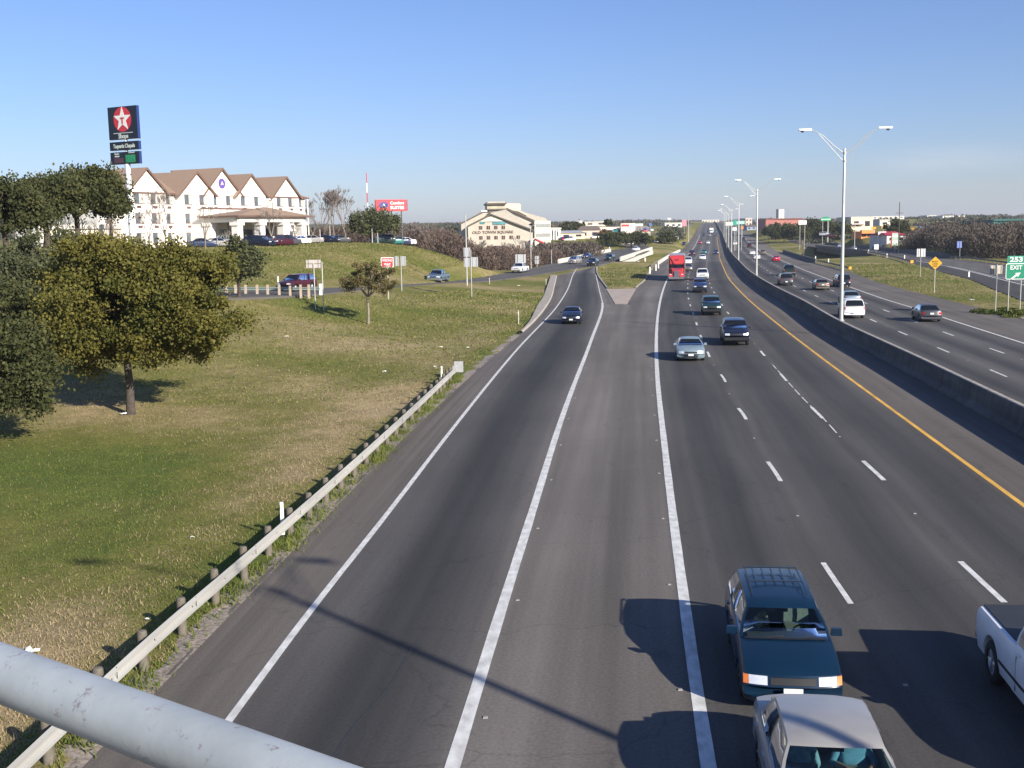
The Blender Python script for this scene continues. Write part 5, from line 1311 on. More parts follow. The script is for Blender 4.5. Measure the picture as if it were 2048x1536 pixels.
backsign(802,562,135,[(791,799,513,532),(804,813,513,532)],[(803,513)],'two small grey sign backs on one post right of the wrong way sign')
backsign(641,586,104,[(615,644,520,527),(615,644,528.5,536)],[(630,527),(646,524)],'beige grey sign back in two strips on two posts beside the maroon car', m_=mat('beige_sign_back', (.45,.40,.38), .6))
backsign(943,576,135,[(929,942,496,514),(929,942,516,534),(944,957,515,534)],[(943,500)],'cluster of three grey sign backs on a tall green white post')
backsign(1041,530,235,[(1031,1052,509,526)],[(1036,509),(1048,509)],'wide grey ribbed sign back above the white pickup on the frontage road')
backsign(1074,533,245,[(1070,1078,512,519),(1070,1078,520,528)],[(1074,512)],'small two part sign right of the ribbed sign back')
backsign(1839,548,175,[(1832,1850,498,514)],[(1840,497)],'grey sign back on the grass island left of the yellow diamond')
backsign(1990,596,103,[(1977,1987.5,531,548),(1991,2003,531,548)],[(1990.5,529)],'tan sign back in two panels left of the exit sign', m_=mat('tan_sign_back', (.42,.36,.28), .6))
backsign(1752,508,340,[(1748,1757,489,499)],[(1752,489)],'small white square sign by the bridge wall', m_=WPAINT)
backsign(1918,512,265,[(1913,1923,483,496)],[(1919,483)],'blue route sign at the edge of the brown woods', m_=mat('route_blue', (.10,.16,.50), .5))
backsign(1219,497,420,[(1216,1222,487,492)],[(1219,487)],'tiny green sign beside the frontage bridge', m_=GREEN)
# big filling station pylon
D = 130.; sc = D/2230; g = RD(264, 470, D); zb_ = gz(g.x, g.y)
zy = lambda y: g.z-zb_+(470-y)*sc*.965
t = thing('pylon_sign', 'tall black filling station sign with a white star on a red disc', 'sign', (g.x, g.y, zb_), rad(-28))
PW, PT_ = 4.5, .42
def pbox(y0, y1, w_=PW): MB().box((-.15+w_/2+.012,0,(zy(y0)+zy(y1))/2),(.02,PT_*.9,(zy(y0)-zy(y1))*.97)).build('side_panel', BLUES, t); MB().box((-.15,0,(zy(y0)+zy(y1))/2),(w_,PT_,zy(y0)-zy(y1))).build('panel', mat('pylon_black', (.010,.014,.026), .4), t)
pbox(212.5,277.5); pbox(282,299); pbox(302.5,327)
yy = -PT_/2-.012; zc = zy(238); R_ = 1.38
MB().prism([(R_*math.cos(a), R_*math.sin(a)) for a in np.linspace(0, 2*math.pi, 40)[:-1]], lambda a, b, tt: (a-.15, yy+tt, zc+b), 0, .02).build('disc', REDS, t)
st_ = []
for k in range(10):
    a = math.pi/2+k*math.pi/5; rr = 1.40 if k % 2 == 0 else .56; st_.append((rr*math.cos(a), rr*math.sin(a)))
MB().prism(st_, lambda a, b, tt: (a-.15, yy-.02+tt, zc+b), 0, .02).build('star', WPAINT, t)
MB().box((-.15,yy-.03,zc+.13),(.62,.02,.17)).build('letter_bar', REDS, t); MB().box((-.15,yy-.03,zc-.23),(.19,.02,.56)).build('letter_stem', REDS, t)
MB().box((-.15,yy,zy(265)),(3.0,.02,.09)).build('white_line', mat('dull_white', (.45,.5,.5), .6), t)
GW = mat('pale_sign_lettering', (.55,.62,.58), .5)
put_text('Shops', .7, GW, t, -.15, yy, zy(271.5), .02, 1.5); put_text('Taqueria Chapala', .62, GW, t, -.15, yy, zy(291), .015, 3.4)
put_text('Regular', .22, GW, t, -1.35, yy, zy(306), .01, .75); put_text('Unleaded', .22, GW, t, -1.35, yy, zy(311), .01, .7); put_text('Diesel', .22, GW, t, .95, yy, zy(304.5), .01, .9)
MB().box((.75,yy,zy(316.5)),(1.5,.02,.85)).build('price_panel', mat('green_price', (.03,.28,.12), .5, 0, .3, 4), t); MB().box((-1.1,yy,zy(319)),(1.4,.02,.55)).build('price_panel', mat('dim_price', (.09,.04,.06), .5), t)
put_text('2.79', .55, GREEN, t, .75, yy-.02, zy(318), .01, 1.1)
MB().lathe([(.36,-.5),(.32,zy(327)),(.17,zy(326.9)),(.17,zy(214))], 'Z', 16).build('pole', mat('white_pole', (.62,.64,.66), .5), t, 60)
# hotel sign on posts
D = 200.; sc = D/2230; g = RD(796, 489, D); zb_ = gz(g.x, g.y); zy2 = lambda y: g.z-zb_+(489-y)*sc
t = thing('hotel_sign', 'wide red hotel sign box on two posts above the leaning oak', 'sign', (g.x, g.y, zb_), rad(20))
x0 = (752-796)*sc; x1 = (817-796)*sc; cx = (x0+x1)/2; w_ = (x1-x0)
MB().prism(rrect(w_*.98, zy2(401)-zy2(423.5), .2), lambda a, b, tt: (cx+a, tt, (zy2(401)+zy2(423.5))/2+b), -.35, .35).build('panel', REDS, t)
MB().box((cx+w_*.49,0.0,(zy2(401)+zy2(423.5))/2),(.06,.8,1.9)).build('side_panel', BLUES, t)
HB = mat('emblem_purple', (.06,.04,.22), .5)
MB().prism([(.85*math.cos(a), .55*math.sin(a)) for a in np.linspace(0, 2*math.pi, 24)[:-1]], lambda a, b, tt: (cx-w_*.24+a, -.37+tt, zy2(411.5)+b), 0, .015).build('emblem', HB, t)
MB().prism([(-.28,-.25),(.0,.28),(.28,-.25),(.05,-.08)], lambda a, b, tt: (cx-w_*.24+a, -.39+tt, zy2(411.5)+b), 0, .015).build('emblem_mark', WPAINT, t)
put_text('Comfort', .72, WPAINT, t, cx+w_*.17, -.375, zy2(408), .015, 2.5); put_text('SUITES', .72, WPAINT, t, cx+w_*.17, -.375, zy2(417), .02, 2.5)
for x_ in (784.6, 805): MB().tube([((x_-796)*sc,0,-.3),((x_-796)*sc,0,zy2(423))], .12, 8).build('post', mat('sign_post_dark', (.12,.12,.12), .6), t)
# right far signs over the barrier
for (x0_, x1_, y0_, y1_, D, m_, lab, nm) in ((1451,1466,444,451,430,mat('cream_sign', (.62,.62,.52), .6),'cream highway sign back above the barrier posts','highway_sign'),(1466,1478,441,450,420,mat('highway_green', (.02,.30,.22), .5),'green highway sign with a pale number, left of the lamp post','highway_sign'),
     (1478,1489,442,448,425,mat('pale_green', (.35,.62,.50), .5),'pale green highway sign right of the lamp post','highway_sign'),(1465,1473,455,461,420,WPAINT,'small bright white square sign low on the barrier','highway_sign'),
     (1532,1549,440,448,560,mat('brick_sign', (.42,.14,.12), .6),'dull red board on a post before the brick store','billboard'),(1597,1613,441,449,430,WPAINT,'bright white blank billboard left of the oaks on the right','billboard'),
     (1642,1661,437.5,440,470,mat('hex_green_light', (.35,.75,.45), .5),'green peaked sign with a pale band on a tall pole','sign'),
     (1743,1752,454,458,400,YEL,'yellow topped petrol price sign','sign'),(1763,1781,449,459,440,mat('shell_cream', (.72,.68,.50), .6),'cream petrol sign board with an orange shell','sign'),(1756,1772,463.5,487,385,WPAINT,'white petrol price pylon with an orange emblem','sign'),
     (1784,1796,466,491,350,mat('menu_green', (.40,.50,.40), .6),'green and cream menu board between red posts','sign'),(1820,1826,461,465,420,mat('emblem_orange', (.75,.40,.12), .5),'round orange emblem sign in the brown woods','sign'),(1836,1861,451,461,430,mat('navy_board', (.015,.02,.10), .5),'navy blue store board in the brown woods with pale lettering','sign'),
     (1805,1820,459,462,400,WPAINT,'small white strip sign above the red roof','sign'),(1832,1844,465,468,430,mat('strip_grey', (.60,.56,.52), .5),'pale strip sign below the navy board','sign'),
     (1270,1286,447,452,500,mat('mint_board', (.55,.66,.56), .6),'pale mint board over the restaurant roof','billboard'),(1298,1304,446,452,520,mat('blue_tile_sign', (.08,.16,.35), .5),'small blue square sign on the left ridge','sign'),(1335,1342,436,439,700,WPAINT,'white board high on a pole above the left warehouse','sign'),
     (1364,1373,440,452,600,mat('pink_sign', (.72,.25,.30), .5),'round pink red sign beside the blue topped pole','sign'),(1243,1258,449,453,460,mat('vivid_red_sign', (.70,.06,.05), .5),'bright red sign over the left restaurant','sign'),
     (1155,1165,441,451,600,mat('motel_sign', (.66,.60,.60), .6),'white pylon with a pink top behind the gabled shops','sign'),(1482,1487,453,458,600,mat('orange_sign', (.75,.25,.03), .5),'orange work sign at the far right edge line','sign')):
    cx_ = (x0_+x1_)/2; g = RD(cx_, (y0_+y1_)/2, D); sc = D/2230; zb_ = gz(g.x, g.y); t = thing(nm, lab, 'sign', (g.x, g.y, zb_), 0)
    hh = (y1_-y0_)*sc; ww = (x1_-x0_)*sc; zz_ = g.z-zb_
    MB().box((0,0,zz_),(ww,.25,hh)).build('panel', m_, t)
    if zz_-hh/2 > .3:
        for q in ((-.3,.3) if ww > 2.5 else (0,)): MB().tube([(q*ww,.05,-.5),(q*ww,.05,zz_-hh/2+.1)], .11, 6).build('post', POLEM, t)
    if 'number' in lab: MB().box((.5,-.14,zz_),(.7,.02,.9)).build('number_panel', MATS['pale_green'], t)
    if 'peaked' in lab: MB().prism([(-ww/2-.2,.25),(-.9,1.1),(.9,1.1),(ww/2+.2,.25)], lambda a, b, tt: (a, tt, zz_+b), -.1, .1).build('peak', GREEN, t); MB().box((0,0,zz_-.45),(ww+.3,.2,.3)).build('lower_band', GREEN, t)
    if 'orange shell' in lab: MB().lathe([(0,-.16),(.85,-.16),(.85,-.13)], 'Y', 16, (-.8,0,zz_)).build('emblem', YEL, t)
    if 'orange emblem' in lab: MB().box((0,-.14,zz_+.6),(1.7,.02,1.3)).build('emblem', YEL, t); MB().box((0,-.14,zz_-.9),(1.5,.02,.8)).build('price_panel', MATS['strip_grey'] if 'strip_grey' in MATS else SIGNB, t)
    if 'pale lettering' in lab: MB().box((-1.6,-.14,zz_),(.9,.02,.9)).build('emblem', mat('sky_emblem', (.35,.6,.75), .5), t); MB().box((.4,-.14,zz_),(2.3,.02,.35)).build('band', MATS['strip_grey'] if 'strip_grey' in MATS else SIGNB, t)
    if 'red posts' in lab:
        for q in (-1, 1): MB().box((q*(ww/2+.12),0,zz_-.1),(.22,.28,hh+.6)).build('frame_post', REDS, t)
        for q in (-.2, .25): MB().box((0,-.14,zz_+q*hh),(ww*.9,.02,hh*.14)).build('menu_row', WPAINT, t)
# single poles, masts
def simple_pole(px, pyt, pyb, D, r_, label, name='utility_pole', cat='pole', arm=None, m_=None, head=False, ztop=None):
    g = RD(px, pyb, D); zb_ = gz(g.x, g.y); zt_ = g.z-zb_+(pyb-pyt)*D/2230
    t = thing(name, label, cat, (g.x, g.y, zb_)); MB().tube([(0,0,-.5),(0,0,zt_)], [r_, r_*.7], 8).build('pole', m_ or POLEM, t, 60)
    if arm:
        MB().tube([(0,0,zt_-.3),(arm*.6,0,zt_+.35),(arm,0,zt_+.5)], .05, 5).build('arm', POLEM, t); MB().box((arm*1.12,0,zt_+.52),(.9,.35,.22),0,0,.8).build('lamp_head', MATS['lamp_head_paint'], t)
    return t
WOODD = mat('dark_timber', (.10,.085,.07), .9)
t = simple_pole(1797,406,492,330,.17,'tall dark timber utility pole behind the menu board',m_=WOODD)
MB().box((0,0,(492-409)*330/2230+(0)),(2.2,.15,.15)).build('crossarm', WOODD, t)
simple_pole(934,432,562,160,.11,'green white lamp post before the square building, left one','street_lamp','street lamp',2.4)
simple_pole(1062,452,532,245,.12,'green white lamp post right of the ribbed sign back','street_lamp','street lamp',2.2)
simple_pole(1226,456,496,430,.14,'pale lamp post at the row of dark oaks','street_lamp','street lamp',None)
simple_pole(1103,500,524,275,.10,'short pale post in front of the brown brush')
simple_pole(1277,458,474,500,.14,'pale pole in front of the small restaurant')
simple_pole(1377,428,472,560,.2,'pole with a blue top at the left edge of the highway')
simple_pole(1709,446,492,370,.14,'pale lamp post standing on the side road','street_lamp','street lamp',None)
simple_pole(1693,447,468,520,.14,'green grey curved lamp post left of the cream motel','street_lamp','street lamp',-2.5)
simple_pole(1655,441,470,470,.16,'pole carrying the green peaked sign')
simple_pole(641,459,491,190,.10,'slim pale post on the hill right of the hotel')
for px, y0_, lab in ((661,452,'pale trunk like post left of the leaning oak'),(745,458,'first slim post under the leaning oak'),(756,466,'second slim post under the leaning oak')): simple_pole(px, y0_, 492, 192, .09, lab)
simple_pole(458,399,492,178,.07,'thin dark parking lamp left of the hotel canopy','street_lamp','street lamp',-.6,m_=WOODD)
simple_pole(549,407,493,178,.07,'thin dark parking lamp right of the canopy roof peak','street_lamp','street lamp',-.6,m_=WOODD)
# lattice mast
g = RD(737, 470, 420); zb_ = gz(g.x, g.y); hh = g.z-zb_+(470-349)*420/2230
t = thing('radio_mast', 'thin red and white lattice radio mast behind the oak', 'mast', (g.x, g.y, zb_))
for k in range(7):
    z0, z1 = hh*k/7, hh*(k+1)/7; r_ = .32*(1-.75*k/7); b = MB()
    for q in range(3): a = q*2*math.pi/3; b.tube([(r_*math.cos(a), r_*math.sin(a), z0), (r_*.9*math.cos(a), r_*.9*math.sin(a), z1)], .06, 4)
    b.tube([(0,0,z0),(0,0,z1)], .08, 4); b.build('section', REDS if k % 2 == 0 else WPAINT, t)

# ------------------------------------------------------------------ the hotel
HW = mat('hotel_cream_stucco', (.86,.82,.75), .85, 0, .06, 1.2, bump=.1); HR = mat('hotel_brown_shingles', (.31,.215,.15), .9, 0, .22, 5, bump=.3, stretch=(1,1,4)); HF = mat('hotel_fascia', (.16,.09,.07), .7)
WG = mat('window_glass', (.10,.12,.14), .12, 0, .3, 1.5, spec=.8); WC = mat('window_curtain', (.48,.46,.42), .8, 0, .2, 3); AC = mat('air_conditioner_grille', (.14,.08,.07), .7, 0, .2, 30)
hA = Vector((-37.0, 205.0, 6.5)); hd_ = Vector((-18.3, -37.0, 0)).normalized(); hn = Vector((-hd_.y*-1, 0, 0)); hn = Vector((.896, -.443, 0))
HL, HE, HZ0 = 49.0, 15.2, 6.5; HD_ = 17.0
t = thing('hotel', 'three storey cream hotel with brown gabled roofs on the grassy hill', 'building', tuple(hA), 0)
def hp(s_, o, z): return tuple(hd_*s_+hn*o+Vector((0, 0, z-HZ0)))      # along, outward, height
def hbox(mb, s0, s1, o0, o1, z0, z1):
    v = [hp(s, o, z) for z in (z0, z1) for s, o in ((s0,o0),(s1,o0),(s1,o1),(s0,o1))]
    mb.add(v, [(0,1,2,3),(4,5,6,7),(0,1,5,4),(1,2,6,5),(2,3,7,6),(3,0,4,7)])
mb = MB(); hbox(mb, 0, HL, -HD_, 0, HZ0-3, HE-.02)
GB = [(39.6,4.15,.5,3.5),(29.2,4.1,.9,3.35),(22.9,4.7,.6,4.15),(16.0,4.05,.9,3.45),(6.1,4.0,.5,3.4)]
for s_, hw_, o_, rise in GB:
    hbox(mb, s_-hw_+.25, s_+hw_-.25, -.5, o_, HZ0-3, HE)
    mb.add([hp(s_-hw_+.25, o_, HE-.01), hp(s_+hw_-.25, o_, HE-.01), hp(s_, o_, HE+rise*(1-.25/hw_))], [(0,1,2)])
# canopy wall of the lobby
hbox(mb, 12.5, 31, 0, 3.2, HZ0-3, HZ0+6.3)
mb.build('wall', HW, t)
rf = MB(); RD_ = HD_/2; RZ = HE+3.55; ev = .5
def rq(*q): rf.add([hp(*p_) for p_ in q], [tuple(range(len(q)))])
rq((-.6,.5,HE-.05),(HL+.6,.5,HE-.05),(HL-6,-RD_,RZ),(6,-RD_,RZ)); rq((-.6,-HD_-.5,HE-.05),(HL+.6,-HD_-.5,HE-.05),(HL-6,-RD_,RZ),(6,-RD_,RZ)); rq((-.6,.5,HE-.05),(6,-RD_,RZ),(-.6,-HD_-.5,HE-.05)); rq((HL+.6,.5,HE-.05),(HL-6,-RD_,RZ),(HL+.6,-HD_-.5,HE-.05))
for s_, hw_, o_, rise in GB:
    k = hw_+.35; zt_ = HE+rise+.12; zb_ = HE-.30
    back = -RD_*rise/3.55
    for q in (-1, 1):
        v = [(s_+q*k, o_+.45, zb_), (s_, o_+.45, zt_), (s_, back-.2, zt_), (s_+q*k, .4, zb_)]
        rf.add([hp(*p_) for p_ in v]+[hp(p_[0], p_[1], p_[2]-.16) for p_ in v], [(0,1,2,3),(4,5,6,7),(1,2,6,5),(0,3,7,4),(3,2,6,7)])
rf.build('roof', HR, t)
fb = MB()
for s_, hw_, o_, rise in GB:
    k = hw_+.35
    for q in (-1, 1): fb.add([hp(s_+q*k, o_+.47, HE-.32), hp(s_, o_+.47, HE+rise+.12), hp(s_, o_+.47, HE+rise-.22), hp(s_+q*(k-.12), o_+.47, HE-.55)], [(0,1,2,3)])
hbox(fb, -.65, HL+.65, .5, .56, HE-.28, HE-.02); hbox(fb, -.65, -.6, -HD_, .5, HE-.28, HE-.02)
fb.build('fascia', HF, t)
def solve_s(px): return 41.28*(((px-1024)*205+82510)/((px-1024)*37-40809))
wpx = [898,998,1098,1190,1281,1366,1452,1533,1614,1690,1763,1832,1902]
ws_ = [solve_s(p_/3.103) for p_ in wpx]+[46.5]
def outw(s_):
    for a, hw_, o_, r_ in GB:
        if abs(s_-a) < hw_-.25: return o_
    return 0
def hwin(s_, o_, z, w_=1.6, h=1.42, ac=True):
    b = MB(); hbox(b, s_-w_/2-.09, s_+w_/2+.09, o_, o_+.06, z-.09, z+h+.09); f = b.build('window', HF, t)
    b = MB(); hbox(b, s_-w_/2, s_-.02, o_+.06, o_+.075, z, z+h); b.build('pane', WC, f); b = MB(); hbox(b, s_+.02, s_+w_/2, o_+.06, o_+.075, z, z+h); b.build('pane', WG, f)
    if ac: b = MB(); hbox(b, s_-.42, s_+.42, o_-.02, o_+.08, z-.72, z-.34); b.build('air_conditioner', AC, t)
for s_ in ws_:
    o_ = outw(s_)
    for fl in range(3):
        z = HZ0+1.15+2.93*fl
        if fl < 2 and 12.5 < s_ < 31: continue
        hwin(s_, o_, z+.0, ac=True)
ban = MB(); hbox(ban, 12.3, 31.2, 3.2, 3.3, HZ0+6.2, HZ0+6.45); ban.build('parapet_trim', HF, t)
LOB = mat('lobby_shadow', (.06,.05,.05), .8)
for a, b_ in ((14.5,17.5),(19,22),(24,27)): b = MB(); hbox(b, a, b_, 3.2, 3.28, HZ0+.1, HZ0+3.0); b.build('lobby_door', WG, t)
# emblem and lettering on the tall gable
def hmesh(poly, s0, z0, o_, m_, nm): MB().prism(poly, lambda a, b, tt: hp(s0-a, o_+tt, z0+b), 0, .06).build(nm, m_, t)
hmesh([(.82*math.cos(a), .82*math.sin(a)) for a in np.linspace(0, 2*math.pi, 28)[:-1]], 22.9, HE+1.75, .62, mat('emblem_violet', (.13,.08,.33), .5), 'emblem')
hmesh([(-.35,-.3),(0,.35),(.35,-.3),(.08,-.1)], 22.9, HE+1.75, .69, WPAINT, 'emblem_mark')
ang_h = math.atan2(hd_.x*-1, hd_.y)
PKL = mat('faint_pink_lettering', (.66,.50,.46), .7)
for s_t, zt_, wd in (('Comfort', HE+.35, 2.9), ('SUITES', HE-.45, 2.6)):
    me_ = text_mesh(s_t, .8, PKL, .01); xs = [v.co.x for v in me_.vertices]; me_.transform(Matrix.Diagonal((wd/(max(xs)-min(xs)),1,1,1)))
    o = link('lettering', me_, t, hp(22.9, .64, zt_), math.atan2(-hd_.y, -hd_.x))
# porte cochere
cb = MB(); c0, c1, o0, o1 = 13.6, 31.0, 3.2, 10.2; cz_ = 11.55
def cq(*q): cb.add([hp(*p_) for p_ in q], [tuple(range(len(q)))])
e_ = .8
cq((c0-e_,o1+e_,cz_),(c1+e_,o1+e_,cz_),(20.5,6.8,cz_+1.5),(19.5,6.8,cz_+1.5)); cq((c0-e_,o1+e_,cz_),(19.5,6.8,cz_+1.5),(c0-e_,o0,cz_)); cq((c1+e_,o1+e_,cz_),(20.5,6.8,cz_+1.5),(c1+e_,o0,cz_)); cq((c0-e_,o0,cz_),(19.5,6.8,cz_+1.5),(20.5,6.8,cz_+1.5),(c1+e_,o0,cz_))
cb.build('canopy_roof', HR, t)
b = MB(); hbox(b, c0-e_, c1+e_, o0, o1+e_, cz_-.22, cz_-.02); b.build('canopy_fascia', HF, t)
b = MB()
for q in ((c0, c1, o1-.5, o1), (c0, c0+.5, o0, o1), (c1-.5, c1, o0, o1)): hbox(b, q[0], q[1], q[2], q[3], cz_-1.0, cz_-.24)
b.build('canopy_beam', HW, t)
for s_, o_ in ((c0+.6,o1-.6),(c1-.6,o1-.6),(19.2,o1-.6),(25.0,o1-.6),(c0+.6,o0+1),(c1-.6,o0+1)):
    b = MB(); hbox(b, s_-.6, s_+.6, o_-.6, o_+.6, HZ0-1, cz_-1.0); hbox(b, s_-.8, s_+.8, o_-.8, o_+.8, cz_-1.5, cz_-1.01); b.build('column', HW, t)
b = MB(); hbox(b, -.35, -.22, .35, .5, HZ0, HE); b.build('downpipe', HW, t)

# ------------------------------------------------------------------ the "old town square" building
D = OT_D; sc = D/2230; gO = RD(1000, 497, D); zb_ = gO.z
t = thing('office_building', 'big cream gabled office building lettered old town square behind the brown brush', 'building', (gO.x, D, zb_), rad(4))
X_ = lambda px: (px-1000)*sc
Zy = lambda y: (497-y)*sc
OC = mat('office_cream', (.50,.45,.37), .85, 0, .08, .5, bump=.1); OR = mat('office_roof_metal', (.40,.36,.30), .6, 0, .1, 1); OT = mat('office_trim', (.12,.10,.08), .7); OS = mat('ribbed_cream_siding', (.66,.62,.52), .7, 0, .1, .4, stretch=(30,1,1)); OG = mat('office_window', (.10,.035,.035), .3, 0, .3, 2)
def oprism(px_poly, y0, y1, m_, nm, par=None):
    return MB().prism([(X_(a), Zy(b_)) for a, b_ in px_poly], lambda a, b_, tt: (a, tt, b_), y0, y1).build(nm, m_, par or t)
oprism([(924,505),(924,447),(976,422),(1014,420),(1068,444),(1068,505)], 0, 26, OC, 'wall')
oprism([(1068,505),(1068,444),(1100,444.5),(1100,505)], -3, 24, OS, 'side_wing')
oprism([(1066,444.3),(1102,444.9),(1096,438),(1060,428),(1030,420)], 8, 20, OR, 'wing_roof')
oprism([(936,505),(936,452),(980,430.5),(984,430.5),(1046,456),(1062,462),(1062,505)], -7, -.01, OC, 'front_gable')
for pts, y0, nm in (([(921,448.5),(977,421),(977,418.8),(921,446.5)], -1, 'roof_edge'),([(1013,419),(1070,445),(1070,442.8),(1014,416.8)], -1, 'roof_edge'),([(934,454),(981,431.5),(981,428.6),(934,451.6)], -8, 'roof_edge'),([(980,431),(1064,464),(1064,461.4),(980,428.6)], -8, 'roof_edge'),
    ([(975,421.6),(1015,421.6),(1015,419),(975,419)], -1.5, 'roof_edge')): oprism(pts, y0, y0+.9 if nm != 'x' else y0+20, OT, nm)
oprism([(984,429),(1046,455),(1062,461),(1062,455),(1012,421),(980,427)], -2.2, -.6, OR, 'front_roof')
oprism([(976,421),(976,410),(1012,410),(1012,421)], .5, 14, mat('tower_stone', (.50,.44,.32), .85, 0, .15, .6), 'roof_tower')
oprism([(973.5,410.5),(973.5,407.5),(1014.5,407.5),(1014.5,410.5)], -.5, 15, OT, 'tower_cornice'); oprism([(977,407.5),(977,404.8),(1012,404.8),(1012,407.5)], .8, 13, OC, 'tower_cap')
oprism([(1014,421),(1014,407.5),(1044,408),(1047,410),(1047,423),(1040,420)], 9, 22, mat('penthouse_pink', (.66,.52,.42), .85), 'penthouse')
oprism([(1016,418),(1040,420),(1061,431),(1058,433),(1040,424),(1018,420)], 6, 8.9, OC, 'dormer_strip')
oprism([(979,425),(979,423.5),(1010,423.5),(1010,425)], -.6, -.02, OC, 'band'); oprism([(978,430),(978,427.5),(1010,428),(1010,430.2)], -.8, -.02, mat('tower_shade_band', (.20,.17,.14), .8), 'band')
oprism([(960,444),(984,432.5),(1006,444)], -7.35, -7.02, mat('gable_cream', (.72,.66,.52), .8), 'gable_panel')
oprism([(985,450),(985,444.5),(1009,444.5),(1009,450)], -7.3, -7.02, mat('teal_glass', (.10,.26,.30), .3, 0, .4, .5), 'gable_window'); oprism([(960,448),(960,444.5),(969,444.5),(969,448)], -7.3, -7.02, MATS['teal_glass'], 'gable_window')
for y in (455.5, 475, 494):
    for px in (961, 976, 990.5, 1005, 1020, 1034):
        if y < 460 and px > 1010: continue
        fr_ = oprism([(px-3.6,y+3.8),(px-3.6,y-3.8),(px+3.6,y-3.8),(px+3.6,y+3.8)], -7.12, -7.005, OC, 'window'); g_ = oprism([(px-3,y+3.2),(px-3,y-3.2),(px+3,y-3.2),(px+3,y+3.2)], -7.2, -7.125, OG, 'pane', fr_)
        oprism([(px-.25,y+3.2),(px-.25,y-3.2),(px+.25,y-3.2),(px+.25,y+3.2)], -7.26, -7.21, OC, 'mullion', fr_)
for px, y in ((1047,452),(1062,452),(1050,470),(1058,472)): oprism([(px-3,y+2.4),(px-3,y-2.4),(px+3,y-2.4),(px+3,y+2.4)], -.2, -.01, OG, 'window')
for y in (453.5, 472): oprism([(1071,y+3),(1071,y-3.2),(1099,y-3.2),(1099,y+3)], -3.12, -3.01, mat('ribbed_glass_band', (.34,.36,.34), .5, 0, .5, 6, stretch=(8,1,.2)), 'window_band')
me_ = text_mesh('OLD TOWN SQUARE', 1.25, mat('brown_lettering', (.16,.10,.07), .7), .03, .05); xs = [v.co.x for v in me_.vertices]; me_.transform(Matrix.Diagonal((80*sc/(max(xs)-min(xs)),1,1,1))); link('lettering', me_, t, (X_(984), -7.1, Zy(465)))
oprism([(1056,505),(1056,481),(1066,477),(1078,484),(1078,488),(1066,482),(1060,486),(1060,505)], -9, -7.1, mat('porch_cream', (.70,.66,.56), .8), 'porch'); oprism([(1066,478),(1082,486),(1082,489),(1066,481)], -10, -6, REDS, 'porch_roof')

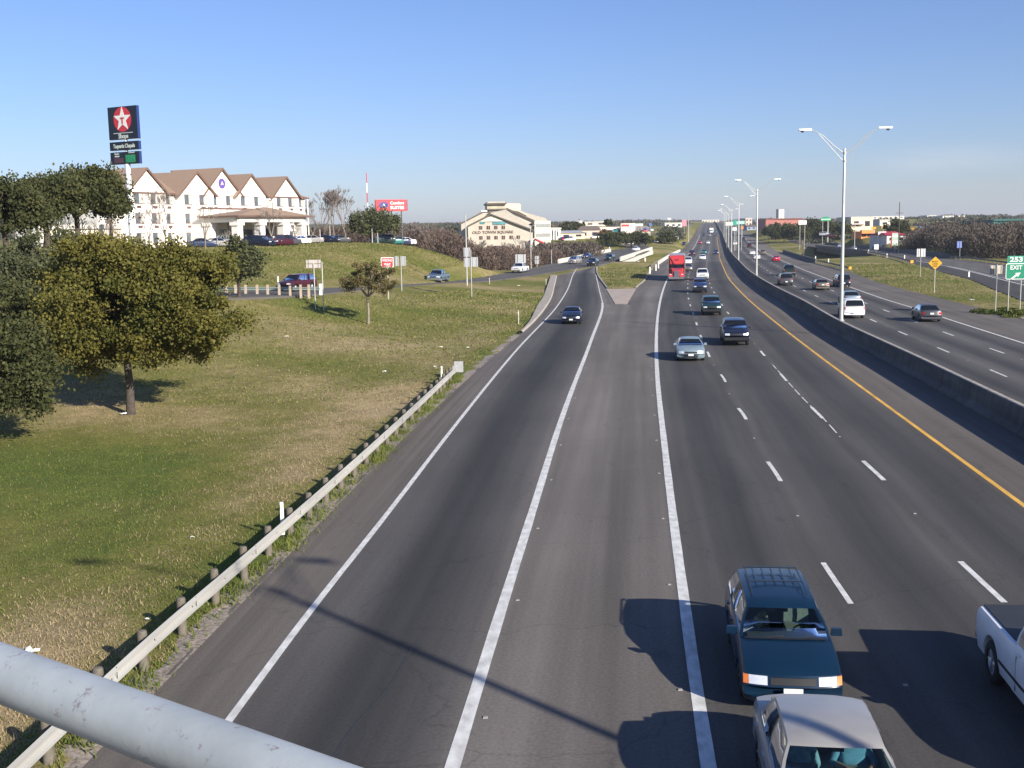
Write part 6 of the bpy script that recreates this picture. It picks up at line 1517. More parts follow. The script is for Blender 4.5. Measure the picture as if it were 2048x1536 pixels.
# ------------------------------------------------------------------ far buildings
DKG = mat('shop_glass', (.035,.035,.045), .3); TRM = mat('pale_fascia', (.74,.62,.55), .7)
for i, (x0_, x1_, yt, yb, D, dp, colr, st_, lab) in enumerate(BLD):
    sc = D/2230; cx_ = (x0_+x1_)/2; g = RD(cx_, yb, D); w_ = (x1_-x0_)*sc; h = (yb-yt)*sc; zb_ = min(g.z, gz(g.x, g.y)+.5) if g.z-gz(g.x, g.y) > 1.5 else g.z
    h += g.z-zb_; rng = random.Random(i)
    m_ = mat('wall_%s' % lab.split()[0] + '_' + '_'.join(lab.split()[1:3]), colr, .85, 0, .12, .3)
    t = thing('building' if st_ not in ('tower','redroof') else ('tower_block' if st_ == 'tower' else 'restaurant'), lab, 'building', (g.x, g.y, zb_), rng.uniform(-.12,.12))
    wh = h*(.68 if st_ in ('gable','redroof') else (.8 if st_ == 'store' else 1))
    MB().bbox((-w_/2,0,-3),(w_/2,dp,wh)).build('wall', m_, t)
    if st_ in ('gable','redroof'):
        b = MB(); e_ = .5
        b.grid([[(-w_/2-e_, -e_, wh),(-w_/2*.82, dp/2, h),(-w_/2-e_, dp+e_, wh)],[(w_/2+e_, -e_, wh),(w_/2*.82, dp/2, h),(w_/2+e_, dp+e_, wh)]]); b.add([(-w_/2-e_,-e_,wh),(-w_/2*.82,dp/2,h),(-w_/2-e_,dp+e_,wh),(w_/2+e_,-e_,wh),(w_/2*.82,dp/2,h),(w_/2+e_,dp+e_,wh)],[(0,1,2),(3,4,5)])
        b.build('roof', mat('roof_red_%d' % i, (.40,.03,.05), .6) if st_ == 'redroof' else mat('roof_brown_grey_%d' % (i % 3), [(.20,.15,.12),(.30,.26,.22),(.34,.36,.38)][i % 3], .85, 0, .15, .5), t)
    if st_ == 'store':
        MB().bbox((-w_/2-.3,-1.6,wh*.62),(w_/2+.3,.3,h)).build('fascia', mat('canopy_orange', (.85,.28,.07), .5) if 'orange' in lab else TRM, t)
        n_w = max(2, int(w_/6))
        for k in range(n_w):
            xa = -w_/2+w_*(k+.12)/n_w; xb_ = -w_/2+w_*(k+.88)/n_w; MB().bbox((xa,-.12,.1),(xb_,.05,wh*.6)).build('shop_window', DKG, t)
    elif st_ in ('shed',):
        MB().bbox((-w_/2-.2,-.5,h-.3),(w_/2+.2,.0,h+.3)).build('roof_edge', mat('shed_edge_%d' % i, [c*.5 for c in colr], .7), t); MB().bbox((-w_*.4,-.8,h*.40),(w_*.45,-.01,h*.55)).build('canopy', DKG, t)
        for k in range(4): xa = -w_*.38+w_*.2*k; MB().bbox((xa,-.1,.2),(xa+w_*.12,.02,h*.33)).build('shop_window', DKG, t)
    else:
        rows = max(1, int(h/3.4)); cols = max(2, min(9, int(w_/4)))
        if st_ == 'tower': rows, cols = 7, 3
        for r_ in range(rows):
            for c in range(cols):
                xa = -w_/2+w_*(c+.28)/cols; xb_ = -w_/2+w_*(c+.72)/cols; za = wh*(r_+.35)/rows; zb2 = wh*(r_+.72)/rows
                if st_ == 'tower' and c != 1: continue
                MB().bbox((xa,-.1,za),(xb_,.05,zb2)).build('window', DKG, t)
        if st_ in ('flat','motel'): MB().bbox((-w_/2-.2,-.25,wh-.25),(w_/2+.2,dp+.2,wh+.25)).build('cornice', mat('cornice_pale', (.70,.66,.58), .8), t)
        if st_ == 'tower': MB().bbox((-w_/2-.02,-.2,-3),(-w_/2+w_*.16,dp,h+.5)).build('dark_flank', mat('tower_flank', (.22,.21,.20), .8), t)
        if st_ == 'motel':
            MB().add([(-w_*.05,-2,wh*.15),(-w_*.05,-2,wh*.3),(-w_*.42,-2,-.3+wh*.0),(-w_*.42,-2,-wh*.12)], [(0,1,3,2)]).build('staircase', mat('stair_cream', (.80,.74,.60), .8), t); MB().bbox((-w_*.5,-1.6,wh*.48),(w_*.1,-.02,wh*.56)).build('gallery', TRM, t)
    if 'white columns' in lab:
        for k in range(4): MB().tube([(-w_/2+.6+k*w_/4,-1.2,0),(-w_/2+.6+k*w_/4,-1.2,wh)], .25, 8).build('column', WPAINT, t)
# petrol kiosk canopy posts, umbrellas of light etc. are beneath a pixel here
g = RD(1790, 481, 372)
# white pickets (parked trucks) and cars in the commercial lot right of the side road
k = 0
for px, py, D, c, lab in ((1650,472,470,C_WHITE,'white car in the lot below the green peaked sign'),(1662,474,455,C_MAR,'maroon car in the lot left of the tall lamp post'),(1724,482,430,C_WHITE,'white car under the orange kiosk canopy'),(1733,482,430,C_SILV,'silver car under the orange kiosk canopy'),(1740,482,428,C_BLACK,'black car at the right end of the orange kiosk'),
      (1125,481,420,C_RED,'red car in the lot below the cream apartments'),(1134,482,418,C_DBLUE,'dark blue car in the lot below the cream apartments'),(1140,482,416,C_WHITE,'white car in the lot below the cream apartments'),(1192,478,430,C_SILV,'silver car at the right of the apartment lot'),
      (1232,466,470,C_TEAL,'pale green car before the shop row'),(1247,469,465,C_TAN,'yellowish car before the red signed restaurant'),(1289,464,490,C_RED,'red and white car before the small restaurant'),(1297,463,495,C_WHITE,'white car right of the small restaurant')):
    g = RD(px, py, D); make_car('suv' if k % 3 == 0 else 'sedan', c, (g.x, g.y, max(g.z, gz(g.x, g.y))), 1.0+.5*k, lab, 'car', 'cars in the shop car parks', 0); k += 1
g = RD(1564, 438, 1480)
# bridge deck under the camera side, where the rail stands

# ------------------------------------------------------------------ vegetation
def leafmat(name, c1, c2, rough=.75, tr=.25):
    m = bpy.data.materials.new(name); m.use_nodes = True; n = m.node_tree; b = n.nodes['Principled BSDF']; o = n.nodes['Material Output']
    b.inputs['Roughness'].default_value = rough; b.inputs['Specular IOR Level'].default_value = .25
    a = n.nodes.new('ShaderNodeAttribute'); a.attribute_name = 'tint'; mx = n.nodes.new('ShaderNodeMix'); mx.data_type = 'RGBA'
    mx.inputs['A'].default_value = (*c1, 1); mx.inputs['B'].default_value = (*c2, 1); n.links.new(a.outputs['Fac'], mx.inputs['Factor']); n.links.new(mx.outputs['Result'], b.inputs['Base Color'])
    if tr:
        t = n.nodes.new('ShaderNodeBsdfTranslucent'); n.links.new(mx.outputs['Result'], t.inputs[0]); ms = n.nodes.new('ShaderNodeMixShader'); ms.inputs[0].default_value = tr
        n.links.new(b.outputs[0], ms.inputs[1]); n.links.new(t.outputs[0], ms.inputs[2]); n.links.new(ms.outputs[0], o.inputs[0])
    MATS[name] = m; return m
def quads(name, C, sx, sy, m_, tint, up=None, rng=None, parent=None, tri=False):
    """many leaf sized faces: centres C (n,3), half sizes"""
    n = len(C); rng = rng or np.random.RandomState(1)
    if up is None: a = rng.normal(size=(n,3))
    else: a = up
    a /= np.linalg.norm(a, axis=1)[:, None]; b = np.cross(a, rng.normal(size=(n,3))); b /= np.linalg.norm(b, axis=1)[:, None]
    sx = np.broadcast_to(sx, n)[:, None]; sy = np.broadcast_to(sy, n)[:, None]
    if tri: V = np.stack([C-b*sx, C+b*sx, C+a*sy*2], 1)
    else: V = np.stack([C-a*sy-b*sx*.6, C-a*sy*.2+b*sx, C+a*sy+b*sx*.2, C+a*sy*.3-b*sx], 1)
    k = V.shape[1]; me = bpy.data.meshes.new(name); me.vertices.add(n*k); me.vertices.foreach_set('co', V.ravel()); me.loops.add(n*k); me.loops.foreach_set('vertex_index', np.arange(n*k))
    me.polygons.add(n); me.polygons.foreach_set('loop_start', np.arange(0, n*k, k)); me.polygons.foreach_set('loop_total', np.full(n, k))
    at = me.attributes.new('tint', 'FLOAT', 'FACE'); at.data.foreach_set('value', np.clip(tint, 0, 1)); me.materials.append(m_); me.update(calc_edges=True)
    return link(name, me, parent) if parent is not False else me
BARK = mat('bark', (.075,.060,.048), .95, 0, .4, 6, bump=.6); BARKG = mat('grey_bark', (.24,.20,.17), .95, 0, .3, 8, bump=.4)
L_OAK = leafmat('gold_green_leaves', (.050,.066,.012), (.195,.165,.036)); L_DK = leafmat('dark_green_leaves', (.030,.042,.014), (.105,.105,.036)); L_BR = leafmat('brown_leaves', (.10,.065,.028), (.22,.14,.06)); L_YT = leafmat('olive_brown_leaves', (.080,.070,.026), (.21,.17,.07)); L_GR = leafmat('grey_green_leaves', (.045,.058,.026), (.135,.14,.062))
def branches(mb, rng, base, tips, r0, m=5):
    for tp in tips:
        p0 = Vector(base); p3 = Vector(tp); L_ = (p3-p0).length
        if L_ < .2: continue
        mid = p0.lerp(p3, .45)+Vector((rng.uniform(-.08,.08)*L_, rng.uniform(-.08,.08)*L_, L_*.06)); q = p0.lerp(p3, .75)+Vector((rng.uniform(-.05,.05)*L_, rng.uniform(-.05,.05)*L_, L_*.02))
        mb.tube([p0, mid, q, p3], [r0, r0*.6, r0*.35, r0*.12], m, 0, False)
def tree(name, label, base, crown_c, rad_, leafm, seed, nclump=70, leaves=9000, lsize=.12, trunk_r=.2, group=None, cat='tree', clump=.26, barkm=None, lowcut=-.6, boxy=0, fork=.35, shell=.45):
    rng = np.random.RandomState(seed); rr = random.Random(seed)
    t = thing(name, label, cat, tuple(base), 0, group); base = Vector(base); cc = Vector(crown_c)-base; R_ = Vector(rad_)
    cl = []
    hd0 = rng.normal(size=(7,3)); hd0 /= np.linalg.norm(hd0, axis=1)[:,None]
    while len(cl) < nclump:
        v = rng.normal(size=3); v /= np.linalg.norm(v); r_ = rng.uniform(shell, 1)**.6
        if v[2] < lowcut or ((hd0@v).max() > .93 and rng.uniform() < .85): continue
        wob = .92+.10*math.sin(v[0]*5+seed)+.09*math.sin(v[1]*6+v[2]*4+seed*2)
        if boxy: v = np.sign(v)*np.abs(v)**boxy; v = v/max(1, np.linalg.norm(v)/1.12)
        cl.append((cc.x+v[0]*R_.x*r_*wob, cc.y+v[1]*R_.y*r_*wob, cc.z+v[2]*R_.z*r_*wob))
    cl = np.array(cl)
    mb = MB(); fk = Vector((rr.uniform(-.1,.1), rr.uniform(-.1,.1), max(.8, (cc.z-R_.z*.65)))); hz = fk.z
    mb.tube([(0,0,-.3),(0.0,0,.05),(fk.x*.4+.05, fk.y*.5, hz*.5),tuple(fk)], [trunk_r*1.5, trunk_r*1.1, trunk_r*.9, trunk_r*.8], 10)
    nf = 5; forks = []
    for k in range(nf):
        a = 2*math.pi*k/nf+rr.uniform(-.4,.4); f_ = fk+Vector((math.cos(a)*R_.x*.38, math.sin(a)*R_.y*.38, (cc.z-fk.z)*.75+rr.uniform(-.1,.2)*R_.z)); forks.append(f_)
        mb.tube([tuple(fk), tuple(fk.lerp(f_, .5)+Vector((0,0,-.1))), tuple(f_)], [trunk_r*.7, trunk_r*.5, trunk_r*.35], 7, 0, False)
    for c in cl:
        f_ = min(forks, key=lambda q: (Vector(c)-q).length); branches(mb, rr, f_, [tuple(c)], trunk_r*.2, 4)
    mb.build('trunk', barkm or BARK, t, 60)
    per = max(6, leaves//nclump); P_ = []; ti = []
    cs = clump*(R_.x+R_.z)/2
    for i, c in enumerate(cl):
        s_ = cs*rng.uniform(.5,1.45); q = rng.normal(size=(per,3)); q *= (s_*.52*np.array([1,1,.72])); q += c
        P_.append(q); ti.append(np.full(per, rng.uniform(0,1))*.5+rng.uniform(0,.5,per))
    P_ = np.concatenate(P_); ti = np.concatenate(ti)
    up_ = rng.normal(size=P_.shape)*1.1+np.array([0,0,.5])+(P_-np.array(cc))*np.array([1/R_.x,1/R_.y,1/R_.z])*.5
    quads('crown', P_, lsize*rng.uniform(.5,1.1,len(P_)), lsize*rng.uniform(.6,1.3,len(P_)), leafm, ti, up_*1.0, rng, t)
    return t
def bare(name, label, base, h, spread, seed, group=None, r0=.14, depth=5, m_=None, twig=.02, cat='tree', fine=0):
    rr = random.Random(seed); t = thing(name, label, cat, tuple(base), 0, group); mb = MB(); tw = MB()
    def rec(p, d, L_, r_, k):
        d = d.normalized(); e = p+d*L_; mid = p.lerp(e, .5)+Vector((rr.uniform(-1,1), rr.uniform(-1,1), 0))*L_*.06
        (mb if k > 2 else tw).tube([p, mid, e], [r_, r_*.85, r_*.65], 6 if k > 3 else 3, 0, False)
        if k <= 0: return
        nb = rr.choice((2,3,3)) if k > 1 else 3
        for j in range(nb):
            a = rr.uniform(0, 2*math.pi); s_ = spread*rr.uniform(.5,1.1)
            nd = d+Vector((math.cos(a)*s_, math.sin(a)*s_, rr.uniform(-.05,.35))); rec(e, nd, L_*rr.uniform(.62,.85), max(twig, r_*.6), k-1)
    rec(Vector((0,0,-.3)), Vector((rr.uniform(-.05,.05), rr.uniform(-.05,.05), 1)), h*.30, r0, depth)
    mb.build('trunk', m_ or BARKG, t, 60); tw.build('crown', m_ or BARKG, t); return t
def onG(px, py, D):
    g = RD(px, py, D); return (g.x, g.y, gz(g.x, g.y)-.02)
# the big gold green oak
b0 = W(262, 831, -.05); b0.z = gz(b0.x, b0.y)
c = RD(279, 612, 52)
c = RD(268, 612, 52)
tree('oak_tree', 'large round olive gold tree with a dark trunk, nearest on the grass slope', b0, (c.x, 52.3, c.z), (4.75,4.4,3.3), L_OAK, 3, 380, 150000, .070, .2, clump=.15, shell=.36, lowcut=-.96, boxy=.82)
# dark trees at the left edge
for (px, pyb, D, cx, cy, rx, rz, lm, sd, nc, nl, ls, lab) in (
  (-12,900,45,-8,750,2.2,2.5,L_DK,5,130,24000,.075,'dark green tree cut by the left edge, nearest of all the trees'),
  (40,720,58,40,655,2.9,2.1,L_DK,15,90,12500,.08,'low dark green tree between the big olive gold tree and the left edge'),
  (160,560,88,165,392,3.9,2.4,L_DK,6,110,19000,.11,'tall dark brown green oak in front of the left part of the hotel'),
  (100,570,84,95,400,3.2,2.0,L_DK,36,70,10500,.11,'dark oak second from the left edge, leaning on the tall brown green one'),
  (22,600,78,15,425,3.2,2.1,L_DK,7,70,12000,.11,'dark oak at the left edge, leftmost of the tall ones'),
  (110,600,76,95,512,3.2,1.7,L_GR,8,70,7500,.10,'low grey green tree under the tall brown green oak'),
  (60,640,70,60,565,3.0,1.9,L_GR,18,70,8500,.09,'grey green shrub like tree left of the big olive crown'),
  (10,650,66,5,620,2.2,1.7,L_GR,38,50,5000,.09,'dark shrub like tree at the left edge below the grey green ones'),
  (225,520,96,222,412,1.7,.9,L_DK,19,60,8000,.12,'dark leafy limb tree beside the pylon sign pole'),
  (478,590,102,478,527,2.0,2.2,L_GR,9,60,9000,.12,'small grey green tree right behind the big olive crown')):
    g = RD(px, pyb, D); zb_ = gz(g.x, g.y); c = RD(cx, cy, D); tree('oak_tree', lab, (g.x, g.y, zb_), (c.x, D, c.z), (rx, rx*.9, rz), lm, sd, nc, nl, ls, .16 if rx < 3 else .24, 'oaks at the left side')
# the small reddish tree on the slope
g = W(737, 656, 0); g.z = gz(g.x, g.y); c = RD(740, 563, 98.6)
tree('young_tree', 'small sparse brown green tree on the slope left of the ramp', g, (c.x, g.y, c.z), (2.6,2.3,2.15), L_YT, 12, 60, 7500, .075, .12, clump=.15, barkm=BARKG, shell=.2)
# oaks on the hill and beyond
for (px, pyb, D, cx, cy, rx, rz, lm, sd, nc, nl, ls, lab) in (
  (742,490,196,745,448,4.6,2.9,L_GR,21,80,9000,.17,'leaning grey green oak before the red hotel sign'),
  (1253,492,420,1218,480,5.2,2.4,L_DK,22,40,3500,.3,'first dark round oak from the left in the row above the frontage road'),
  (1262,490,425,1240,479,5.0,2.5,L_DK,23,40,3500,.3,'second dark round oak in the row above the frontage road'),
  (1278,490,430,1264,478,5.0,2.7,L_DK,24,40,3500,.3,'third dark round oak in the row above the frontage road'),
  (1291,492,420,1291,480,3.2,2.4,L_DK,25,30,2600,.3,'lone dark oak at the right end of the row'),
  (1330,490,470,1332,478,4.5,3.2,L_DK,26,34,3000,.32,'dark green oak on the upper frontage bend'),
  (1205,482,440,1208,472,4.0,2.2,L_BR,27,30,2500,.3,'brownish tree left of the oak row'),
  (1568,492,520,1570,466,8.5,4.0,L_DK,28,60,6000,.36,'broad olive green oak clump right of the far lanes'),
  (1600,490,500,1592,463,6.5,3.6,L_DK,29,50,4500,.36,'dark oak behind the bare tree of the right bank'),
  (1640,478,520,1640,456,8.0,4.4,L_DK,30,60,5200,.38,'dark tree mass left of the green peaked sign'),
  (1670,478,510,1680,462,5.5,3.6,L_DK,31,50,4200,.38,'dark tree right of the green peaked sign'),
  (1550,488,560,1548,462,5.5,3.4,L_DK,32,50,4000,.38,'dark green oak before the brick store'),
  (1795,478,400,1795,456,5.0,2.6,L_DK,33,40,3500,.32,'dark tree above the red roof'),
  (1215,456,560,1216,445,2.4,1.6,L_DK,34,20,1200,.4,'single dark tree on the left skyline'),
  (1145,470,500,1142,455,6.5,2.6,L_DK,35,40,3000,.36,'dark trees behind the cream apartments')):
    g = RD(px, pyb, D); zb_ = gz(g.x, g.y); c = RD(cx, cy, D); tree('oak_tree', lab, (g.x, g.y, min(zb_, c.z-rz*.7)), (c.x, D, c.z), (rx, rx*.8, rz), lm, sd, nc, nl, ls, .22, 'oaks in the distance')
# bare trees
for (px, pyb, D, h, sp, sd, lab, dp) in (
  (333,505,150,8.2,.55,41,'bare pale tree before the hotel, left one',6),(300,505,148,6.0,.55,47,'low bare tree at the foot of the hotel left gable',5),(412,500,160,6.6,.5,42,'bare slender tree before the second hotel gable',5),(75,540,92,8.5,.6,141,'bare limbed tree among the dark oaks, left one',5),(125,545,92,9,.6,142,'bare limbed tree among the dark oaks, middle one',5),(190,540,94,8,.6,143,'bare limbed tree among the dark oaks, right one',5),(960,505,300,8.5,.55,151,'bare tree before the left half of the square building',5),(1010,505,305,9,.55,152,'bare tree before the middle of the square building',5),(1048,505,300,9,.55,153,'bare tree before the right slope of the square building',5),(545,494,176,6.2,.6,43,'bare tree before the hotel canopy',5),(592,492,182,3.6,.5,44,'small bare shrub at the right canopy column',5),
  (455,497,166,3.2,.5,48,'small bare shrub left of the hotel lobby',4),(627,490,192,5.2,.6,45,'bare tree at the right corner of the hotel',5),(1607,492,395,7.0,.55,46,'grey bare tree on the bank above the ravine',5)):
    bare('bare_tree', lab, onG(px, pyb, D), h, sp, sd, 'bare winter trees', .13, dp, twig=.018 if D < 200 else .05)
for i, (px, pyb, D, h) in enumerate(((650,488,250,13),(668,488,245,14),(690,488,250,13),(640,488,262,12),(706,488,255,10),(722,488,260,10),(815,480,265,9),(836,482,262,9),(860,486,258,9))):
    bare('bare_tree', ['tall bare grey tree behind the hill, just right of the hotel','tallest bare grey tree in the clump right of the hotel','bare grey tree at the right end of the tall clump','bare grey tree touching the hotel corner','low bare tree behind the leaning oak, left one','low bare tree behind the leaning oak, right one','bare tree left in the brush right of the hotel sign','bare tree middle in the brush right of the hotel sign','bare tree right in the brush over the hill shoulder'][i], onG(px, pyb, D), h, .5, 60+i, 'bare trees behind the hill', .2, 6, mat('far_grey_bark', (.20,.165,.145), .95, 0, .2, 4), twig=.035)
# brown brush: masses nobody could count
def brush(label, spots, seed, m_, size=(.5,.10), per=420, name='brush'):
    rng = np.random.RandomState(seed); C = []; U = []; TI = []
    for (x, y, z, r_, h) in spots:
        n = per; a = rng.uniform(0, 2*math.pi, n); q = np.sqrt(rng.uniform(0,1,n))*r_; zz = rng.beta(1.7, 1.5, n)*h*(1-.35*(q/r_)**2)
        C.append(np.stack([x+q*np.cos(a), y+q*np.sin(a), z+zz], 1)); U.append(np.stack([np.cos(a)*.45*q/r_, np.sin(a)*.45*q/r_, np.ones(n)*.8], 1)+rng.normal(size=(n,3))*.6); TI.append(np.clip(rng.uniform(0,1)*.6+rng.uniform(0,.4,n)+(zz/h-.5)*.15,0,1))
    C = np.concatenate(C); U = np.concatenate(U); TI = np.concatenate(TI)
    o = quads(name, C, size[1]*rng.uniform(.5,1.4,len(C)), size[0]*rng.uniform(.5,1.4,len(C)), m_, TI, U, rng)
    tag(o, label, 'brush', None, 'stuff'); return o
L_TW = leafmat('brown_twigs', (.060,.042,.033), (.165,.120,.095), .95, 0); L_TW2 = leafmat('grey_brown_twigs', (.050,.040,.032), (.135,.108,.086), .95, 0); L_WD = leafmat('far_wood_green', (.035,.045,.025), (.10,.10,.06), .95, 0)
rr = random.Random(5); sp = []
for i in range(330):                       # left: between the hill and the frontage road, in front of the office building
    px = rr.uniform(630, 1195); D = rr.uniform(226, 350)
    top = np.interp(px, [630,700,820,900,960,1010,1080,1130,1195],[452,448,447,452,490,486,492,480,488])
    if px < 850 and D < 250: D = rr.uniform(250, 340)
    g = RD(px, 500, D); 
    if g.x > np.interp(g.y, [p.y for p in FF[4:11]], [p.x for p in FF[4:11]])-5: continue
    zb_ = gz(g.x, g.y); zt_ = RD(px, top+rr.uniform(-3,8), D).z; h = zt_-zb_
    if h < 1.2: continue
    sp.append((g.x, g.y, zb_-.3, rr.uniform(2.2,4.2), h))
brush('brown leafless brush filling the creek valley behind the grassy hill', sp, 1, L_TW, (.38,.075), 750)
sp = []
for i in range(60):
    px = rr.uniform(1090, 1190); D = rr.uniform(330, 400); g = RD(px, 500, D); zt_ = RD(px, rr.uniform(480,490), D).z; zb_ = gz(g.x, g.y)
    if zt_-zb_ > 1: sp.append((g.x, g.y, zb_-.3, 4, zt_-zb_))
for i in range(50):
    px = rr.uniform(1305, 1400); D = rr.uniform(480, 640); g = RD(px, 470, D); 
    if g.x > GRe(D)-30: continue
    sp.append((g.x, g.y, gz(g.x, g.y)-.3, 6, rr.uniform(4,7)))
brush('low brown brush below the apartments and along the upper frontage road', sp, 2, L_TW2, (.8,.16), 330)
sp = []
for i in range(420):                       # right woods
    px = rr.uniform(1790, 2130); D = rr.uniform(262, 420)
    top = np.interp(px, [1790,1820,1850,1900,1960,2130],[468,458,446,440,437,436]); g = RD(px, 500, D)
    if g.x < np.interp(g.y, [200,218,273,318,411],[96,99,110,119,134])+3: continue
    zb_ = gz(g.x, g.y); zt_ = RD(px, top+rr.uniform(-2,14), D).z; h = min(11, zt_-zb_)
    if h < 1: continue
    sp.append((g.x, g.y, zb_-.3, rr.uniform(2.8,5), h))
brush('brown leafless woods beyond the side road at the right', sp, 3, L_TW2, (.42,.10), 700, 'woods')
sp = []
for i in range(40):
    px = rr.uniform(1850, 2048); D = rr.uniform(280, 420); g = RD(px, 480, D)
    if g.x < 118: continue
    c = RD(px, rr.uniform(452,486), D); sp.append((g.x, g.y, c.z-2, rr.uniform(2,4), 3.4))
brush('dark evergreen patches scattered in the right woods', sp, 4, L_WD, (.3,.22), 260, 'evergreen_scrub')
sp = []; sp2 = []
for i in range(1500):                      # far land to the skyline
    D = 520*math.exp(rr.uniform(0, 2.2)); px = rr.uniform(-300, 2350); g = RD(px, 450, D)
    if GRe(D)-22-20*(D < 1200) < g.x < L11(D)+30: continue
    if D < 620 and 1400 < px < 1830: continue
    zb_ = gz(g.x, g.y); (sp if rr.random() < .6 else sp2).append((g.x, g.y, zb_-1, rr.uniform(6,16)*(D/900)**.5, rr.uniform(2.2,3.8)*(D/700)**.6))
brush('far olive woods spread over the plain to the skyline', sp, 5, L_WD, (1.3,1.0), 120, 'far_woods')
brush('far brown winter woods spread over the plain to the skyline', sp2, 6, L_TW2, (1.6,.8), 120, 'far_woods')
for (x0_, x1_, y0_, y1_, D, lab, m_, sd) in ((1330,1400,458,480,560,'dark scrub bank left of the upper highway',L_WD,7),(1490,1620,452,476,600,'olive scrub on the right bank beyond the far lanes',L_WD,8),(1620,1700,462,478,540,'dark scrub below the blue grey shed',L_WD,9)):
    sp = []
    for i in range(46):
        px = rr.uniform(x0_, x1_); d_ = D*rr.uniform(.92,1.15); g = RD(px, y1_, d_)
        if GRe(d_)-6 < g.x < L11(d_)+8: continue
        sp.append((g.x, g.y, gz(g.x, g.y)-.5, rr.uniform(3,6), min(6.5, (y1_-y0_)*d_/2230*rr.uniform(.6,1))))
    if sp: brush(lab, sp, sd, m_, (.5,.4), 200)
# ------------------------------------------------------------------ grass blades near the camera
rng = np.random.RandomState(11)
def blades(label, n, yr, seed, col, hmin, hmax, wd, cond, name='grass'):
    rng = np.random.RandomState(seed); y = yr[0]+(yr[1]-yr[0])*rng.uniform(0,1,n)**1.5; lx = np.array([L0(v) for v in y]); x = lx-.35-rng.uniform(0,1,n)**1.25*(y*.52-2+4)
    P_ = []; keep = []
    dn = np.array([dryness(a, b) for a, b in zip(x, y)]); ph = .5+.5*np.sin(x*1.7+np.sin(y*1.3)*2)*np.sin(y*1.1+x*.6); u = rng.uniform(0,1,n)
    s_ = dn+ (ph-.5)*.5
    k = (u < np.clip((s_-.25)*1.2, .06, 1)) if cond == 'dry' else (u < np.clip((.95-s_)*1.1, .05, 1))
    x, y = x[k], y[k]; z = np.array([gz(a, b) for a, b in zip(x, y)]); n = len(x)
    C = np.stack([x, y, z-.01], 1); up_ = rng.normal(size=(n,3))*.42+np.array([0,0,1]); h = rng.uniform(hmin, hmax, n)
    o = quads(name, C, wd*rng.uniform(.5,1.3,n), h*.5, col, rng.uniform(0,1,n)*.6+.4*np.clip(dn[k],0,1), up_, rng, None, True); tag(o, label, 'grass', None, 'stuff')
DRYG = leafmat('dry_grass', (.30,.235,.12), (.52,.41,.25), .9, .4); GRNG = leafmat('green_grass', (.12,.165,.032), (.25,.26,.07), .9, .45)
blades('short green winter grass on the slope beside the guardrail', 150000, (13,62), 1, GRNG, .03, .10, .018, 'green')
blades('dry straw coloured grass on the slope beside the guardrail', 150000, (13,62), 2, DRYG, .03, .13, .013, 'dry')
blades('small weeds between the guardrail posts and the gravel edge', 1, (14,15), 3, GRNG, .1, .2, .02, 'green') if False else None
TANG = leafmat('tan_green_grass', (.20,.185,.065), (.36,.31,.15), .9, .4); OLG = leafmat('olive_grass', (.13,.165,.035), (.23,.24,.065), .9, .45)
# coarser tufts on the farther slopes
def tufts(label, n, xr, yr, seed, col, test):
    rng = np.random.RandomState(seed); x = rng.uniform(*xr, n); y = rng.uniform(*yr, n)
    k = np.array([test(a, b) for a, b in zip(x, y)]); x, y = x[k], y[k]
    ph = np.sin(x*.5+np.sin(y*.37)*2)+np.sin(y*.43+np.sin(x*.31)*2)+.8*np.sin(x*1.9+y*.7)*np.sin(y*1.3); k = rng.uniform(-1.6,1.6,len(x)) < (ph if seed % 2 else -ph); x, y = x[k], y[k]
    z = np.array([gz(a, b) for a, b in zip(x, y)]); sc_ = .5+y/160
    up_ = rng.normal(size=(len(x),3))*.6+np.array([0,0,1])
    o = quads('grass', np.stack([x, y, z-.01], 1), .055*sc_*rng.uniform(.5,1.4,len(x)), .055*sc_*rng.uniform(.5,1.5,len(x)), col, rng.uniform(0,1,len(x)), up_, rng, None, True); tag(o, label, 'grass', None, 'stuff')
ffx = lambda y: float(np.interp(y, [p.y for p in FN[:8]], [p.x for p in FN[:8]])); ffy = lambda y: float(np.interp(y, [p.y for p in FF[:9]], [p.x for p in FF[:9]]))
okL = lambda x, y: x < (L0(y)-.6 if y < 150 else min(L0(y), ffx(y))-.8) and abs(x-(-1e3 if y < 84 else (ffx(y)+ffy(y))/2)) > 6.2
okR = lambda x, y: (y > 100 and L11(y)+.4 < x < np.interp(y, [117,194,240,330], [54,74.7,86,100])-1) or in_island(x-.3, y)
tufts('olive green grass tufts over the middle slope and the hill', 190000, (-62,8), (55,200), 21, OLG, okL)
tufts('straw coloured grass tufts over the middle slope and the hill', 150000, (-62,8), (55,200), 22, TANG, okL)
tufts('green grass tufts on the islands beside the highway', 60000, (10,95), (100,240), 23, OLG, okR)
tufts('straw grass tufts on the islands beside the highway', 45000, (10,95), (100,240), 24, TANG, okR)
# weeds under the guardrail
n = 11000; y = rng.uniform(14, 64, n); cl_ = .5+.5*np.sin(y*1.9+np.sin(y*.7)*3); k = rng.uniform(0,1,n) < cl_*.9+.1; y = y[k]; x = np.array([gr(v) for v in y])+.02+rng.normal(size=len(y))*.22
C = np.stack([x, y, np.array([gz(a, b) for a, b in zip(x, y)])], 1); up_ = rng.normal(size=(len(y),3))*.5+np.array([0,0,1])
tag(quads('weeds', C, .022*rng.uniform(.6,1.4,len(y)), rng.uniform(.05,.16,len(y)), GRNG, rng.uniform(0,1,len(y)), up_, rng, None, True), 'green weeds growing along the foot of the guardrail', 'weeds', None, 'stuff')
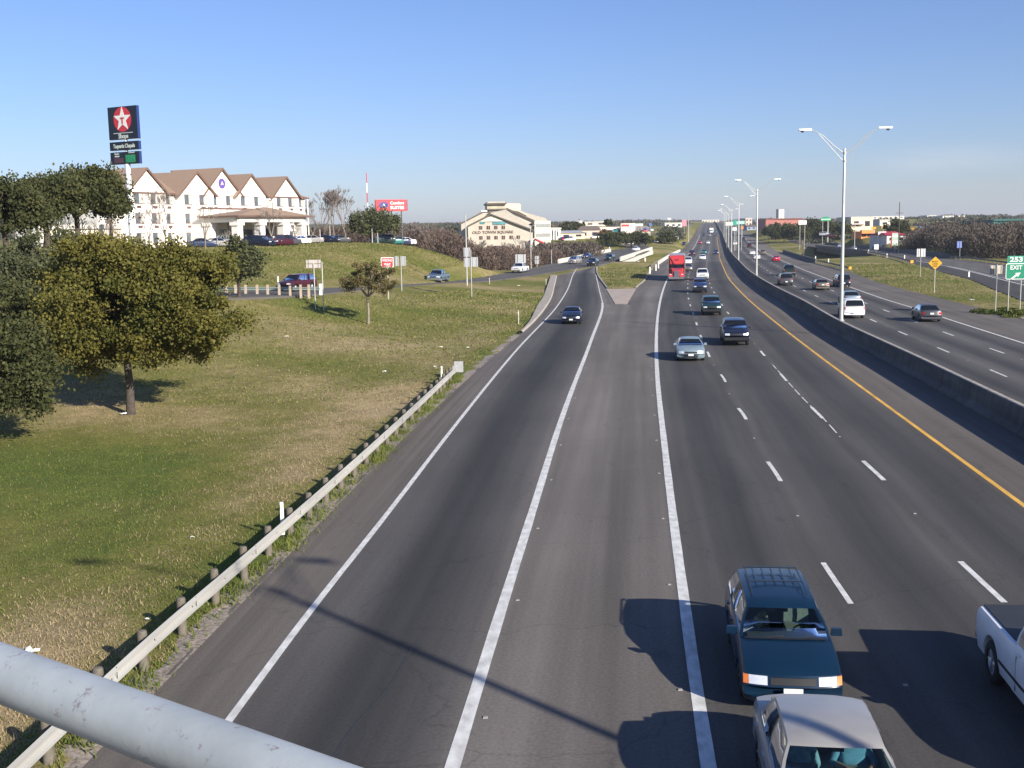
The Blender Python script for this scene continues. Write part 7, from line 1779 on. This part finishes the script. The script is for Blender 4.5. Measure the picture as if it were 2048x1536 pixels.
# litter
def litter(px, py, s_, label, m_=None, seed=0):
    g = W(px, py, 0); z = gz(g.x, g.y); rr = random.Random(seed); G = []
    for i in range(6):
        G.append([(i/5*s_-s_/2+rr.uniform(-.1,.1)*s_, j/4*s_*.8-s_*.4+rr.uniform(-.1,.1)*s_, .02+rr.uniform(.0,.35)*s_) for j in range(5)])
    b = MB(); b.grid(G); t = b.build('litter', m_ or WPAINT, None); t.location = (g.x, g.y, z+.02); tag(t, label, 'litter', 'litter on the grass')
for i, (px, py, s_, lab) in enumerate(((62,1301,.30,'crumpled white plastic just above the pipe rail'),(247,831,.28,'white scrap at the foot of the big gold tree'),(769,742,.22,'white scrap in the grass far left of the guardrail end'),(575,697,.28,'white scrap on the straw patch above the slope'),(882,694,.22,'small white scrap in the grass above the guardrail end'),
    (936,695,.22,'small white scrap nearest the ramp shoulder'),(1037,576,.4,'pale scrap by the frontage road, near the ramp mouth'),(1029,598,.45,'torn pale paper above the slender post'),(650,1043,.10,'blue grey scrap on the ramp shoulder'),(385,1072,.10,'white scrap left of the guardrail'),(1944,601,.45,'yellowish scrap on the grass island'),(296,1241,.10,'bluish scrap by the guardrail posts'),(870,733,.18,'pale scrap on the bare patch by the far marker post'))):
    litter(px, py, s_, lab, MATS['sky_emblem'] if False and 'blue' in lab else None, i)
# shrubs at the foot of the exit sign
sp = []
for i in range(14):
    px = rr.uniform(1965, 2060); g = RD(px, 612+rr.uniform(-8,8), 101+rr.uniform(-4,5)); sp.append((g.x, g.y, gz(g.x, g.y)-.1, rr.uniform(.6,1.1), rr.uniform(.35,.7)))
brush('green weeds and low shrubs at the foot of the exit sign', sp, 12, leafmat('weed_green', (.045,.075,.015), (.12,.13,.03), .9, .2), (.12,.10), 260, 'weeds')
# concrete apron at the right
g1, g2, g3 = W(1990,640,.012), W(2048,622,.012), W(2120,640,.012)
mb = MB(); mb.add([(L11(g1.y)+.1, g1.y, .012), (L11(104)+.5, 104, .012), (64, 104, .012), (60, g1.y-8, .012), (L11(g1.y-8)+.1, g1.y-8, .012)], [(0,1,2,3,4)]); struct('gravel_apron', mb, GRV)
# ------------------------------------------------------------------ air
mh = bpy.data.materials.new('haze'); mh.use_nodes = True; n = mh.node_tree; n.nodes.clear(); o_ = n.nodes.new('ShaderNodeOutputMaterial'); v_ = n.nodes.new('ShaderNodeVolumePrincipled')
v_.inputs['Color'].default_value = (.90,.95,1.0,1); v_.inputs['Density'].default_value = .00014; v_.inputs['Anisotropy'].default_value = .2
n.links.new(v_.outputs[0], o_.inputs['Volume'])
zlo = float(ZZ.min())-1.2
hz = MB().bbox((-5200,-600,zlo),(5200,7600,92)).build('haze', mh, None); tag(hz, kind='stuff'); hz.display_type = 'WIRE'
